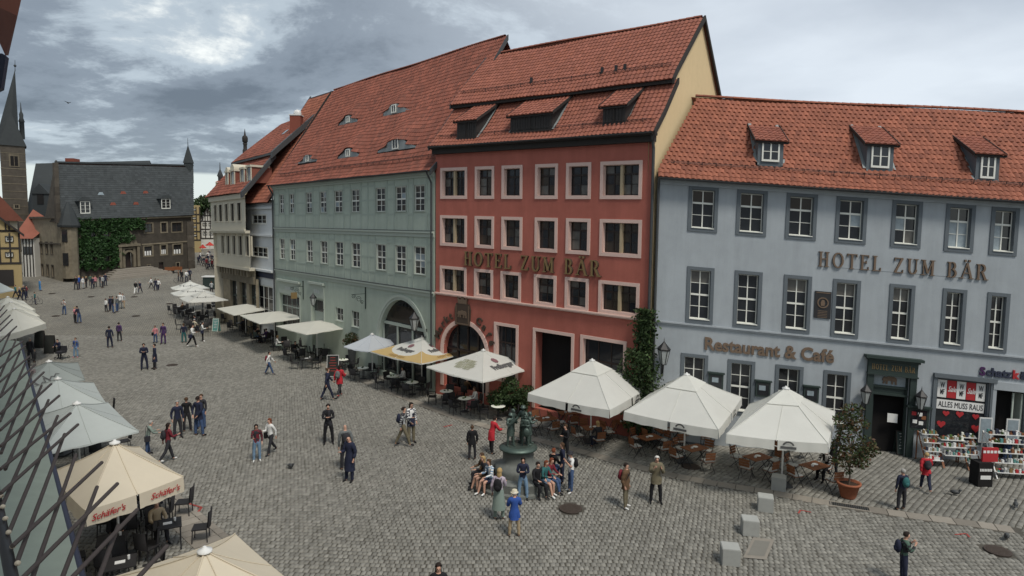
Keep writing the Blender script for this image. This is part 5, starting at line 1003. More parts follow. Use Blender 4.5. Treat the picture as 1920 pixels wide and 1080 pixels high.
m = wallm(FT); m.add([(LT, -1, 0), (LT, -1, -7), (LT, zE, -7), (LT+2.8, RT[2][1]-.1, -5.2), (LT, zE, 0)], [(0, 1, 2, 4), (4, 2, 3)]); m.build('side_wall', M['stoned'], th)
m = wallm(FT); m.box(1.3, LT+3.1, RT[2][1]-.1, RT[2][1]+.15, -5.4, -5.0); m.build('ridge_capping', M['slate'], th)
def tdorm(px, py, w, h, white=True):
    u, o, z = FT.onprof(px, py, RT); d = bpy.data.objects.new('dormer', None); COL.objects.link(d); d.parent = th; b_ = FT.w(u, z, o); d.location = b_-loc_of(th); WL[d.name] = b_
    m = wallm(FT); m.box(u-w/2, u+w/2, z-.1, z+h, o-2.2, o); m.prism([(u-w/2-.2, z+h), (u+w/2+.2, z+h), (u+w*.3, z+h+w*.35), (u-w*.3, z+h+w*.35)], o-2.4, o+.25); m.build('dormer_hood', M['slate'], d)
    window(FT, d, (u-w/2+.1, u+w/2-.1, z+.05, z+h-.05), 0, M['white'], M['white'], 2, [1, 1, 1], 'dormer_window', False, o=o+.09, fw=.1)
tdorm(160, 401, 1.5, 1.9); tdorm(311, 392, 1.6, 1.7)
for x, y in ((189, 365), (231, 363), (273, 362), (212, 384), (255, 383)):
    u, o, z = FT.onprof(x, y, RT); m = wallm(FT); m.add([(u-.45, z-.05, o+.05), (u+.45, z-.05, o+.05), (u+.25, z+.36, o), (u-.25, z+.36, o), (u-.35, z+.33, o-.7), (u+.35, z+.33, o-.7)], [(0, 1, 2, 3), (3, 2, 5, 4)]); m.build('roof_hatch', M['curtain'] if x == 189 else M['brick'], th)
ms_ = MB(); tp_ = FT.w(LT+2.3, RT[2][1], -5.2); s__ = tp_.y/FPX; ms_.box(tp_.x-.55, tp_.x+.55, tp_.y-.55, tp_.y+.55, tp_.z-3, tp_.z+.4); ms_.add([(tp_.x-.65, tp_.y-.65, tp_.z+.4), (tp_.x+.65, tp_.y-.65, tp_.z+.4), (tp_.x+.65, tp_.y+.65, tp_.z+.4), (tp_.x-.65, tp_.y+.65, tp_.z+.4), (tp_.x, tp_.y, tp_.z+38*s__)], [(0, 1, 4), (1, 2, 4), (2, 3, 4), (3, 0, 4)]); ms_.tube((tp_.x, tp_.y, tp_.z+36*s__), (tp_.x, tp_.y, tp_.z+50*s__), .06, .03, 5); ms_.build('ridge_turret', M['slate'], th)
# left side and stepped gable corner, oriel
LS = (A0.xy-C0.xy).length; zs = zE
mk_wall(FS, 0, LS, -1, zs+.4, [(u, u+.8, z, z+1.7) for u in (1.2, 3.4, 5.6, 7.6) for z in (2.6, 6.0) if u+.9 < LS], M['stone'], th)
for u in (1.2, 3.4, 5.6, 7.6):
    for z in (2.6, 6.0):
        if u+.9 < LS: window(FS, th, (u-.12, u+.92, z-.12, z+1.82), .12, M['stoned'], M['brownframe'], 2, [1, 1], o=-.15, fw=.08, sill=False)
zr_ = RT[2][1]; m = wallm(FT); m.add([(-.35, zE-.3, .2), (1.35, zr_+.3, -5.2), (.1, zE-.3, -7.0), (-.1, zE-.3, .2), (1.6, zr_+.3, -5.2), (.35, zE-.3, -7.0)], [(0, 1, 2), (5, 4, 3), (0, 3, 4, 1), (1, 4, 5, 2)]); m.build('gable', M['stoned'], th)
for k in range(7): t = k/7; u = -.35+1.7*t; o = .2-5.4*t; z = zE+(zr_-zE)*t; wallm(FT).box(u-.28, u+.28, z-.5, z+1.1, o-.35, o+.35).build('gable_step', M['stoned'], th)
m = wallm(FS); m.box(0, LS, zs-3.6, zs-3.4, 0, .12); m.box(0, LS, zs+.2, zs+.5, 0, .3); m.build('string_course', M['stoned'], th)
m = MB(); q = FT.w(.9, 0, .5); m.lathe(q.x, q.y, [(1.35, zs-1.1), (1.45, zs-.8), (.9, zs+.9), (.15, zs+2.6)], 8, 0, False); m.build('corner_oriel', M['slate'], th)
m = MB(); m.lathe(q.x, q.y, [(1.05, zs-8.5), (1.05, zs-1.1)], 8, 0, False); m.build('corner_pier', M['stone'], th); m = MB(); m.box(q.x-.35, q.x+.35, q.y-1.10, q.y-.9, zs-3.2, zs-1.4); m.box(q.x-.35, q.x+.35, q.y-1.10, q.y-.9, zs-6.6, zs-4.8); m.build('pier_window', M['glass'], th)
# stairs in front of the portal
sc_ = FT.w(pu, 0, 0); zg_ = gz(95); P_a, P_b, P_c = gnd(207, 521), gnd(293, 513), gnd(230, 500)
zb9 = gz(FT.w(pu, 0, 2).y)-FT.sl*pu
for k in range(5):
    f = k/5; zt_ = .18*(k+1); m = wallm(FT); m.box(pu-4.4+f*2.4, pu+4.8-f*2.4, zb9-1, zb9+zt_*1.3, 0.1, 3.9-f*2.6); m.build('stair_step', M['slab'], th)
# ivy covering the left two thirds of the front
def ivyp():
    while True:
        x = rng.uniform(118, 300); y = rng.uniform(409, 512); hole = any(a-1 < x < c+1 and b+2 < y < d-1 for a, b, c, d in ((138, 432, 151, 446), (169, 432, 182, 446), (193, 432, 207, 445), (138, 478, 154, 491), (171, 479, 181, 491), (193, 477, 207, 491)))
        edge = 225+8*math.sin(y*.2) if y > 455 else 246+6*math.sin(y*.3); lo = 122 if y < 480 else 122+(y-480)*.6
        if y < 430: edge = 268+5*math.sin(y)
        if y > 478 and x > 222: continue
        if y > 505-abs(x-170)*.12+4*math.sin(x*.4): continue
        if x > edge or x < lo+4*math.sin(y*.5) or (hole and rng.random() > .05): continue
        if math.sin(x*.33+1.7*math.sin(y*.21))+math.sin(y*.41+x*.07) < -1.15 and rng.random() < .9: continue
        u, z = FT.px(x, y); return np.array(FT.w(u, z, rng.uniform(.02, .55)))
leaves('ivy', ivyp, 16000, .21, M['leafivy'], label='dense dark green ivy climbing over the town hall front', cat='ivy')
# ------------------------------------------------------------------ church behind the town hall
ch = thing('church', at(60, 500, 130), 'church with grey slate nave stone tower and tall thin spires behind the town hall', 'church')
Y = 126; b = at(47, 275, Y); tt3 = Vector((.785, .62, 0)); a = b-tt3*3.9; FW3 = fac_two(a, b); g0 = gz(Y); wallm(FW3).box(0, 3.9, g0-2, b.z, -3.9, 0).build('tower', M['stoned'], ch)
m = wallm(FW3); hh3 = at(23, 222, Y).z+1-b.z; m.add([(-.25, b.z, .2), (4.15, b.z, .2), (1.95, b.z+hh3, .2), (-.25, b.z, -4.1), (4.15, b.z, -4.1), (1.95, b.z+hh3, -4.1)], [(0, 1, 2), (5, 4, 3), (1, 4, 5, 2), (3, 0, 2, 5)]); m.build('tower_roof', M['slate'], ch)
for z, w, h in ((at(25, 312, Y).z, .62, 3.0), (at(20, 390, Y).z, .3, .9)):
    f = wallm(FW3).box(2.1-w-.2, 2.1+w+.2, z-.2, z+h*.75, 0, .1).build('belfry_window', M['stone'], ch)
    for s2 in (-.5, .5): wallm(FW3).box(2.1+s2*w-.42*w, 2.1+s2*w+.42*w, z, z+h*.62, .1, .13).build('opening_shade_panel', M['shadowin'], f)  # black panels on the surround paint the shade of the openings
for k in range(1, 14): z = g0+k*(b.z-g0)/14; wallm(FW3).box(-.04, 3.94, z-.05, z+.05, -.1, .05).build('stone_course', M['stone'], ch)
t = at(28, 130, Y+4); bz = at(10, 270, Y+4); w = 2.0; cx = at(12, 270, Y+4).x; m = MB(); base = [(cx+w*1.1*math.cos(k*math.pi/4), Y+4+w*math.sin(k*math.pi/4), bz.z-1) for k in range(8)]; m.add(base+[(t.x, Y+4, t.z)], [(k, (k+1) % 8, 8) for k in range(8)]); m.tube((t.x, Y+4, t.z-.4), (t.x+.1, Y+4, t.z+1.8), .07, .04, 5); m.ball((t.x+.05, Y+4, t.z+.7), .25, .25, .25, 8, 5); m.build('main_spire', M['slate'], ch)
t2 = at(32, 190, Y); zb2 = at(30, 240, Y).z; m = MB(); s_ = Y/FPX; m.lathe(t2.x-.1, Y+1, [(4*s_, zb2-2), (4*s_, zb2+12*s_), (5*s_, zb2+13*s_), (3*s_, zb2+20*s_), (3.4*s_, zb2+26*s_), (1.4*s_, zb2+32*s_), (.3*s_, zb2+48*s_)], 8); m.build('small_spire', M['slate'], ch)
na, nb, ne = at(47, 306, 135), at(281, 301, 140), at(280, 420, 128); zn1, zn2 = at(108, 306, 137).z, at(281, 301, 140).z; m = MB()
za_ = at(60, 418, 128).z; m.add([(at(45, 418, 128).x, 128, za_), (at(290, 418, 128).x, 128, za_), (nb.x, 140, zn2), (na.x, 138, zn1), (na.x, 150, za_), (nb.x, 150, za_)], [(0, 1, 2, 3), (3, 2, 5, 4)]); m.build('nave_roof', M['slate'], ch)
m = MB(); m.box(at(45, 418, 129).x, at(290, 418, 129).x, 129, 149, g0-2, za_); m.build('nave_wall', M['stone'], ch); m = MB(); q = at(137, 303, 137); m.box(q.x-1, q.x+.8, 136, 138, q.z-2, q.z+.6); m.build('chimney', M['brick'], ch)
q = at(76, 375, 124); m = MB(); m.box(q.x-1.6, q.x+1.6, 124, 131, q.z-3, q.z+1.2); m.prism([(0, 0), (0, 0.001), (0.001, 0)], 0, 0) if False else m.add([(q.x-1.9, 123.8, q.z+1.2), (q.x+1.9, 123.8, q.z+1.2), (q.x, 123.8, q.z+3.2), (q.x-1.9, 132, q.z+1.2), (q.x+1.9, 132, q.z+1.2), (q.x, 132, q.z+3.2)], [(0, 1, 2), (1, 4, 5, 2), (3, 0, 2, 5)]); m.build('dormer', M['slate'], ch); m = MB(); m.box(q.x-.6, q.x+.6, 123.9, 124, q.z-.8, q.z+1.1); m.build('dormer_shade_panel', M['shadowin'], ch)  # black panel on the dormer front paints its inner shade
# ------------------------------------------------------------------ half timbered houses
def timber_house(name, lab, L0, L1, Y0, depth, zt, mt, rows, roofm, gable_h, over=.3, cat='house', braces=True):
    """front facade between ground points L0,L1; storeys rows of (z0,z1,[window centres])"""
    f = fac_two(L0, L1); L = (Vector(L1[:2])-Vector(L0[:2])).length; t = thing(name, Vector((L0[0], L0[1], gz(L0[1]))), lab, cat); g = gz(L0[1])
    m = wallm(f); m.box(0, L, g-1, zt, -depth, 0); 
    if gable_h: m.prism([(0, zt), (L, zt), (L/2, zt+gable_h)], -depth, 0)
    m.build('wall', mt, t)
    for z0, z1, ws in rows:
        wallm(f).box(0, L, z0-.12, z0+.12, 0, .07).build('timber_beam', M['timber'], t)
        k = max(3, int(L/1.0))
        for i in range(k+1): u = min(L-.1, max(.1, L*i/k)); wallm(f).box(u-.09, u+.09, z0, z1, 0, .05).build('timber_post', M['timber'], t)
        for uw in ws:
            window(f, t, (uw*L-.42, uw*L+.42, z0+.75, z1-.35), .09, M['timber'], M['white'], 2, [1, 1], o=.04, trimo=.12, fw=.07, sill=False)
    if gable_h:
        for zz in (.0, .45): w = L/2*(1-zz); wallm(f).box(L/2-w, L/2+w, zt+gable_h*zz-.1, zt+gable_h*zz+.1, 0, .07).build('timber_beam', M['timber'], t)
        for i in range(1, 6): u = L*i/6; h = gable_h*(1-abs(u-L/2)/(L/2)); wallm(f).box(u-.08, u+.08, zt, zt+h, 0, .05).build('timber_post', M['timber'], t)
        for s2, a, b in ((0, 0, L/2), (1, L, L/2)):
            q = wallm(f); q.add([(a+(-.4 if s2 == 0 else .4), zt-.45, .35), (b, zt+gable_h+.1, .35), (b, zt+gable_h+.1, -depth), (a+(-.4 if s2 == 0 else .4), zt-.45, -depth), (a+(-.4 if s2 == 0 else .4), zt-.65, .35), (b, zt+gable_h-.1, .35), (b, zt+gable_h-.1, -depth), (a+(-.4 if s2 == 0 else .4), zt-.65, -depth)], BOXF); q.build('roof', roofm, t)
            q = wallm(f); q.add([(a+(-.45 if s2 == 0 else .45), zt-.75, .36), (b, zt+gable_h-.25, .36), (b, zt+gable_h+.12, .36), (a+(-.45 if s2 == 0 else .45), zt-.42, .36), (a+(-.45 if s2 == 0 else .45), zt-.75, .44), (b, zt+gable_h-.25, .44), (b, zt+gable_h+.12, .44), (a+(-.45 if s2 == 0 else .45), zt-.42, .44)], BOXF); q.build('bargeboard', M['timber'], t)
    return t, f, L
g2_ = at(42, 532, 80); g1_ = g2_+Vector((-.79, -.61, 0))*8.2; zs_ = lambda y, Y=80: at(20, y, Y).z
t, f, L = timber_house('half_timbered_house', 'yellow half timbered house with black beams at the far left edge', g1_, g2_, 80, 10, zs_(433), M['ochre'], [(zs_(493), zs_(467), (.22, .5, .86)), (zs_(465), zs_(437), (.18, .42, .64, .87)), (zs_(433), zs_(415), (.42, .62))], M['tilered'], zs_(372)-zs_(433)-.3)
m = wallm(f); m.box(L*.1, L*.9, zs_(535), zs_(505), 0, .12); m.build('shop_front', M['timber'], t)
t = thing('small_red_roofed_house', at(50, 520, 96), 'small white house with red roof between the half timbered house and town hall', 'house'); a, b = at(44, 520, 96), at(63, 440, 96); m = MB(); m.box(a.x, b.x, 96, 103, gz(96)-1, b.z-.5); m.build('wall', M['plaster'], t)
m = MB(); c_ = at(50, 416, 98); m.add([(a.x-1, 95.5, b.z-.6), (b.x+.2, 95.5, b.z-.6), (b.x+.2, 100, c_.z), (a.x-1, 100, c_.z+2), (a.x-1, 104, b.z), (b.x+.2, 104, b.z)], [(0, 1, 2, 3), (3, 2, 5, 4)]); m.build('roof', M['tilered'], t)
for k in range(4): x = a.x+(b.x-a.x)*(k+.5)/4; m = MB(); m.box(x-.06, x+.06, 95.9, 96, gz(96), b.z-.5); m.build('timber_post', M['timber'], t)
for k in range(3): m = MB(); x = a.x+(b.x-a.x)*(k+.8)/4; m.box(x-.1, x+.2, 95.93, 96, b.z-3, b.z-1.8); m.build('window', M['glass'], t)
b = at(405, 470, 135); a = b+Vector((-.89, -.42, 0))*2.9; zz2 = lambda y: at(395, y, 135).z
timber_house('half_timbered_gable', 'black and white half timbered gabled house at the end of the street gap', a, b, 135, 12, zz2(415), M['plaster'], [(zz2(447), zz2(431), (.3, .7)), (zz2(430), zz2(415), (.3, .7))], M['tilered'], zz2(391)-zz2(415))
b = at(377.5, 470, 128); a = b+Vector((-.89, -.44, 0))*2.2; timber_house('narrow_ochre_house', 'narrow ochre timbered house right of the town hall tower', a, b, 128, 10, at(370, 385, 128).z, M['ochre'], [(at(370, y, 128).z, at(370, y-14, 128).z, (.5,)) for y in (450, 434, 418, 402)], M['tilered'], 0)
tr_ = at(376, 385, 170); t = thing('distant_tree', Vector((tr_.x, 170, gz(170))), 'dark green tree crown showing in the gap above the street', 'tree'); m = MB(); m.tube((tr_.x, 170, gz(170)), (tr_.x, 170, tr_.z), .5, .3, 8); m.build('trunk', M['bark'], t)
leaves('crown', blob_pts([(tr_.x+dx, 170+dy, tr_.z+dz, r) for dx, dy, dz, r in ((0, 0, 0, 2.4), (1.6, 0, .8, 1.8), (-1.8, 0, -.6, 1.9), (2.8, 0, -.4, 1.6), (0, 2, 1.6, 1.5), (3.6, 1, 1.8, 1.4), (-.6, 0, -2.4, 2.2), (3.5, 0, -2.4, 2))]), 3000, .35, M['leaf'], t)
# far street side: blocks closing the view left of the yellow house and behind the plaza (seen from a step aside)
t = thing('street_side_house', Vector((-92, 95, gz(95))), 'plain house behind the yellow half timbered house', 'house'); m = MB(); m.box(-112, -84, 96, 108, 0, 11); m.build('wall', M['beige'], t); m = MB(); m.add([(-113, 95.5, 11), (-83, 95.5, 11), (-83, 102, 16), (-113, 102, 16), (-113, 108, 11), (-83, 108, 11)], [(0, 1, 2, 3), (3, 2, 5, 4), (1, 5, 2)]); m.build('roof', M['tilered'], t)
# the building the view is taken from
vd = Vector((at(-23, 440, 50)-Vector((0, 0, CAMH))).xy).normalized(); vn = Vector((vd.y, -vd.x))        # along / out from the facade
FO = Fac(vn*-.75+vd*(-40), vd, 0)
ho = thing('own_building', Vector((*(vn*-2), 0)), 'pale rendered building the view is taken from with red brown eaves', 'building'); m = MB(lambda u, z, o: FO.w(u, z, o))
FO2 = Fac(vn*-.75+vd*95, -vd, 0)
m = wallm(FO2); m.box(0, 150, -1, 15, -.5, 0); m.build('wall', M['whitewall'], ho); wins_ = wallm(FO2)  # unseen row of fronts, added so the facing panes reflect dark
for k in range(48):
    for z in (1.2, 5.2, 8.9):
        wallm(FO2).box(2+k*3.0, 3.3+k*3.0, z, z+2, 0, .03).build('window', M['glass'], ho)
pe = [at(41, -6, 3.2), at(33, 30, 3.2), at(16, 104, 3.4), at(10, 104, 3.5), at(-40, -6, 3.4)]
m = MB(); m.add([tuple(p) for p in pe]+[tuple(p+Vector((-.05, .06, .03))) for p in pe], [(0, 1, 2, 3, 4), (9, 8, 7, 6, 5), (0, 5, 6, 1), (1, 6, 7, 2), (2, 7, 8, 3), (3, 8, 9, 4), (4, 9, 5, 0)]); m.build('eaves_board', mat('red_brown_eaves_paint', (.16, .055, .035), .7, .15, 10), ho)
pe = [at(4, 100, 3.6), at(11, 104, 3.6), at(2, 165, 3.7), at(-20, 175, 3.7), at(-20, 100, 3.6)]
m = MB(); m.add([tuple(p) for p in pe]+[tuple(p+Vector((-.03, .06, 0))) for p in pe], [(0, 1, 2, 3, 4), (9, 8, 7, 6, 5), (0, 5, 6, 1), (1, 6, 7, 2), (2, 7, 8, 3)]); m.build('gutter_end', M['navy'], ho)
# pale green awning below the camera; outer edge runs along the facade
def hz(px, py, z): r = ray(px, py); T = (z-CAMH)/r.z; return Vector((T*r.x, T*r.y, z))
aw = thing('green_awning', Vector((*hz(155, 1078, 4.2).xy, 4.2)), 'pale green cloth awning running along the building at the left edge', 'awning')
e0, e1 = hz(155, 1085, 4.2), hz(38, 640, 4.2); dd_ = (e1-e0).normalized(); e0 = e0-dd_*9
n_ = Vector((-dd_.y, dd_.x, 0)); 
if n_.dot(Vector((vn.x, vn.y, 0))) > 0: n_ = -n_
m = MB(); K = 18
for k in range(K):
    p0, p1 = e0.lerp(e1, k/K), e0.lerp(e1, (k+1)/K); m.add([tuple(p0), tuple(p1), tuple(p1+n_*2.4+Vector((0, 0, .55))), tuple(p0+n_*2.4+Vector((0, 0, .55)))], [(0, 1, 2, 3)])
m.build('cloth', M['awning'], aw); m = MB(); u_ = Vector((0, 0, .05)); m.tube(e0+u_*-.8, e1+u_*-.8, .06, .06, 8); m.build('front_rail', M['navy'], aw)
m = MB(); m.add([tuple(e0), tuple(e1), tuple(e1-Vector((0, 0, .28))), tuple(e0-Vector((0, 0, .28)))], [(0, 1, 2, 3)]); m.build('valance', M['navy'], aw)
for k in range(8): p0 = e0.lerp(e1, (k+.5)/8); m = MB(); m.tube(p0-u_, p0+n_*2.3+Vector((0, 0, .4)), .025, .025, 6); m.build('awning_arm', M['gutter'], aw)
# rod lattice beside the camera
lt = thing('rod_lattice', hz(120, 1000, CAMH-1.2), 'crossed dark rods of a lattice jutting out beside the building at the left edge', 'lattice')
ZL = CAMH-1.25
rods = [((146,796),(1,925)),((191,867),(23,1024)),((220,907),(44,1082)),((257,956),(136,1082)),((313,1024),(258,1084)),((132,775),(0,880)),((111,742),(0,837)),((96,720),(0,807)),((82,698),(0,776)),((66,684),(0,745)),((55,668),(0,716)),((47,648),(0,690)),((43,640),(0,668)),((31,612),(0,641)),((23,599),(0,621)),((19,591),(0,609)),((13,581),(0,595)),((8,573),(0,583)),
 ((61,697),(2,850)),((78,723),(10,880)),((91,750),(4,949)),((108,780),(17,998)),((121,814),(32,1054)),((142,853),(62,1080)),((182,913),(118,1080)),((222,985),(186,1082)),((48,680),(0,790)),((37,660),(0,745)),((29,640),(0,705)),((20,622),(0,668))]
for i, (a, b) in enumerate(rods):
    z_ = ZL+(.035 if i < 18 else 0); pa, pb = hz(*a, z_), hz(*b, z_); pb = pb+(pb-pa)*.15 if b[1] > 1070 else pb
    pf = .0088; m = MB(); m.tube(pa, pb, pf, pf, 7); m.build('rod', M['lattice'], lt)
m = MB(); pa, pb = hz(-6, 940, ZL-.03), hz(24, 1092, ZL-.03); m.tube(pa+(pa-pb)*1.2, pb+(pb-pa)*.3, .022, .022, 8); m.build('rail', M['iron'], lt)
for x, y in ((2, 930), (5, 950), (10, 972), (16, 998), (24, 1024), (33, 1056)): m = MB(); p_ = hz(x, y, ZL); m.ball(p_, .011, .011, .01, 8, 6); m.build('tie', M['canvascream'], lt)
# ------------------------------------------------------------------ parasols
def parasol(lab, L, F, R, z, zap, mt, valance=.22, cap=True, pole=None, ribs=2, seams=True, sag=.05, logo=None, cat='parasol', group=None, vent=False, polemat='alu', border=None, cut=True, capmat='alu'):
    """L, F, R: three canopy corners on the ground plan; the fourth completes the parallelogram"""
    L, F, R = [Vector(p[:2]) for p in (L, F, R)]; B = L+R-F; c = (L+R)/2; zg = gz(c.y); Z = zg+z; ZA = zg+zap; P = [L, F, R, B]
    t = thing('parasol', (c.x, c.y, zg), lab, cat, group)
    def pt(e, f, s):            # edge e, fraction f along it, s from rim (0) to apex (1)
        a, b = P[e], P[(e+1) % 4]; q = a.lerp(b, f); q = q.lerp(c, s); return (q.x, q.y, Z+(ZA-Z)*s-sag*4*s*(1-s)-sag*1.0*4*f*(1-f)*(1-s)**2)
    m = MB(); nf, ns = 8, 6; m2 = MB()
    for e in range(4):
        vs = [pt(e, f/nf, s/ns) for s in range(ns+1) for f in range(nf+1)]
        fs = [(j*(nf+1)+i, j*(nf+1)+i+1, (j+1)*(nf+1)+i+1, (j+1)*(nf+1)+i) for j in range(ns) for i in range(nf)]
        m.add(vs, fs, 0, True)
        if border: 
            # border band: the lowest sixth, curved inwards
            vb = [];
            for f in range(nf+1): k = .15+.34*abs(2*f/nf-1)**2; vb += [tuple(np.array(pt(e, f/nf, 0))+[0, 0, .006]), tuple(np.array(pt(e, f/nf, k*.5))+[0, 0, .012]), tuple(np.array(pt(e, f/nf, k))+[0, 0, .012])]
            m2.add(vb, [(3*i+j, 3*i+3+j, 3*i+4+j, 3*i+1+j) for i in range(nf) for j in (0, 1)])
    cano = m.build('canopy', mt, t)
    if border: m2.build('canopy_border', border, cano)
    if seams:
        q = MB()
        for e in range(4):
            for f in (0, .5): 
                pts = [np.array(pt(e, f, s/6))+[0, 0, .012] for s in range(7)]
                for a, b in zip(pts, pts[1:]): q.tube(a, b, .018 if f == 0 else .012, None, 4, caps=False)
        q.build('seam', mt, cano)
    if valance:
        v = MB(); ng = 16
        for e in range(4):
            a, b = P[e], P[(e+1) % 4]; d = (b-a).normalized(); nn = Vector((d.y, -d.x)); nn = nn if nn.dot(a-c) > 0 else -nn
            for h0, h1 in (((0, .485), (.515, 1)) if cut else ((0, 1),)):
                vs = []
                for i in range(ng+1):
                    f = h0+(h1-h0)*i/ng; q = Vector(pt(e, f, 0)); wv = .012*math.sin(f*37+e)+.008*math.sin(f*91+e*2); vs += [(q.x, q.y, q.z+.004), (q.x+nn.x*(.02+wv), q.y+nn.y*(.02+wv), q.z-valance+.015*math.sin(f*23+e))]
                v.add(vs, [(2*i, 2*i+2, 2*i+3, 2*i+1) for i in range(ng)], 0, True)
        v.build('valance', mt, cano)
    if vent:
        q = MB(); 
        for e in range(4): vs = [tuple(np.array(pt(e, f/4, s))+[0, 0, .05]) for s in (.66, .985) for f in range(5)]; q.add(vs, [(i, i+1, 6+i, 5+i) for i in range(4)])
        q.build('vent_flap', mt, cano)
    fr = MB()
    for e in range(4):
        for f in (0, .5): fr.tube(np.array(pt(e, f, 0))-[0, 0, .03], np.array((c.x, c.y, ZA-.12)), .015, None, 5)
    fr.build('rib', M['alu'], t, kind='stuff')
    q = MB(); pc = Vector(pole[:2]) if pole is not None else c; q.tube((pc.x, pc.y, gz(pc.y)), (c.x, c.y, ZA-.02), .035, None, 10); q.build('pole', M[polemat], t)
    q = MB(); q.box(pc.x-.32, pc.x+.32, pc.y-.32, pc.y+.32, gz(pc.y), gz(pc.y)+.07); q.lathe(pc.x, pc.y, [(.07, gz(pc.y)+.07), (.06, gz(pc.y)+.3)], 10); q.build('base', M['gutter'], t)
    if cap: q = MB(); q.lathe(c.x, c.y, [(.14, ZA-.01), (.14, ZA+.03), (.05, ZA+.06), (.03, ZA+.10)], 12); q.build('cap', M[capmat], t)
    def onface(e, txt, s, f0, size, mtl, bold=.0, shear=0, stretch=1.0, flip=False, name='lettering', off=.03, rot=0.0):
        a, b = Vector(pt(e, 0, 0)), Vector(pt(e, 1, 0)); ux = (b-a).normalized(); 
        r_ = Vector(pt(e, .5, 1))-Vector(pt(e, .5, 0)); uy = (r_-ux*r_.dot(ux)).normalized(); nz = ux.cross(uy)
        if nz.z < 0: ux = -ux; nz = -nz
        o = Vector(pt(e, f0, s)); vs, fs = txt if isinstance(txt, tuple) else text_polys(txt, size, .002, bold, shear); mm = MB(); cr2, sr2 = math.cos(rot), math.sin(rot)
        mm.add([tuple(o+ux*((x*cr2-y*sr2)*stretch)+uy*(x*sr2+y*cr2)+nz*(off+zq)) for x, y, zq in vs], fs); return mm.build(name, mtl, cano)
    def onval(e, f0, txt, size, mtl, bold=0, shear=0, zoff=-.5, name='lettering', sx=1.0):
        a, b = Vector(pt(e, 0, 0)), Vector(pt(e, 1, 0)); ux = (b-a).normalized(); nn = Vector((ux.y, -ux.x, 0)); cc = Vector((c.x, c.y, 0))
        if nn.dot(Vector(pt(e, .5, 0))-cc) < 0: nn = -nn
        if Vector((0, 0, 1)).cross(nn).dot(ux) < 0: ux = -ux
        o = Vector(pt(e, f0, 0)); vs, fs = txt if isinstance(txt, tuple) else text_polys(txt, size, .002, bold, shear); mm = MB()
        mm.add([tuple(o+ux*x*sx+Vector((0, 0, 1))*(y+valance*zoff)+nn*(.045+zq)) for x, y, zq in vs], fs); return mm.build(name, mtl, cano)
    return t, onface, onval, dict(c=c, Z=Z, ZA=ZA, P=P)
def corner3(pL, pF, pR, z): return [gnd(*p, z) for p in (pL, pF, pR)]
def apex_z(c, px, py):                 # height at which the apex stands over the plan centre
    r = ray(px, py); return CAMH+r.z*math.hypot(c.x, c.y)/math.hypot(r.x, r.y)-gz(c.y)
def par(lab, z, pL, pF, pR, pA, mt, za=None, **k):
    L, F, R = corner3(pL, pF, pR, z); c = ((L+R)/2).xy; za_ = za or apex_z(c, *pA); return parasol(lab, L, F, R, z, za_, mt, **k)
def logo_arc():                        # sun arc over a bar, as printed on the big parasols
    vs = []; fs = []
    for k in range(9):
        t = math.pi*(.12+.76*k/8)
        for r in (.15, .21): vs.append((r*math.cos(t), r*math.sin(t)-.03, 0))
    fs += [(2*i, 2*i+1, 2*i+3, 2*i+2) for i in range(8)]; b = len(vs); vs += [(-.26, -.10, 0), (.26, -.10, 0), (.26, -.01, 0), (-.26, -.01, 0)]; fs.append((b, b+1, b+2, b+3)); return vs, fs
for nm, A, ap in (('left', [(990, 738), (1143, 769), (1221, 722)], (1112, 676)), ('middle', [(1170, 772), (1347, 806), (1391, 745)], (1294, 703)), ('right', [(1362, 814), (1553, 832), (1566, 772)], (1479, 729))):
    t, of, ov, d = par({'left': 'big white parasol with valance nearest the fountain', 'middle': 'big white parasol between two others before the blue hotel', 'right': 'big white parasol beside the potted tree'}[nm], 2.5, *A, ap, M['canvas'], valance=.34, vent=True, group='big white parasols at the hotel terrace')
    ov(0, .62, logo_arc(), 1, M['printdark']); ov(1, .62, logo_arc(), 1, M['printdark'])
t, of, ov, d = par('white and yellow beer parasol with Freiberger lettering and pine cone emblem', 2.4, (695, 659), (790, 682), (885, 657), (790, 633), M['canvas'], valance=.06, border=M['canvasyellow'], cut=False)
for e in (0, 1):
    of(e, 'Freiberger', .40, .5, .44, M['printdark'], .03, .1, .8); of(e, scribble(10, .24, .62, 3+e), .085, .5, .26, M['printyellow'], .012, off=.05)
    of(e, ([(.26*math.cos(k*.7854)*.8, .22*math.sin(k*.7854), 0) for k in range(8)], [tuple(range(8))]), .60, .5, 1, M['printpink'], name='emblem')
t, of, ov, d = par('white beer parasol with black Freiberger lettering', 2.4, (800, 688), (905, 716), (1010, 684), (907, 657), M['canvas'], valance=.06, cut=False)
of(1, 'Freiberger', .34, .5, .55, M['printdark'], .035, .1, .75); of(1, ([(.3*math.cos(k*.7854)*.7, .24*math.sin(k*.7854), 0) for k in range(8)], [tuple(range(8))]), .58, .46, 1, M['printpink'], name='emblem')
for k, w_ in enumerate((7, 9, 8, 6)): of(0, scribble(w_, .27, .62, k), .30+k*.085, .5, .28, M['printgreen'], .012, 0, 1.0)
par('small bluish white parasol by the green arch', 2.3, (645, 650), (690, 659), (748, 641), (694, 627), M['canvaslight'], valance=.05, cut=False)
for nm, A, pole in (('large flat cream parasol closest to the green arch', [(518, 611), (574, 627), (669, 611)], (595, 659)), ('large flat cream parasol in the middle of three', [(450, 591), (487, 607), (579, 594)], (515, 632)), ('large flat cream parasol furthest along the green house', [(407, 578), (439, 591), (512, 577)], None)):
    L, F, R = corner3(*A, 2.6); parasol(nm, L, F, R, 2.6, 2.95, M['canvasoff'], valance=.05, seams=False, cap=False, sag=.02, group='flat cream parasols along the pale green house', cut=False)
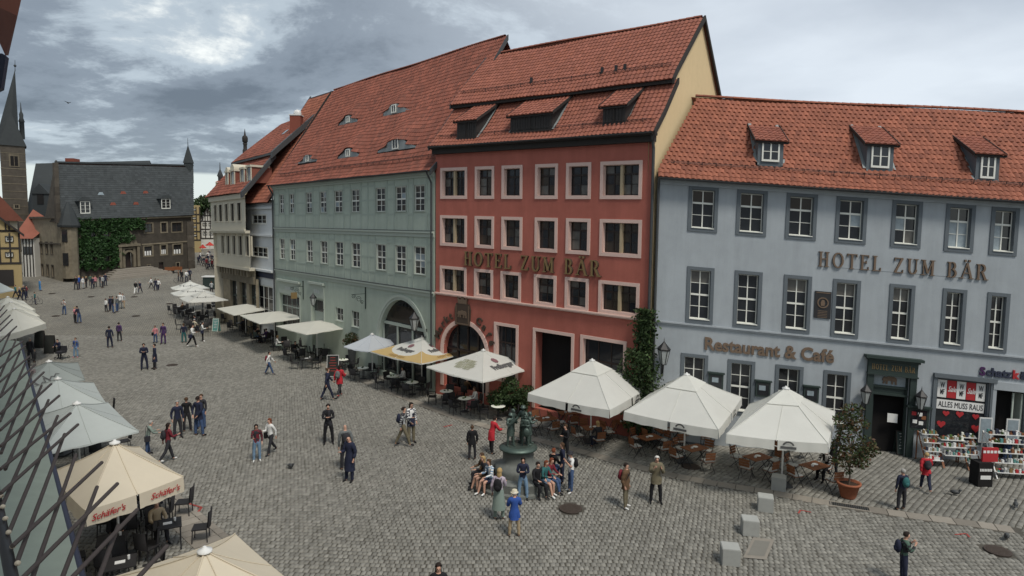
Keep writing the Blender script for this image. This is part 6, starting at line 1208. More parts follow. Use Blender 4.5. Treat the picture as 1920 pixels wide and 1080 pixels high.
for nm, A, ap in (('third and furthest', [(320, 539), (328, 545), (393, 540)], (358, 527)), ('second', [(320, 549), (333, 557), (408, 551)], (366, 532)), ('first and nearest', [(337, 558), (353, 569), (428, 563)], (377, 540))):
    t, of, ov, d = par('white parasol with dark script at the beige house, %s of its row' % nm, 2.6, *A, ap, M['canvas'], za=3.35, valance=.05, cut=False, group='white script parasols at the beige house')
    of(1, scribble(7, .42, .6, 2, True), .42, .5, .7, M['printdark']); of(0, scribble(7, .36, .6, 2, True), .42, .5, .6, M['printdark'])
# left row
def par4(lab, z, F, R, B, pA, mt, **k):     # front, right and back corners given
    f, r, b = [gnd(*p, z) for p in (F, R, B)]; L = f+b-r; c = ((f+b)/2).xy; return parasol(lab, L, f, r, z, k.pop('za', None) or apex_z(c, *pA), mt, **k)
t, of, ov, d = par4('cream parasol with red Schäfer lettering on its valance at lower left', 2.5, (160, 958), (344, 894), (262, 838), (196, 825), M['canvascream'], valance=.42, za=3.45, capmat='paper')
for f in (.2, .78): ov(1, f, "Schäfer's", .24, M['printred'], .003, .35)
L, F, R = gnd(190, 1088, 2.5), None, gnd(592, 1125, 2.5); B = gnd(441, 1001, 2.5); F = L+R-B; parasol('cream parasol with white cap at the bottom edge', L, F, R, 2.5, 3.3, M['canvascream'], valance=.36, capmat='paper')
par4('pale grey blue parasol behind the cream Schäfer parasol', 2.5, (72, 852), (260, 808), (203, 755), (141, 758), M['canvasblue'], valance=.05, za=3.3, cut=False, capmat='paper')
par4('pale grey blue parasol in the middle of the left row', 2.5, (30, 778), (200, 757), (176, 718), (113, 716), M['canvasblue'], valance=.05, za=3.3, cut=False)
t, of, ov, d = par4('faded grey parasol with reddish print and script', 2.5, (28, 735), (159, 711), (146, 680), (85, 682), M['canvasgrey'], valance=.05, za=3.2, cut=False, capmat='paper')
of(1, scribble(5, .55, .6, 5, True), .3, .5, .75, M['printdark'], rot=.6)
for k, w_ in enumerate((9, 10, 8)): of(0, scribble(w_, .24, .62, k), .34+.10*k, .5, .24, M['printpink'], .008)
for nm, F, R, B, za in (('nearest', (-12, 634), (86, 606), (58, 582), 3.7), ('middle', (-16, 613), (74, 592), (50, 572), 3.7), ('furthest', (-20, 596), (66, 580), (44, 562), 3.7)):
    par4('cream parasol at the left edge, %s of three in line' % nm, 2.7, F, R, B, None, M['canvasoff'], valance=.4, za=za, vent=False, cut=False, group='cream parasols at the far left')
par4('pale greenish parasol below the half timbered house', 2.6, (-60, 562), (27, 543), (5, 528), None, M['canvasblue'], valance=.1, za=4.2, cut=False)
for nm, x, y, w in (('big', 1160, 455, 100), ('small', 1080, 483, 80)):
    px_, py_ = 200+x/6, 380+y/6; c = at(px_, py_, 122); g = gz(122); r = w/6/2*122/FPX; parasol('%s red parasol in front of the black and white gable' % nm, c+Vector((-r, 0, 0)), c+Vector((0, -r, 0)), c+Vector((r, 0, 0)), c.z-g-.35, c.z-g+.3, M['redcanvas'], valance=.1, seams=False, cut=False)
# ------------------------------------------------------------------ tables and chairs
def round_table_proto():
    t = thing('round_cafe_table', (0, 0, 0), 'x', 'table'); m = MB(); m.lathe(0, 0, [(.36, .715), (.375, .725), (.375, .74), (.36, .748)], 22); m.build('tabletop', M['tabletop'], t, local=True)
    m = MB(); m.tube((0, 0, .05), (0, 0, .715), .03, None, 8); m.build('column', M['iron'], t, local=True); m = MB(); m.lathe(0, 0, [(.24, 0), (.22, .04), (.04, .07)], 14); m.build('foot', M['iron'], t, local=True)
    m = MB(); m.lathe(.08, .05, [(.04, .748), (.05, .80), (.045, .82)], 8); m.box(-.15, -.05, -.05, .03, .748, .80); m.build('table_decoration', M['leafbright'], t, local=True); return t
def chair_proto(kind):
    t = thing('cafe_chair', (0, 0, 0), 'x', 'chair')
    if kind == 'wicker': seat, back, leg = M['blackwicker'], M['blackwicker'], M['iron']
    elif kind == 'brown': seat, back, leg = M['brownwood'], M['brownwood'], M['iron']
    else: seat, back, leg = M['blackwicker'], M['blackwicker'], M['blackwicker']
    if kind == 'brown':
        for k in range(5): m = MB(); m.box(-.21, .21, -.20+k*.083, -.20+k*.083+.065, .44, .46); m.build('slat', seat, t, local=True)
        for k in range(3): m = MB(); m.box(-.21, .21, -.245-.012*k, -.225-.012*k, .56+k*.11, .65+k*.11); m.build('slat', back, t, local=True)
        m = MB(); m.box(-.19, .19, -.18, .19, .462, .50); m.build('cushion', M['cushion'], t, local=True)
        for sx in (-1, 1):
            m = MB(); m.tube((sx*.22, -.27, .92), (sx*.22, .20, 0), .014, None, 6); m.build('leg', leg, t, local=True); m = MB(); m.tube((sx*.22, .20, .46), (sx*.22, -.24, 0), .014, None, 6); m.build('leg', leg, t, local=True)
    else:
        m = MB(); m.box(-.23, .23, -.21, .23, .42, .46); m.build('seat', seat, t, local=True)
        m = MB(); K = 8; hb_ = .86 if kind == 'wicker' else .98
        vs = []
        for k in range(K+1):
            x = -.23+.46*k/K; y = -.21-.05*(1-(2*k/K-1)**2); vs += [(x, y, .46), (x, y-.05, hb_), (x, y-.03, .46), (x, y-.08, hb_)]
        m.add(vs, [(4*k, 4*k+4, 4*k+5, 4*k+1) for k in range(K)]+[(4*k+2, 4*k+3, 4*k+7, 4*k+6) for k in range(K)]+[(4*k+1, 4*k+5, 4*k+7, 4*k+3) for k in range(K)], 0, True); m.build('backrest', back, t, local=True)
        if kind == 'wicker':
            for sx in (-1, 1): m = MB(); m.path([(sx*.24, .18, .46), (sx*.25, .16, .64), (sx*.25, -.2, .66)], .018, 6); m.build('armrest', seat, t, local=True)
        for sx in (-1, 1):
            for y in (-.19, .20): m = MB(); m.tube((sx*.20, y, .42), (sx*.22, y*1.12, 0), .016, None, 6); m.build('leg', leg, t, local=True)
    return t
PROTO = {}
def park(o): o.location = (0, -400, -50)
def inst(kind, loc, rz, lab, group):
    if kind not in PROTO:
        PROTO[kind] = {'round': round_table_proto, 'wood': wood_table_proto, 'dark': dark_table_proto}[kind]() if kind in ('round', 'wood', 'dark') else chair_proto(kind)
        o = PROTO[kind]; o.location = loc; o.rotation_euler = (0, 0, rz); o['label'] = lab; o['group'] = group; WL[o.name] = Vector(loc); return o
    return copy_tree(PROTO[kind], loc, rz, lab, group)
def wood_table_proto():
    t = thing('folding_wooden_table', (0, 0, 0), 'x', 'table')
    for k in range(6): m = MB(); m.box(-.50, .50, -.35+k*.118, -.35+k*.118+.10, .715, .74); m.build('slat', M['brownwood'], t, local=True)
    for sx in (-1, 1):
        for s2 in (-1, 1): m = MB(); m.tube((sx*.42, s2*.30, .715), (sx*.42, -s2*.30, 0), .015, None, 6); m.build('leg', M['iron'], t, local=True)
    m = MB(); m.lathe(.1, .05, [(.11, .742), (.12, .75), (.10, .76)], 12); m.lathe(-.18, -.05, [(.05, .742), (.06, .80)], 8); m.build('tableware', M['paper'], t, local=True); return t
def dark_table_proto():
    t = thing('dark_square_table', (0, 0, 0), 'x', 'table'); m = MB(); m.box(-.38, .38, -.38, .38, .72, .75); m.build('tabletop', M['blackwicker'], t, local=True)
    for sx in (-1, 1):
        for sy in (-1, 1): m = MB(); m.tube((sx*.34, sy*.34, .72), (sx*.34, sy*.34, 0), .02, None, 6); m.build('leg', M['iron'], t, local=True)
    m = MB(); m.box(-.12, .12, -.08, .08, .75, .765); m.lathe(.2, .1, [(.03, .75), (.035, .86)], 8); m.build('tableware', M['paper'], t, local=True); return t
SEATS = []; SIDE = {'right-hand': 'right', 'left-hand': 'left'}
def setting(kind, chair, px, py, lab, n=4, ph=None, dist=.72, zt=.74, ggroup=None, rz=None, cl=None):
    g = gnd(px, py, zt); p = Vector((g.x, g.y, gz(g.y))); ph = random.uniform(0, 1.5) if ph is None else ph; r = ph if rz is None else rz
    inst(kind, p, r, lab[0], ggroup or 'cafe tables'); out_ = []
    left_ = dict(right=0, far=math.pi/2, left=math.pi, near=1.5*math.pi)
    for k in range(n):
        a = ph+2*math.pi*k/n+random.uniform(-.18, .18); d = dist+random.uniform(-.04, .14); q = p+Vector((math.cos(a)*d, math.sin(a)*d, 0)); rot = a+math.pi/2+random.uniform(-.25, .25)
        w_ = min(left_, key=lambda c: abs((a-left_[c]+math.pi) % (2*math.pi)-math.pi)); left_.pop(w_); inst(chair, q, rot, lab[1].replace(' at the', ', %s side,' % w_), cl or lab[1].replace('chair', 'chairs')); out_.append((q, rot, a))
    SEATS.append(out_); return p, out_
RT_ = [((677.6, 664), 'under the small bluish parasol'), ((643, 674), 'just left of the small bluish parasol'), ((680.6, 689.5), 'below the small bluish parasol'), ((727, 679), 'behind the left yellow corner'), ((736, 705), 'before the left yellow corner'), ((769.6, 690), 'under the middle of the yellow parasol'), ((773, 716.5), 'where a woman in white sits'), ((820, 703.4), 'right of the yellow parasol pole'), ((837, 733), 'in front of the Freiberger parasol'), ((871.6, 746.6), 'of the guest in pink trousers'), ((888, 719), 'under the Freiberger parasol near its pole'), ((934, 761), 'left of the fountain figures'), ((979.5, 747), 'behind the fountain figures')]
RSEAT = {}
for i, ((x, y), w_) in enumerate(RT_): RSEAT[i] = setting('round', 'wicker', x, y, ('round white cafe table '+w_, 'wicker chair at the round table '+w_), 4 if i not in (11, 12) else 2, ggroup='round white cafe tables')
WT = [((1024, 784), 'left of the first parasol'), ((1066, 773), 'at the back under the first parasol'), ((1113, 801), 'at the front under the first parasol'), ((1218, 819), 'left of the middle parasol pole'), ((1302, 839), 'right of the middle parasol pole'), ((1250, 806), 'at the back under the middle parasol'), ((1420, 856), 'left of the right parasol pole'), ((1527, 872), 'beside the potted tree'), ((1330, 800), 'behind middle and right parasols'), ((1170, 790), 'between first and middle parasols'), ((1480, 820), 'at the back under the right parasol')]
WSEAT = {}
for i, ((x, y), w_) in enumerate(WT): WSEAT[i] = setting('wood', 'brown', x, y, ('brown slatted wooden table '+w_, 'slatted chair at the wooden table '+w_), 4, ph=random.choice((.3, .5, 1.2)), dist=.80, ggroup='brown wooden tables on the hotel terrace')
DT = [((536, 640), 'by the flat cream parasol pole'), ((560, 655), 'in front of the flat cream parasols'), ((583, 640), 'left of the nearest flat parasol pole'), ((632, 645), 'close to the green wall'), ((610, 655), 'right of the nearest flat parasol pole'), ((575, 672), 'furthest out on the square'), ((470, 612), 'where a dark clad group sits'), ((446, 606), 'at the left end of the flat parasols'), ((492, 626), 'where the guest in a white top sits'), ((520, 622), 'in the shade of the middle flat parasol'), ((432, 590), 'between cream and script parasols'), ((410, 585), 'under the nearest script parasol'), ((383, 592), 'near the script parasol pole'), ((362, 586), 'under the script parasols'), ((345, 582), 'left of the script parasols'), ((335, 575), 'furthest left of the script parasols'), ((352, 602), 'in front of the script parasols'), ((378, 606), 'behind the two women in white tops'), ((398, 572), 'at the back of the script parasols')]
DSEAT = {}
for i, ((x, y), w_) in enumerate(DT): DSEAT[i] = setting('dark', 'black', x, y, ('dark square table '+w_, 'black chair at the dark table '+w_), 4 if i not in (5,) else 2, ph=random.choice((.2, .6, 1.0)), dist=.75, ggroup='dark square tables')
LTB = [((314, 982), 'under the front of the Schäfer parasol'), ((210, 1010), 'beside the awning'), ((295, 930), 'behind the Schäfer lettering'), ((250, 950), 'deep under the Schäfer parasol'), ((225, 1055), 'near the bottom cream parasol'), ((30, 668), 'under the left edge cream parasols'), ((15, 690), 'below the left edge cream parasols'), ((170, 760), 'under the middle grey blue parasol'), ((190, 820), 'under the grey blue parasol')]
LSEAT = {}
for i, ((x, y), w_) in enumerate(LTB): LSEAT[i] = setting('dark', 'black', x, y, ('dark square table '+w_, 'black chair at the table '+w_), 4 if i != 0 else 3, ph=.5, dist=.78, ggroup='dark square tables')
# ------------------------------------------------------------------ stone blocks, fountain base, boards
for (x, y), w_ in (((1465, 921), 'nearest the terrace, topmost of four'), ((1440, 961), 'second from the terrace'), ((1411, 1006), 'third from the terrace'), ((1374, 1062), 'lowest of the row of four')):
    g = gnd(x, y); d = (gnd(1465, 921)-gnd(1374, 1062)).xy.normalized(); f = Fac(g.xy+Vector((0, .25)), Vector((1, .12)), 0); bm = bmesh.new(); bmesh.ops.create_cube(bm, size=1); bmesh.ops.scale(bm, vec=(.52, .52, .52), verts=bm.verts); bmesh.ops.bevel(bm, geom=bm.edges[:], offset=.018, segments=2, affect='EDGES')
    me = bpy.data.meshes.new('stone_block'); bm.to_mesh(me); bm.free(); me.materials.append(M['block']); o = bpy.data.objects.new('stone_block', me); COL.objects.link(o); o.location = (g.x, g.y+.26, .24); o.rotation_euler = (0, 0, random.uniform(-.2, .1)-.25); props(o, 'pale stone block seat, '+w_, 'stone block', 'row of stone blocks')
FC = Vector((gnd(971, 905).x, gnd(971, 905).y, 0))
ft = thing('fountain', FC, 'round granite fountain with bronze musicians on a drum pedestal', 'fountain'); fx, fy = FC.x, FC.y
m = MB(); n = 8                                                                       # outer ring of stone segments
for k in range(n):
    q = MB(); K = 4; t0, t1 = 2*math.pi*(k+.008)/n, 2*math.pi*(k+.992)/n; prof = [(1.62, 0), (1.62, .10), (1.50, .14), (1.52, .44), (1.46, .50), (1.10, .50), (1.06, .46), (1.06, .05)]
    vs = [(fx+r*math.cos(t0+(t1-t0)*i/K), fy+r*math.sin(t0+(t1-t0)*i/K), z) for i in range(K+1) for r, z in prof]; P_ = len(prof)
    q.add(vs, [(i*P_+j, (i+1)*P_+j, (i+1)*P_+(j+1) % P_, i*P_+(j+1) % P_) for i in range(K) for j in range(P_)]); q.add(vs[:P_], [tuple(range(P_))]); q.add(vs[-P_:], [tuple(range(P_))[::-1]]); q.build('basin_segment', M['granite'], ft)
m = MB(); m.lathe(fx, fy, [(1.07, .02), (1.07, .33), (.8, .335)], 32, 0, False); m.build('water', M['water'], ft)
m = MB(); m.lathe(fx, fy, [(.88, .1), (.90, .60), (.86, .72), (.76, .78), (.66, .84), (.60, .92), (.60, 1.30), (.66, 1.34)], 36); m.build('pedestal', M['granite'], ft)
m = MB(); m.lathe(fx, fy, [(.66, 1.33), (.74, 1.38), (.74, 1.44), (.62, 1.50), (.55, 1.53)], 36); m.build('bronze_plinth', M['bronze'], ft)
def aboard(px, py, lab, w=.6, h=1.05, rz=0.0, face=None, frame=None, lines=True, txt=None):
    g = gnd(px, py); t = thing('advertising_board', (0, 0, 0), lab, 'board'); face = face or M['blackboard']; frame = frame or M['timber']
    for s_ in (-1, 1):
        m = MB(); m.add([(-w/2, s_*.24, 0), (w/2, s_*.24, 0), (w/2, s_*.03, h), (-w/2, s_*.03, h), (-w/2, s_*.22, 0), (w/2, s_*.22, 0), (w/2, s_*.01, h), (-w/2, s_*.01, h)], [(0, 1, 2, 3), (7, 6, 5, 4), (0, 4, 5, 1), (1, 5, 6, 2), (2, 6, 7, 3), (3, 7, 4, 0)]); m.build('panel', face, t, local=True)
    m = MB()
    def q(x, f): return (x, -.245+.21*f, h*f)
    for a, b in ((q(-w/2, 0), q(-w/2, 1)), (q(w/2, 0), q(w/2, 1)), (q(-w/2, 1), q(w/2, 1)), (q(-w/2, .04), q(w/2, .04))): m.tube(a, b, .022, None, 4)
    m.build('frame', frame, t, local=True)
    if lines:
        m = MB()
        for k in range(6): f = .88-k*.12; ww = w*random.uniform(.2, .36); a, b = q(-ww, f), q(ww, f+.03); m.add([(a[0], a[1]-.012, a[2]), (b[0], a[1]-.012, a[2]), (b[0], b[1]-.012, b[2]), (a[0], b[1]-.012, b[2])], [(0, 1, 2, 3)])
        m.build('chalk_writing', M['cushion'] if lines is True else lines, t, local=True, kind='stuff')
    t.location = g; t.rotation_euler = (0, 0, rz); WL[t.name] = g; return t
aboard(625, 706, 'black menu board in a white frame behind the woman in the red jacket', .75, 1.45, .1, None, M['alu'], M['dirtyred'])
aboard(1690, 851, 'green chalkboard standing right of the hotel entrance', .55, 1.05, -.15, M['greendark'])
aboard(1466, 853, 'small dark board with white sheet under the right parasol', .45, .9, .1); aboard(76, 652, 'tall black board nearest the cream parasols at left', .7, 1.4, .1, lines=False); aboard(95, 662, 'tall black board next to the person with a pushchair', .7, 1.4, .1, lines=False)
aboard(406, 621, 'teal and white easel board by the script parasols', .6, 1.25, -.2, M['teal'], M['tabletop'], M['paper']); aboard(598, 672, 'small dark board with white edge by the flat parasol', .5, .8, .2)
aboard(1898, 900, 'dummy', .1, .1) if False else None
# ------------------------------------------------------------------ plants
def tree_pot(px, py, lab, ht, mt, crown, nleaf=2600, pot=True, ls=.05, cat='potted tree'):
    g = gnd(px, py); t = thing('potted_tree' if pot else 'shrub', g, lab, cat)
    if pot: m = MB(); m.lathe(g.x, g.y, [(.24, 0), (.27, .06), (.38, .50), (.42, .50), (.42, .58), (.36, .58), (.34, .50), (.3, .48)], 24); p_ = m.build('pot', M['terracotta'], t); m = MB(); m.lathe(g.x, g.y, [(.33, .44), (.33, .50)], 20, 0, False); m.build('soil', M['soil'], t)
    m = MB(); z0 = .45 if pot else 0; pts = [Vector((g.x, g.y, z0)), Vector((g.x+.03, g.y, ht*.3)), Vector((g.x-.02, g.y+.02, ht*.55)), Vector((g.x+.02, g.y, ht*.8))]
    r = .04
    for a, b in zip(pts, pts[1:]): m.tube(a, b, r, r*.75, 7); r *= .75
    cs = [(g.x+c[0], g.y+c[1], c[2], c[3]) for c in crown]
    for c in cs: b0 = pts[1].lerp(pts[3], random.uniform(0, .9)); m.tube(b0, (c[0], c[1], c[2]), .016, .006, 5)
    m.build('trunk', M['bark'], t); leaves('crown', blob_pts(cs), nleaf, ls, mt, t); return t
tree_pot(1590, 932, 'potted tree with reddish green leaves in a terracotta pot', 2.7, M['leafred'], [(0, 0, 3.3, .38), (-.25, 0, 2.9, .42), (.25, .1, 2.8, .40), (-.1, .1, 2.4, .45), (.5, 0, 2.0, .42), (-.4, .1, 1.95, .40), (.8, .1, 1.75, .32), (.1, 0, 1.6, .5), (.45, .1, 1.35, .36), (-.35, 0, 1.4, .34), (.0, .1, 1.0, .22)], 2300, True, .062)
tree_pot(955, 782, 'broad green shrub between the cafe tables and the fountain figures', 1.5, M['leaf'], [(0, 0, 1.3, .65), (-.6, 0, 1.0, .6), (.6, 0, 1.05, .6), (0, .3, 1.7, .5), (-.35, .2, .7, .6), (.45, .2, .6, .6), (.9, .2, 1.4, .4)], 4200, False, .075, 'shrub')
tree_pot(1048, 752, 'leafy green shrub beside the red hotel doorway', 1.7, M['leafbright'], [(0, 0, 1.9, .55), (-.5, 0, 1.6, .5), (.5, 0, 1.6, .5), (0, .2, 1.1, .7), (-.4, .1, 2.2, .3), (.6, .2, 1.0, .5)], 3000, False, .08, 'shrub')
def vinep():
    f = rng.random(); zt = 5.9*f**.9; w = .32 if zt > 4.0 else 1.25*(1-abs(zt-2.2)/3.4)
    if zt < 4.0: u = -13.05+float(np.clip(rng.normal()*.6, -1.1, 1.1))*w*.9
    else: u = -12.95+rng.normal()*.22
    return np.array(FR.w(u, max(.2, zt), .15+min(1.4, abs(rng.normal()))*(.5 if zt < 4.0 else .2)))
leaves('climbing_plant', vinep, 4500, .095, M['leaf'], label='dark climbing plant at the corner of the red hotel', cat='climbing plant')
u, z = FG.px(667, 648); q = FG.w(u, 2.2, .3); t = thing('window_flowers', q, 'bunch of dark flowers at the green house window by the small parasol', 'flowers'); leaves('foliage', blob_pts([(q.x, q.y, 2.2, .5), (q.x+.35, q.y, 2.0, .35), (q.x-.35, q.y, 1.9, .35)]), 500, .08, M['leafred'], t); m = MB(); m.lathe(q.x, q.y, [(.2, 0), (.3, 1.5), (.33, 1.6)], 12); m.build('planter', M['gutter'], t)
# ------------------------------------------------------------------ shop stands on the right
def goods(m_list, x0, x1, y, z, n, par, f):
    for k in range(n):
        u = x0+(x1-x0)*(k+.5)/n; h = random.uniform(.07, .17); w = random.uniform(.03, .05); mt = random.choice(['paper', 'paper', 'printred', 'tabletop', 'teal', 'goldletter', 'lantern', 'navy', 'cushion', 'leafbright', 'brownwood'])
        mm = wallm(f); k2 = random.random()
        if k2 < .5: mm.lathe(0, 0, [(0, 0)]*2, 3) if False else mm.prism([(u+w*math.cos(a), z+h/2+h/2*math.sin(a)) for a in [i*math.pi/3 for i in range(6)]], y-w, y+w)
        else: mm.box(u-w, u+w, z, z+h, y-w, y+w)
        mm.build('ware', M[mt], par)
FW = Fac(FB.O, FB.t, 0)
def stand(lab, px0, px1, pybase, out, tiers, zs, n, mt='brownwood', name='shop_stand', dz=.28, dep=.34):
    u0 = FB.px(px0, pybase, out)[0]; u1 = FB.px(px1, pybase, out)[0]; b = FW.w((u0+u1)/2, 0, out); t = thing(name, b, lab, 'shop stand')
    for s_ in (u0, u1): m = wallm(FW); m.add([(s_-.02, 0, out+.25), (s_+.02, 0, out+.25), (s_+.02, zs[-1]+.02, out-tiers*dep*.55), (s_-.02, zs[-1]+.02, out-tiers*dep*.55), (s_-.02, 0, out+.20), (s_+.02, 0, out+.20), (s_+.02, zs[-1]+.02, out-tiers*dep*.55-.05), (s_-.02, zs[-1]+.02, out-tiers*dep*.55-.05)], [(0, 1, 2, 3), (7, 6, 5, 4), (0, 3, 7, 4), (1, 5, 6, 2)]); m.box(s_-.02, s_+.02, 0, zs[-1], out-tiers*dep*.55-.06, out-tiers*dep*.55-.02); m.build('upright', M['alu'] if mt == 'alu' else M[mt], t)
    for k, z in enumerate(zs):
        o = out+.05-k*dep*.55; m = wallm(FW); m.box(u0, u1, z-.025, z, o-dep/2, o+dep/2); m.build('shelf', M['alu'], t)
        for r in (-.08, .07): goods(None, u0+.04, u1-.04, o+r, z, n, t, FW)
    return t
stand('tall stand of white wares left of the shop window', 1734, 1765, 862, 1.0, 4, [.30, .62, .94, 1.25], 7)
stand('low table stand of gifts under the shop window', 1767, 1812, 858, 1.0, 3, [.55, .85, 1.1], 9)
stand('stepped stand of small wares right of the shop window', 1812, 1838, 868, 1.1, 4, [.30, .62, .94, 1.22], 7)
stand('wide metal ladder rack full of souvenirs at the right edge', 1862, 1945, 912, 1.9, 5, [.25, .60, .95, 1.30, 1.6], 14, 'alu')
g = gnd(1845, 912); t = thing('postcard_stand', g, 'dark postcard stand with red header by the shop door', 'postcard stand'); m = MB(); m.box(g.x-.28, g.x+.28, g.y-.05, g.y+.45, 0, .95); m.build('cabinet', M['shadowin'], t); m = MB(); m.box(g.x-.05, g.x+.55, g.y+.1, g.y+.2, .95, 1.5); m.build('header_board', M['printred'], t)
m = MB(); 
for k in range(8): m.box(g.x-.24+.06*k, g.x-.20+.06*k, g.y-.06, g.y-.05, .62, .72)
for k in range(5): m.box(g.x-.05+.14*k, g.x+.05+.14*k, g.y+.09, g.y+.1, 1.3, 1.4)
m.build('cards', M['paper'], t, kind='stuff'); m = MB(); m.box(g.x-.2, g.x+.2, g.y-.06, g.y-.05, .3, .45); m.build('label_sheet', M['paper'], t)
for x, nm in ((1848, 'left'), (1899, 'right')):
    a = FB.px(x, 800, .25); t = thing('picture_frame', FW.w(a[0], .8, .25), 'upright white framed panel at the %s side of the shop door' % nm, 'display panel'); m = wallm(FW); m.box(a[0]-.25, a[0]+.25, .9, 2.0, .22, .26); m.build('frame', M['alu'], t); m = wallm(FW); m.box(a[0]-.2, a[0]+.2, .95, 1.95, .26, .27); m.build('picture', M['curtain'], t)
# street litter bin, bicycles
def bicycle(px, py, rz, lab):
    g = gnd(px, py); t = thing('bicycle', (0, 0, 0), lab, 'bicycle')
    for x in (-.52, .52):
        m = MB(); P = [(x+.33*math.cos(2*math.pi*k/16), 0, .33+.33*math.sin(2*math.pi*k/16)) for k in range(17)]; m.path(P, .018, 5)
        for k in range(6): m.tube((x, 0, .33), (x+.33*math.cos(k*1.047), 0, .33+.33*math.sin(k*1.047)), .004, None, 3)
        m.build('wheel', M['iron'], t, local=True)
    m = MB(); m.path([(-.52, 0, .33), (-.1, 0, .30), (.38, 0, .78), (-.2, 0, .75), (-.52, 0, .33)], .016, 6); m.path([(-.1, 0, .3), (-.22, 0, .9)], .016, 6); m.path([(.52, 0, .33), (.36, 0, .95)], .016, 6); m.build('frame', M['navy'], t, local=True)
    m = MB(); m.tube((.36, -.25, .98), (.36, .25, .98), .014, None, 6); m.build('handlebar', M['gutter'], t, local=True); m = MB(); m.ball((-.24, 0, .93), .14, .07, .04, 8, 5); m.build('saddle', M['shoe'], t, local=True)
    t.location = g; t.rotation_euler = (0, 0, rz); return t
bicycle(338, 530, .6, 'dark bicycle held in the group right of the town hall stairs'); bicycle(65, 571, 1.0, 'dark bicycle of the person in blue at the far left')
# far street furniture in front of the town hall and in the gap
for i, (x, y) in enumerate(((318, 512), (325, 511), (332, 510))): g = gnd(x, y); o = MB(); o.box(g.x-.7, g.x+.7, g.y-.3, g.y+.3, g.z+.42, g.z+.5); o.box(g.x-.7, g.x+.7, g.y+.25, g.y+.3, g.z+.5, g.z+.95); 
for i, (x, y, w_) in enumerate(((317, 512, 'left'), (331, 511, 'right'))):
    g = gnd(x, y); t = thing('park_bench', g, 'reddish bench by the town hall wall, %s one of two' % w_, 'bench', 'benches by the town hall'); m = MB(); m.box(g.x-.8, g.x+.8, g.y-.25, g.y+.25, g.z+.42, g.z+.5); m.build('seat', M['brownwood'], t); m = MB(); m.box(g.x-.8, g.x+.8, g.y+.22, g.y+.28, g.z+.5, g.z+.95); m.build('backrest', M['brownwood'], t)
    for s_ in (-.7, .7): m = MB(); m.box(g.x+s_-.04, g.x+s_+.04, g.y-.2, g.y+.2, g.z, g.z+.42); m.build('leg', M['iron'], t)
g = gnd(396, 541); t = thing('market_booth', g, 'small dark green booth behind the script parasols', 'booth'); m = MB(); m.box(g.x-.9, g.x+.9, g.y-.5, g.y+.5, g.z, g.z+1.6); m.build('counter', M['greendark'], t); m = MB(); m.box(g.x-1, g.x+1, g.y-.6, g.y+.6, g.z+1.6, g.z+1.75); m.build('roof', M['paper'], t)
# birds
def bird(loc, rz, lab, fly=False, s=1.0, mt='gutter'):
    t = thing('pigeon' if not fly else 'flying_bird', loc, lab, 'bird'); m = MB(); m.ball((0, 0, .12*s), .07*s, .14*s, .075*s, 8, 6); m.ball((0, .14*s, .20*s), .035*s, .045*s, .04*s, 8, 5); m.tube((0, .10*s, .14*s), (0, .14*s, .2*s), .035*s, .03*s, 6); m.tube((0, .17*s, .2*s), (0, .21*s, .19*s), .01*s, .003*s, 4); m.add([(-.03*s, -.1*s, .12*s), (.03*s, -.1*s, .12*s), (.04*s, -.26*s, .1*s), (-.04*s, -.26*s, .1*s)], [(0, 1, 2, 3)])
    if not fly:
        for x in (-.025, .025): m.tube((x*s, 0, .07*s), (x*s, .01*s, 0), .006*s, None, 4)
    m.build('body', M[mt], t, local=True)
    if fly:
        for sx in (-1, 1): m = MB(); m.add([(sx*.05*s, .08*s, .14*s), (sx*.3*s, .12*s, .28*s), (sx*.6*s, .0, .22*s), (sx*.3*s, -.05*s, .24*s), (sx*.05*s, -.08*s, .13*s), (sx*.05*s, .08*s, .12*s), (sx*.3*s, .12*s, .26*s), (sx*.6*s, .0, .20*s), (sx*.3*s, -.05*s, .22*s), (sx*.05*s, -.08*s, .11*s)], [(0, 1, 2, 3, 4), (9, 8, 7, 6, 5)]); m.build('wing', M['iron'], t, local=True)
    t.rotation_euler = (0, 0, rz)
for (x, y, w_) in ((545, 879, 'alone on the setts left of the woman in navy'), (1790, 929, 'on the setts below the woman in the red jacket'), (1904, 952, 'at the right edge of the picture'), (1887, 1012, 'just above the right manhole cover')): bird(gnd(x, y), random.uniform(0, 6), 'small dark pigeon '+w_, s=1.15)
bird(at(128, 195, 45), 1.2, 'dark bird flying against the clouds', True, .62, 'iron')
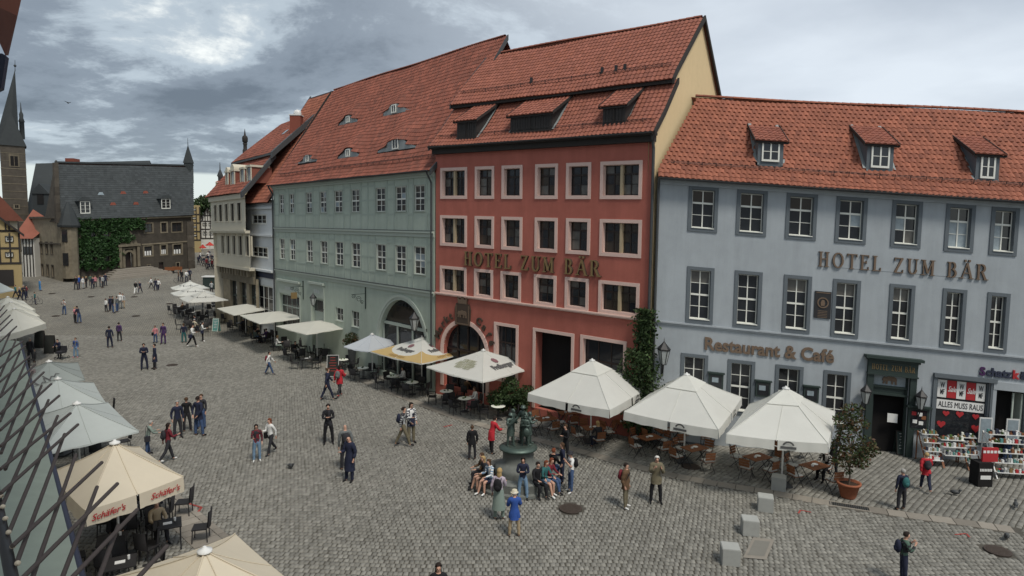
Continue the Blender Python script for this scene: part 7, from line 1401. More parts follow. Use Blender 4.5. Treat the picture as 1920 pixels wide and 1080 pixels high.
# ------------------------------------------------------------------ people: one continuous skinned body per pose
SEGN = {}
def skeleton(pose):
    """returns joints [(name, pos, radius)], edges. Facing +Y, height 1.75."""
    J = {}; E = []; V = Vector
    lean = pose.get('lean', 0); sit = pose.get('sit', False); hz_ = .93 if not sit else .52
    pel = V((0, 0, hz_)); 
    def up(h, s=1): return V((0, math.sin(lean)*h*s, math.cos(lean)*h))+pel
    def add(n, p, r, par=None):
        J[n] = (V(p), r)
        if par: E.append((par, n))
    sh = pose.get('fem', 0)
    add('pelvis', pel, (.155, .115)); add('waist', up(.16), (.13-.012*sh, .095), 'pelvis'); add('chest', up(.34), (.155-.012*sh, .115), 'waist'); add('upper', up(.47), (.135-.01*sh, .09), 'chest'); add('neck', up(.555)+V((0, .0, 0)), (.055, .055), 'upper')
    hd = pose.get('head', (0, 0)); h0 = up(.555); hy = hd[0]; 
    add('jaw', h0+V((hd[1]*.5, .025+.03*hy, .075)), (.062, .072), 'neck'); add('skull', h0+V((hd[1], .012+.06*hy, .145)), (.078, .092), 'jaw'); add('top', h0+V((hd[1], .0+.06*hy, .205)), (.062, .075), 'skull')
    add('nose', J['jaw'][0]+V((0, .085, .035)), (.014, .016), 'skull')
    for s, S in ((-1, 'L'), (1, 'R')):
        hip = pel+V((s*.095, 0, -.05)); leg = pose.get('leg'+S, {}); th = leg.get('th', 0); kn = leg.get('kn', 0); out = leg.get('out', .02)
        if sit: knee = hip+V((s*out*2, .43, .02)); ank = knee+V((s*.01, leg.get('fy', .02), -.44)); 
        else:
            knee = hip+V((s*out, math.sin(th)*.42, -math.cos(th)*.42)); ank = knee+V((s*out*.3, math.sin(th-kn)*.41, -math.cos(th-kn)*.41))
        add('hip'+S, hip, (.095, .10), 'pelvis'); add('knee'+S, knee, (.060, .062), 'hip'+S); add('calf'+S, knee.lerp(ank, .3), (.058, .060), 'knee'+S); add('ankle'+S, ank, (.038, .042), 'calf'+S)
        add('toe'+S, ank+V((s*.03, .17, -.035)), (.042, .028), 'ankle'+S)
        shd = up(.485)+V((s*(.175-.015*sh), 0, -.01)); arm = pose.get('arm'+S, ((.05, .0, -.29), (.0, .06, -.25)))
        el = shd+V((s*arm[0][0], arm[0][1], arm[0][2])); wr = el+V((s*arm[1][0], arm[1][1], arm[1][2])); d = (wr-el).normalized()
        add('shoulder'+S, shd, (.062, .062), 'upper'); add('elbow'+S, el, (.043, .043), 'shoulder'+S); add('wrist'+S, wr, (.028, .024), 'elbow'+S); 
        pm = wr+d*.055; side = d.cross(V((s, .2, 0))).normalized() if abs(d.z) > .5 else V((0, 0, 1)).cross(d).normalized(); n_ = d.cross(side).normalized()
        add('palm'+S, pm, (.036, .018), 'wrist'+S)
        for k, (o, L) in enumerate(((-.026, .060), (-.009, .072), (.009, .068), (.025, .052))):
            b = pm+side*o+d*.03; add('f%d%s' % (k, S), b+d*L*.5+n_*.004, (.0095, .0095), 'palm'+S); add('g%d%s' % (k, S), b+d*L*.85+n_*.018*(1 if s > 0 else -1), (.0075, .0075), 'f%d%s' % (k, S))
        add('th'+S, pm-side*.045+d*.012, (.011, .011), 'wrist'+S); add('ti'+S, pm-side*.052+d*.045, (.009, .009), 'th'+S)
    return J, E
def seg_kind(a, b):
    k = b[:-1] if b[-1] in 'LR' else b
    return {'waist': 'torso', 'chest': 'torso', 'upper': 'torso', 'neck': 'neck', 'jaw': 'neck', 'skull': 'head', 'top': 'head', 'nose': 'head', 'hip': 'hips', 'knee': 'thigh', 'calf': 'shin', 'ankle': 'shin2', 'toe': 'foot', 'shoulder': 'torso', 'elbow': 'uparm', 'wrist': 'forearm', 'palm': 'hand', 'th': 'hand', 'ti': 'hand'}.get(k, 'hand')
POSEM = {}
def pose_mesh(name):
    if name in POSEM: return POSEM[name]
    J, E = skeleton(POSES[name]); names = list(J); me = bpy.data.meshes.new('pose'); me.from_pydata([tuple(J[n][0]) for n in names], [(names.index(a), names.index(b)) for a, b in E], [])
    o = bpy.data.objects.new('pose', me); COL.objects.link(o); sk = o.modifiers.new('s', 'SKIN'); sk.use_smooth_shade = True; sk.branch_smoothing = .3
    for i, n in enumerate(names): me.skin_vertices[0].data[i].radius = J[n][1]
    me.skin_vertices[0].data[0].use_root = True
    ss = o.modifiers.new('u', 'SUBSURF'); ss.levels = 1; ss.render_levels = 1
    dg = bpy.context.evaluated_depsgraph_get(); dg.update(); ev = bpy.data.meshes.new_from_object(o.evaluated_get(dg)); bpy.data.objects.remove(o)
    co = np.zeros(len(ev.vertices)*3); ev.vertices.foreach_get('co', co); co = co.reshape(-1, 3); fc = np.array([list(p.center) for p in ev.polygons])
    A = np.array([tuple(J[a][0]) for a, b in E]); B = np.array([tuple(J[b][0]) for a, b in E]); kinds = [seg_kind(a, b) for a, b in E]
    def near(P):
        best = np.full(len(P), 1e9); idx = np.zeros(len(P), int); tt = np.zeros(len(P))
        for i in range(len(E)):
            d = B[i]-A[i]; t = np.clip(((P-A[i])@d)/(d@d), 0, 1); dist = np.linalg.norm(P-A[i]-t[:, None]*d, axis=1)
            rr = .5*(J[E[i][0]][1][0]+J[E[i][1]][1][0]); dist = dist-rr*.85; k = dist < best; best[k] = dist[k]; idx[k] = i; tt[k] = t[k]
        return idx, tt
    idx, tt = near(fc); vidx, vt = near(co); POSEM[name] = (ev, co, fc, [kinds[i] for i in idx], tt, [kinds[i] for i in vidx], vt, {n: J[n][0] for n in names}); return POSEM[name]
dn_ = ((.05, .0, -.29), (.0, .06, -.25)); dn2 = ((.07, -.06, -.28), (.0, .10, -.23)); fwd = ((.04, .08, -.27), (-.06, .24, .04)); upc = ((.05, .10, -.25), (-.10, .15, .20)); fold = ((.05, .06, -.27), (-.20, .14, .06)); hipp = ((.12, -.04, -.26), (-.12, .10, -.18)); back_ = ((.06, -.08, -.27), (-.12, -.10, -.20)); lap = ((.06, .12, -.25), (-.08, .22, -.04)); swf = ((.05, .14, -.25), (.0, .18, -.18)); swb = ((.06, -.14, -.26), (.0, .0, -.25))
POSES = {
 'stand': dict(armL=dn_, armR=dn2, legL=dict(out=.03), legR=dict(out=.05, th=.06)), 'standf': dict(fem=1, armL=dn2, armR=fwd, legL=dict(out=.02), legR=dict(out=.03, th=.05), head=(.5, .01)),
 'fold': dict(armL=fold, armR=fold, legL=dict(out=.06), legR=dict(out=.05), head=(.3, 0)), 'photo': dict(armL=upc, armR=upc, legL=dict(out=.06, th=.05), legR=dict(out=.06), head=(.6, 0)),
 'walk': dict(armL=swf, armR=swb, legL=dict(th=-.35, kn=.12, out=.01), legR=dict(th=.42, kn=.12, out=.01), lean=.05), 'walkf': dict(fem=1, armL=swb, armR=fwd, legL=dict(th=.35, kn=.1, out=.0), legR=dict(th=-.38, kn=.28, out=.0), lean=.06, head=(.2, 0)),
 'lean': dict(armL=fwd, armR=lap, legL=dict(out=.04, th=.1), legR=dict(out=.04, th=-.08), lean=.28, head=(.6, 0)), 'back': dict(armL=back_, armR=back_, legL=dict(out=.06), legR=dict(out=.07, th=.05)),
 'sit': dict(sit=True, armL=lap, armR=lap, legL=dict(fy=.06), legR=dict(fy=-.04), lean=.08, head=(.5, 0)), 'sitf': dict(sit=True, fem=1, armL=lap, armR=fwd, legL=dict(fy=.0, out=.0), legR=dict(fy=.14, out=.0), lean=.16, head=(.8, 0)),
 'play1': dict(armL=((.10, .10, -.20), (-.08, .16, .20)), armR=((.08, .12, -.22), (-.10, .18, .08)), legL=dict(out=.03, th=.1), legR=dict(out=.05, th=-.05), head=(.3, .01)), 'play2': dict(armL=((.14, .04, -.18), (-.04, .20, .06)), armR=((.10, .06, -.25), (-.10, .22, -.02)), legL=dict(out=.05, th=-.05), legR=dict(out=.02, th=.25, kn=.3), lean=.1, head=(.2, -.01))}
def cmat(c): return mat('cloth_%02x%02x%02x' % tuple(int(255*min(1, v)**.45) for v in c), c, .85, .10, 9, .2, 60)
CC = dict(navy=(.018, .022, .045), black=(.012, .012, .014), dark=(.03, .03, .035), grey=(.13, .14, .14), lightgrey=(.35, .36, .36), white=(.68, .68, .66), red=(.42, .025, .035), jeans=(.05, .085, .17), lightjeans=(.16, .25, .36), khaki=(.15, .13, .085), beige=(.36, .28, .18), brown=(.11, .065, .035), blue=(.03, .08, .30), brightblue=(.05, .22, .50), pink=(.55, .22, .24), lilac=(.42, .36, .42), green=(.07, .12, .09), tealc=(.03, .12, .12), greygreen=(.20, .25, .22), purple=(.06, .03, .10), cream=(.55, .50, .38), maroon=(.16, .02, .03))
HAIR = dict(dark=(.02, .013, .01), brown=(.07, .038, .02), blond=(.38, .26, .12), grey=(.32, .31, .29), white=(.60, .58, .54), red=(.16, .045, .02), bald=None)
def person(px, py, h, face, pose, top, bottom, hair='dark', lab='', sleeve='long', legs='long', coat=0.0, jacket=.012, shoes='black', skirt=None, hairlen=0, hat=None, loc=None, z=None, group=None, bag=None, bagcol='black', bronze=False, pattern=None, name='person'):
    ev, co, fc, kf, tf, kv, tv, Jn = pose_mesh(pose); me = ev.copy(); me.materials.clear()
    sk = M['skin']; mats = [sk, cmat(CC[top]), cmat(CC[bottom]), cmat(CC[shoes]), M['shoe']] if not bronze else [M['bronze']]*5
    if pattern and not bronze: mats.append(cmat(CC[pattern]))
    for m_ in mats: me.materials.append(m_)
    mi = np.zeros(len(kf), int)
    for i, (k, t) in enumerate(zip(kf, tf)):
        if k in ('torso', 'hips'): mi[i] = 1 if (k == 'torso' and fc[i][2] > Jn['pelvis'].z-.02) or coat > 0 else 2
        elif k == 'uparm': mi[i] = 1 if sleeve in ('long', 'short') and (sleeve == 'long' or t < .75) else 0
        elif k == 'forearm': mi[i] = 1 if sleeve == 'long' and t < .92 else 0
        elif k == 'thigh': mi[i] = 1 if t < coat else (2 if legs in ('long', 'short') and (legs == 'long' or t < .8) else 0)
        elif k in ('shin', 'shin2'): mi[i] = 1 if coat > 1.2 else (2 if legs == 'long' and not (k == 'shin2' and t > .9) else 0)
        elif k == 'foot': mi[i] = 3
        if pattern and mi[i] == 1 and int((fc[i][2]*23+fc[i][0]*9)) % 2 == 0: mi[i] = 5
        if k == 'head' and fc[i][1] > Jn['skull'].y+.055 and abs(abs(fc[i][0]-Jn['skull'].x)-.03) < .016 and abs(fc[i][2]-Jn['skull'].z+.012) < .014: mi[i] = 4
    me.polygons.foreach_set('material_index', mi)
    nr = np.zeros(len(co)*3); me.vertices.foreach_get('normal', nr); nr = nr.reshape(-1, 3); d = np.zeros(len(co))
    for i, (k, t) in enumerate(zip(kv, tv)):
        if k in ('torso', 'uparm') or (k == 'forearm' and sleeve == 'long' and t < .9): d[i] = jacket
        elif k == 'hips' or k == 'thigh': d[i] = jacket*1.2 if coat > 0 and (k == 'hips' or t < coat) else .008
        elif k in ('shin', 'shin2') and legs == 'long': d[i] = .012
    fold_ = .006*np.sin(co[:, 2]*38+co[:, 0]*20); c2 = co+nr*(d+np.where(d > 0, fold_*(d/.012).clip(0, 1.6), 0))[:, None]
    me.vertices.foreach_set('co', c2.reshape(-1)); me.update()
    g = Vector(loc) if loc is not None else gnd(px, py); 
    if z is not None: g = Vector((g.x, g.y, z))
    s = h/1.755; o = bpy.data.objects.new(name, me); COL.objects.link(o); o.location = g; o.scale = (s, s, s); o.rotation_euler = (0, 0, face); WL[o.name] = g
    if pose.startswith('sit') and z is None: pass
    if not bronze: props(o, lab, 'person', group)
    hc = HAIR[hair]; S = Jn['skull']; hm = M['bronze'] if bronze else None
    if hc is not None or hat:
        m = MB(); hm = hm or cmat(hc if hc is not None else HAIR['grey'])
        n, q = 12, 7; vs = []; fs = []
        for j in range(q+1):
            tt_ = math.pi*.62*j/q
            for k in range(n):
                a = 2*math.pi*k/n; fr = math.sin(a) > .25; t2 = min(tt_, math.pi*.30) if fr else tt_
                vs.append((S.x+.094*math.sin(t2)*math.cos(a), S.y-.012+.112*math.sin(t2)*math.sin(a), S.z+.012+.105*math.cos(t2)))
        fs = [(j*n+k, j*n+(k+1) % n, (j+1)*n+(k+1) % n, (j+1)*n+k)[::-1] for j in range(q) for k in range(n)]; m.add(vs, fs, 0, True)
        if hairlen: m.ball((S.x, S.y-.065, S.z-.06-hairlen*.5), .088, .05, .10+hairlen*.55, 10, 6)
        ob = m.build('hair', hm, o, local=True)
    if hat:
        m = MB(); m.lathe(S.x, S.y, [(.15, S.z+.03), (.105, S.z+.04), (.10, S.z+.12), (.06, S.z+.14)], 14); m.build('hat', M['bronze'] if bronze else cmat(CC[hat]), o, local=True)
    if coat >= .2 and not skirt and not pose.startswith('sit'):
        m = MB(); P = Jn['pelvis']; L = min(coat, 1.1)*.46; w2 = 1.0+.25*coat
        m.lathe(P.x, P.y, [(.175*w2, P.z-.05-L), (.172, P.z-.05-L*.4), (.168, P.z+.04), (.14, P.z+.14)], 16, sy=.82); m.build('coat_hem', mats[1], o, local=True)
    if skirt:
        m = MB(); P = Jn['pelvis']; L = skirt[1]; m.lathe(0, 0, [(.235, P.z-L), (.20, P.z-L*.5), (.165, P.z+.02), (.14, P.z+.12)][::1], 16); m.build('skirt', cmat(CC[skirt[0]]), o, local=True)
    if bag:
        R = Matrix.Rotation(face, 4, 'Z'); t = thing('backpack' if bag == 'back' else 'shoulder_bag', g, '%s %s of the %s' % (bagcol, 'backpack' if bag == 'back' else 'bag', lab.split(' with ')[0].split(',')[0])[:200], 'backpack' if bag == 'back' else 'bag')
        m = MB(); C = Jn['chest']
        if bag == 'back': bm_ = (C.x, C.y-.20, C.z-.03); m.ball(bm_, .15, .095, .22, 10, 7); m.ball((C.x, C.y-.27, C.z-.10), .10, .05, .10, 8, 5)
        else: bm_ = (.27, -.02, Jn['pelvis'].z-.02); m.box(.20, .32, -.14, .12, bm_[2]-.16, bm_[2]+.10)
        m.build('bag_body', cmat(CC[bagcol]), t, local=True); m = MB()
        if bag == 'back':
            for sx in (-.09, .09): m.path([(sx, C.y-.13, C.z+.12), (sx, C.y+.0, C.z+.20), (sx, C.y+.135, C.z+.06), (sx*1.2, C.y+.06, C.z-.16)], .016, 5)
        else: m.path([(.24, 0, bm_[2]+.1), (.17, .05, Jn['upper'].z), (-.08, .0, Jn['neck'].z), (.17, -.08, Jn['upper'].z-.05), (.24, -.04, bm_[2]+.1)], .012, 5)
        m.build('strap', cmat(CC['dark']), t, local=True); t.rotation_euler = (0, 0, face); t.scale = (s, s, s)
    return o
AW, TO, LE, RI = 0.0, math.pi, math.pi/2, -math.pi/2      # facing away, towards, left, right in the picture
def walker(px, pyf, pyh, *a, **k):
    g = gnd(px, pyf); h = min(1.92, max(1.52, hgt(px, pyf, pyh))) if 'h' not in k else k.pop('h'); return person(px, pyf, h, *a, **k)
# -- middle and near figures (pixel of feet, pixel of head top in the survey picture)
walker(616, 832, 756, TO+.3, 'fold', 'black', 'black', 'dark', 'man in black patterned jacket standing alone in the middle', pattern='dark', coat=.05)
walker(656, 902, 815, TO-.5, 'standf', 'navy', 'navy', 'bald', 'bald person in a long navy coat left of the fountain', coat=1.0, jacket=.03)
walker(648, 880, 793, AW+.4, 'stand', 'grey', 'dark', 'bald', 'bald man half hidden behind the person in the navy coat', bag='back', bagcol='dark')
walker(756, 837, 762, RI+.2, 'walk', 'lightgrey', 'khaki', 'dark', 'man in light shirt and black vest walking right', pattern='dark', bag='back', bagcol='navy')
walker(771, 830, 750, TO+.7, 'standf', 'navy', 'khaki', 'dark', 'woman in a navy and white patterned jacket beside the walking man', pattern='white', hairlen=.1, coat=.3)
walker(482, 864, 794, TO+.4, 'standf', 'maroon', 'lightjeans', 'dark', 'woman in red patterned top and light jeans', pattern='dark', shoes='white', hairlen=.14)
walker(508, 852, 783, TO-.5, 'walkf', 'white', 'dark', 'red', 'red haired woman in white jacket with dark trousers', shoes='dark', hairlen=.16, pattern=None, bag='side', bagcol='black')
walker(334, 821, 750, TO+.8, 'stand', 'navy', 'dark', 'grey', 'man in navy jacket leftmost of four talking')
walker(351, 809, 744, AW+.4, 'stand', 'black', 'dark', 'brown', 'person in black second from left of four talking')
walker(373, 817, 741, AW-.3, 'back', 'navy', 'jeans', 'dark', 'tall person in dark jacket and jeans in the group of four', coat=.3)
walker(379, 803, 738, TO, 'stand', 'dark', 'jeans', 'brown', 'person hidden behind the tall one in the group of four')
walker(277, 853, 788, RI+.6, 'lean', 'greygreen', 'jeans', 'grey', 'grey haired man in grey green jacket with a dark bag', bag='side', bagcol='dark')
walker(316, 866, 792, AW-.7, 'walkf', 'maroon', 'dark', 'dark', 'woman in red jacket with black backpack near the left parasols', hairlen=.12, bag='back', bagcol='dark', shoes='white')
walker(505, 703, 659, RI+.2, 'walk', 'white', 'jeans', 'dark', 'person in white top and jeans with pink backpack', bag='back', bagcol='maroon', shoes='dark')
walker(614, 751, 689, RI+.5, 'walk', 'navy', 'navy', 'brown', 'man in navy walking beside the red jacket woman', jacket=.025)
walker(637, 744, 683, AW-.3, 'walkf', 'red', 'dark', 'dark', 'woman in red jacket with grey backpack and red shoes', shoes='red', coat=.35, jacket=.03, bag='back', bagcol='grey', hairlen=.1)
walker(885, 862, 797, AW+.2, 'stand', 'black', 'dark', 'brown', 'man in black hooded jacket left of the fountain', coat=.2, jacket=.028)
walker(921, 850, 780, RI+.6, 'lean', 'red', 'black', 'dark', 'person in bright red coat leaning towards the fountain figures', coat=.5, jacket=.025)
walker(935, 974, 877, AW-.2, 'standf', 'lilac', 'greygreen', 'blond', 'blonde woman with lilac cardigan and long grey green skirt', skirt=('greygreen', .55), bag='back', bagcol='black', hairlen=.12, shoes='white', coat=.2)
walker(964, 1006, 919, AW+.1, 'photo', 'blue', 'beige', 'white', 'person in bright blue jacket with white hat and beige trousers', hat='cream', coat=.45, jacket=.03, shoes='cream')
walker(980, 936, 856, TO-.1, 'fold', 'navy', 'lightjeans', 'dark', 'person in navy top and wide jeans standing at the fountain', hairlen=.05)
walker(1070, 922, 846, LE+.3, 'photo', 'white', 'jeans', 'dark', 'photographer in white shirt with black backpack', sleeve='short', bag='back', bagcol='black', shoes='white', hat='dark')
walker(1172, 951, 867, RI-.5, 'stand', 'brown', 'khaki', 'dark', 'woman in brown jacket and khaki trousers with white shoes', coat=.3, jacket=.028, shoes='white', bag='back', bagcol='maroon')
walker(1229, 942, 853, TO, 'photo', 'khaki', 'black', 'white', 'white haired man in khaki jacket and dark trousers', coat=.35, jacket=.03, pattern=None)
walker(1689, 956, 879, AW+.1, 'stand', 'navy', 'dark', 'grey', 'man in navy with teal backpack on the right', bag='back', bagcol='tealc')
walker(1734, 921, 858, AW-.3, 'walkf', 'red', 'navy', 'blond', 'woman in crimson jacket with dark backpack near the shop', coat=.25, jacket=.028, shoes='white', bag='back', bagcol='dark')
walker(1692, 1094, 1012, RI-.2, 'photo', 'dark', 'navy', 'dark', 'man with camera at the bottom right edge', bag='back', bagcol='navy', pattern='green')
person(822, 1178, 1.68, TO+.2, 'stand', 'black', 'dark', 'dark', 'dark haired person whose head shows at the bottom edge', hairlen=.16)
walker(1887, 868, 805, RI, 'stand', 'navy', 'jeans', 'dark', 'person in dark blue standing in the shop doorway')
# -- far figures on the square
walker(271, 693, 643, TO+.5, 'fold', 'navy', 'navy', 'dark', 'man in dark blue standing left of two men talking'); walker(291, 692, 644, TO-.9, 'stand', 'navy', 'dark', 'dark', 'man in long dark coat right of two men talking', coat=.8)
walker(206, 652, 611, AW+.4, 'stand', 'navy', 'navy', 'dark', 'man in navy left of a pair on the left square'); walker(224, 640, 604, AW, 'stand', 'purple', 'dark', 'dark', 'person in purple grey right of a pair on the left square', shoes='white')
walker(292, 643, 610, TO, 'standf', 'pink', 'jeans', 'brown', 'woman in pink top beside a man in purple', bag='side', bagcol='black'); walker(307, 645, 605, TO, 'stand', 'purple', 'purple', 'dark', 'man in dark purple beside the woman in pink')
walker(345, 643, 606, AW+.5, 'stand', 'navy', 'tealc', 'brown', 'person in navy jacket left of two women in white', shoes='white'); walker(361, 651, 608, RI, 'walkf', 'white', 'black', 'dark', 'woman in white top striding with dark bag', bag='side', bagcol='navy', shoes='white'); walker(380, 640, 603, RI+.4, 'standf', 'white', 'black', 'dark', 'woman in white top right of the striding woman', bag='side', bagcol='navy', shoes='white')
walker(143, 670, 633, TO, 'stand', 'blue', 'lightjeans', 'brown', 'man in blue jacket and light jeans at left', pattern='grey', shoes='pink'); walker(112, 672, 640, TO, 'lean', 'navy', 'dark', 'dark', 'person in navy bending over a pushchair')
walker(58, 680, 632, AW, 'stand', 'dark', 'dark', 'grey', 'waiter in dark clothes under the left cream parasol')
walker(121, 590, 561, TO, 'photo', 'white', 'jeans', 'dark', 'person in white and black top alone on the far square', pattern='dark', sleeve='short'); walker(141, 605, 575, RI, 'standf', 'pink', 'dark', 'blond', 'blonde person in pink hugging one in navy'); walker(149, 606, 573, LE, 'lean', 'navy', 'jeans', 'dark', 'person in navy leaning to the one in pink')
for x, yf, yh, t_, b_, w_ in ((199, 585, 560, 'white', 'dark', 'child in white leftmost of the far group'), (207, 583, 555, 'navy', 'navy', 'person in navy second in the far group'), (212, 587, 549, 'black', 'jeans', 'tall person in black front of the far group'), (220, 585, 555, 'grey', 'jeans', 'person in grey in the far group'), (226, 579, 548, 'white', 'grey', 'person in white behind the far group'), (231, 578, 550, 'lightgrey', 'beige', 'person in pale clothes rightmost of the far group')): walker(x, yf, yh, random.uniform(0, 6), 'stand', t_, b_, random.choice(['dark', 'brown']), w_)
for x, yf, yh, t_, b_, w_ in ((255, 552, 527, 'black', 'white', 'person in black top and white trousers'), (263, 550, 527, 'navy', 'navy', 'person in navy next to the one in white trousers'), (284, 541, 523, 'white', 'dark', 'person in white top left of three near the stairs'), (292, 545, 522, 'navy', 'navy', 'person in navy in the middle of three near the stairs'), (297, 544, 525, 'white', 'navy', 'person in white right of three near the stairs'), (75, 545, 525, 'brightblue', 'brightblue', 'person in bright blue clothes by the side street'), (66, 571, 547, 'tealc', 'navy', 'person in teal with a bicycle'), (341, 528, 506, 'black', 'dark', 'person in black left of the group by the bicycle'), (350, 529, 507, 'white', 'navy', 'person in white by the bicycle'), (335, 527, 507, 'brown', 'dark', 'person in brown by the bicycle'), (356, 527, 503, 'navy', 'dark', 'tall person in navy right of the bicycle'), (397, 552, 527, 'lightgrey', 'dark', 'person in pale top behind the script parasols'), (407, 556, 530, 'navy', 'navy', 'person in navy by the beige house front'), (45, 563, 534, 'dark', 'navy', 'person in dark top at the left edge of the far square'), (38, 566, 538, 'navy', 'dark', 'person in navy beside the pale parasol'), (50, 558, 535, 'maroon', 'navy', 'person in maroon at the left of the far square'), (30, 560, 534, 'tealc', 'dark', 'person in teal next to the pale parasol')): walker(x, yf, yh, random.uniform(0, 6), random.choice(['stand', 'walk', 'fold']), t_, b_, random.choice(['dark', 'brown', 'grey']), w_)
for k, (x, yf, yh, t_, b_) in enumerate(((143, 543, 517, 'black', 'dark'), (149, 543, 516, 'blue', 'navy'), (156, 541, 519, 'white', 'lightgrey'), (162, 540, 518, 'black', 'dark'), (170, 535, 517, 'green', 'dark'), (174, 541, 519, 'navy', 'navy'), (179, 538, 517, 'pink', 'dark'), (188, 538, 515, 'navy', 'grey'), (193, 540, 516, 'lightgrey', 'dark'), (198, 536, 512, 'navy', 'navy'))):
    walker(x, yf, yh, random.uniform(0, 6), random.choice(['stand', 'fold']), t_, b_, random.choice(['dark', 'brown', 'blond']), ('person in %s top, number' % t_).replace(', number', '')+' in the crowd before the ivy, '+('leftmost', 'second from left', 'third from left', 'fourth from left', 'half hidden in its middle', 'front of its middle', 'right of its middle', 'third from right', 'second from right', 'rightmost')[k])
for k in range(26):
    x = random.uniform(372, 412); y = 478+random.uniform(0, 30) if x > 385 else 486+random.uniform(0, 14); t_, b_ = random.choice([('navy', 'dark'), ('black', 'jeans'), ('grey', 'dark'), ('white', 'navy'), ('maroon', 'dark'), ('tealc', 'navy')])
    person(x, y, random.uniform(1.6, 1.85), random.uniform(0, 6), random.choice(['stand', 'walk', 'walkf', 'sit']), t_, b_, random.choice(['dark', 'brown', 'grey']), 'small distant figure in %s in the street gap crowd' % t_.replace('tealc', 'teal'), group='crowd in the street gap')
# -- seated figures on chairs
def seated(seat, lab, top, bottom, hair='dark', pose='sit', h=1.7, **k):
    q, rot, a = seat; return person(0, 0, h, rot+0.0, pose, top, bottom, hair, lab, loc=(q.x, q.y, gz(q.y)), **k)
def near_seat(S, px, py):
    g = gnd(px, py); return min([s for k in S.values() for s in k[1]], key=lambda s: (s[0].xy-g.xy).length)
seated(near_seat(RSEAT, 766, 722), 'woman in white top seated at a round table under the yellow parasol', 'white', 'dark', 'dark', 'sitf', hairlen=.1)
seated(near_seat(RSEAT, 805, 722), 'person in pale clothes seated right of the yellow parasol pole', 'lightgrey', 'beige', 'blond', 'sitf')
seated(near_seat(RSEAT, 881, 745), 'brown haired person seated behind the front round table', 'brown', 'dark', 'brown'); seated(near_seat(RSEAT, 897, 765), 'guest in white top and pink trousers at a round table', 'white', 'pink', 'brown', 'sitf', shoes='white', hairlen=.05)
for (x, y, t_, b_, hr, w_) in ((437, 640, 'black', 'black', 'dark', 'dark clad guest leftmost under the flat parasols'), (452, 640, 'dark', 'jeans', 'brown', 'guest in dark grey second from left under the flat parasols'), (462, 645, 'brown', 'dark', 'brown', 'guest in brown jacket under the flat parasols'), (474, 642, 'greygreen', 'dark', 'dark', 'guest in grey green under the flat parasols'), (488, 650, 'purple', 'navy', 'dark', 'guest in purple next to the one in white'), (503, 655, 'white', 'greygreen', 'blond', 'guest in a white top at the outer dark table'), (468, 622, 'navy', 'dark', 'grey', 'guest in navy at the back of the flat parasols'), (352, 626, 'cream', 'navy', 'grey', 'guest in cream jacket in front of the script parasols'), (384, 612, 'navy', 'dark', 'dark', 'guest in navy near the script parasol pole'), (345, 590, 'brown', 'dark', 'brown', 'guest in brown at the left of the script parasols'), (553, 668, 'black', 'dark', 'dark', 'guest in black before the flat parasols')):
    seated(near_seat(DSEAT, x, y), w_, t_, b_, hr, random.choice(['sit', 'sitf']))
seated(near_seat(WSEAT, 1137, 838), 'blonde guest in dark clothes under the parasol nearest the fountain', 'dark', 'navy', 'blond', 'sitf', hairlen=.2); seated(near_seat(WSEAT, 1571, 905), 'guest in beige top seated left of the potted tree', 'beige', 'dark', 'blond', 'sit'); seated(near_seat(WSEAT, 1540, 880), 'guest in black and white behind the beige guest', 'black', 'dark', 'white', 'sit', pattern='white')
person(1560, 888, 1.72, TO+.4, 'lean', 'black', 'black', 'grey', 'grey haired waiter in black vest by the potted tree')
sl = LSEAT[0][1]; seated(sl[1], 'grey haired guest in beige jacket under the Schäfer parasol', 'beige', 'dark', 'grey'); seated(near_seat(LSEAT, 268, 985), 'guest in navy with red scarf under the Schäfer parasol', 'navy', 'navy', 'brown', pattern=None); seated(near_seat(LSEAT, 235, 1040), 'guest in black by the bottom cream parasol', 'black', 'dark', 'red'); seated(near_seat(LSEAT, 215, 1000), 'guest in dark clothes beside the green awning', 'dark', 'dark', 'grey')
# -- people sitting on the fountain rim
def rim(ang, lab, top, bottom, hair, pose='sit', h=1.68, dz=.0, r=1.36, turn=0.0, **k):
    a = math.radians(ang); p = (fx+r*math.cos(a), fy+r*math.sin(a), .03+dz); return person(0, 0, h, a-math.pi/2+turn, pose, top, bottom, hair, lab, loc=p, **k)
rim(207, 'girl with black bag sitting at the left end of the fountain rim', 'dark', 'brown', 'blond', 'sitf', legs='short', hairlen=.15, bag='side', bagcol='black'); rim(222, 'girl in white and blue top with bare legs on the fountain rim', 'white', 'navy', 'brown', 'sitf', legs='short', shoes='white', hairlen=.16, pattern='lightjeans')
rim(193, 'brown haired girl behind the others on the left of the rim', 'brown', 'dark', 'brown', 'sit', hairlen=.15)
rim(300, 'boy in black jacket with white stripes on the fountain rim', 'black', 'black', 'dark', 'sit', pattern=None); rim(314, 'girl in dark green top and pale jeans on the fountain rim', 'tealc', 'lightjeans', 'red', 'sitf', legs='short', shoes='white', hairlen=.14)
rim(327, 'girl in dark red hooded top on the right of the fountain rim', 'maroon', 'jeans', 'red', 'sitf', hairlen=.12); rim(10, 'red haired boy in black sitting at the back right of the rim', 'black', 'jeans', 'red', 'sit', turn=.5)
walker(1054, 905, 829, LE, 'standf', 'navy', 'navy', 'brown', 'brown haired girl standing right of the fountain', hairlen=.18); walker(1060, 862, 795, LE+.6, 'fold', 'black', 'black', 'brown', 'person in black standing behind the fountain on the right')
g = gnd(232, 512)
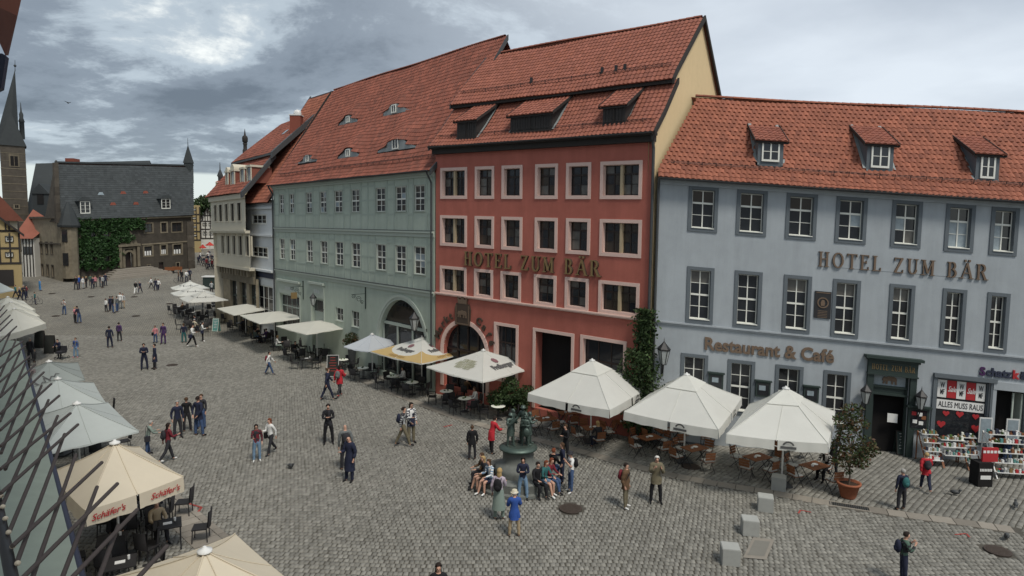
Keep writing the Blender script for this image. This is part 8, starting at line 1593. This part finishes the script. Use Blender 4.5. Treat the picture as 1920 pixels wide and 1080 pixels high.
person(221, 513, 1.7, TO, 'sit', 'navy', 'jeans', 'dark', 'person in navy sitting on the town hall stairs'); person(226, 512, 1.7, TO, 'sit', 'white', 'jeans', 'dark', 'person in white sitting on the town hall stairs')
# pushchair
g = gnd(116, 673); t = thing('pushchair', g, 'dark pushchair beside the bending person at left', 'pushchair'); m = MB(); m.box(g.x-.22, g.x+.22, g.y-.35, g.y+.25, .45, .60); m.prism([(0, 0)]*3, 0, 0) if False else m.box(g.x-.22, g.x+.22, g.y+.15, g.y+.3, .6, .95); m.build('seat', cmat(CC['dark']), t); m = MB()
for sx in (-.25, .25): m.path([(g.x+sx, g.y-.4, .12), (g.x+sx, g.y+.2, .5), (g.x+sx, g.y+.5, 1.05)], .015, 5)
m.build('frame', M['gutter'], t)
for sx in (-.25, .25):
    for y in (-.35, .35): m = MB(); m.path([(g.x+sx, g.y+y+.1*math.cos(k*.785), .1+.1*math.sin(k*.785)) for k in range(9)], .018, 5); m.build('wheel', M['shoe'], t)
# -- bronze musicians on the fountain
for (dx, dy, f, ps, h, w_) in ((-.30, -.18, TO+.5, 'play1', 1.30, 'a'), (-.26, .25, TO+1.2, 'play2', 1.36, 'b'), (.26, -.12, TO-.3, 'fold', 1.22, 'c'), (.22, .28, TO-.8, 'play2', 1.48, 'd'), (.42, .05, RI, 'play1', 1.3, 'e')):
    o = person(0, 0, h, f, ps, 'black', 'black', 'dark', '', loc=(fx+dx, fy+dy, 1.52), bronze=True, coat=.7, jacket=.03, hat='dark' if w_ in 'ad' else None, name='bronze_musician'); o.parent = ft; o.location = Vector((fx+dx, fy+dy, 1.52))-loc_of(ft)
m = MB(); m.tube((fx-.42, fy-.42, 2.33), (fx-.12, fy-.36, 2.63), .03, .09, 8); m.tube((fx+.30, fy-.42, 2.08), (fx+.32, fy-.36, 2.53), .015, .012, 6); m.ball((fx+.30, fy-.42, 2.13), .13, .06, .17, 10, 7); m.build('bronze_instrument', M['bronze'], ft)
for o in list(bpy.data.meshes):
    if o.users == 0: bpy.data.meshes.remove(o)
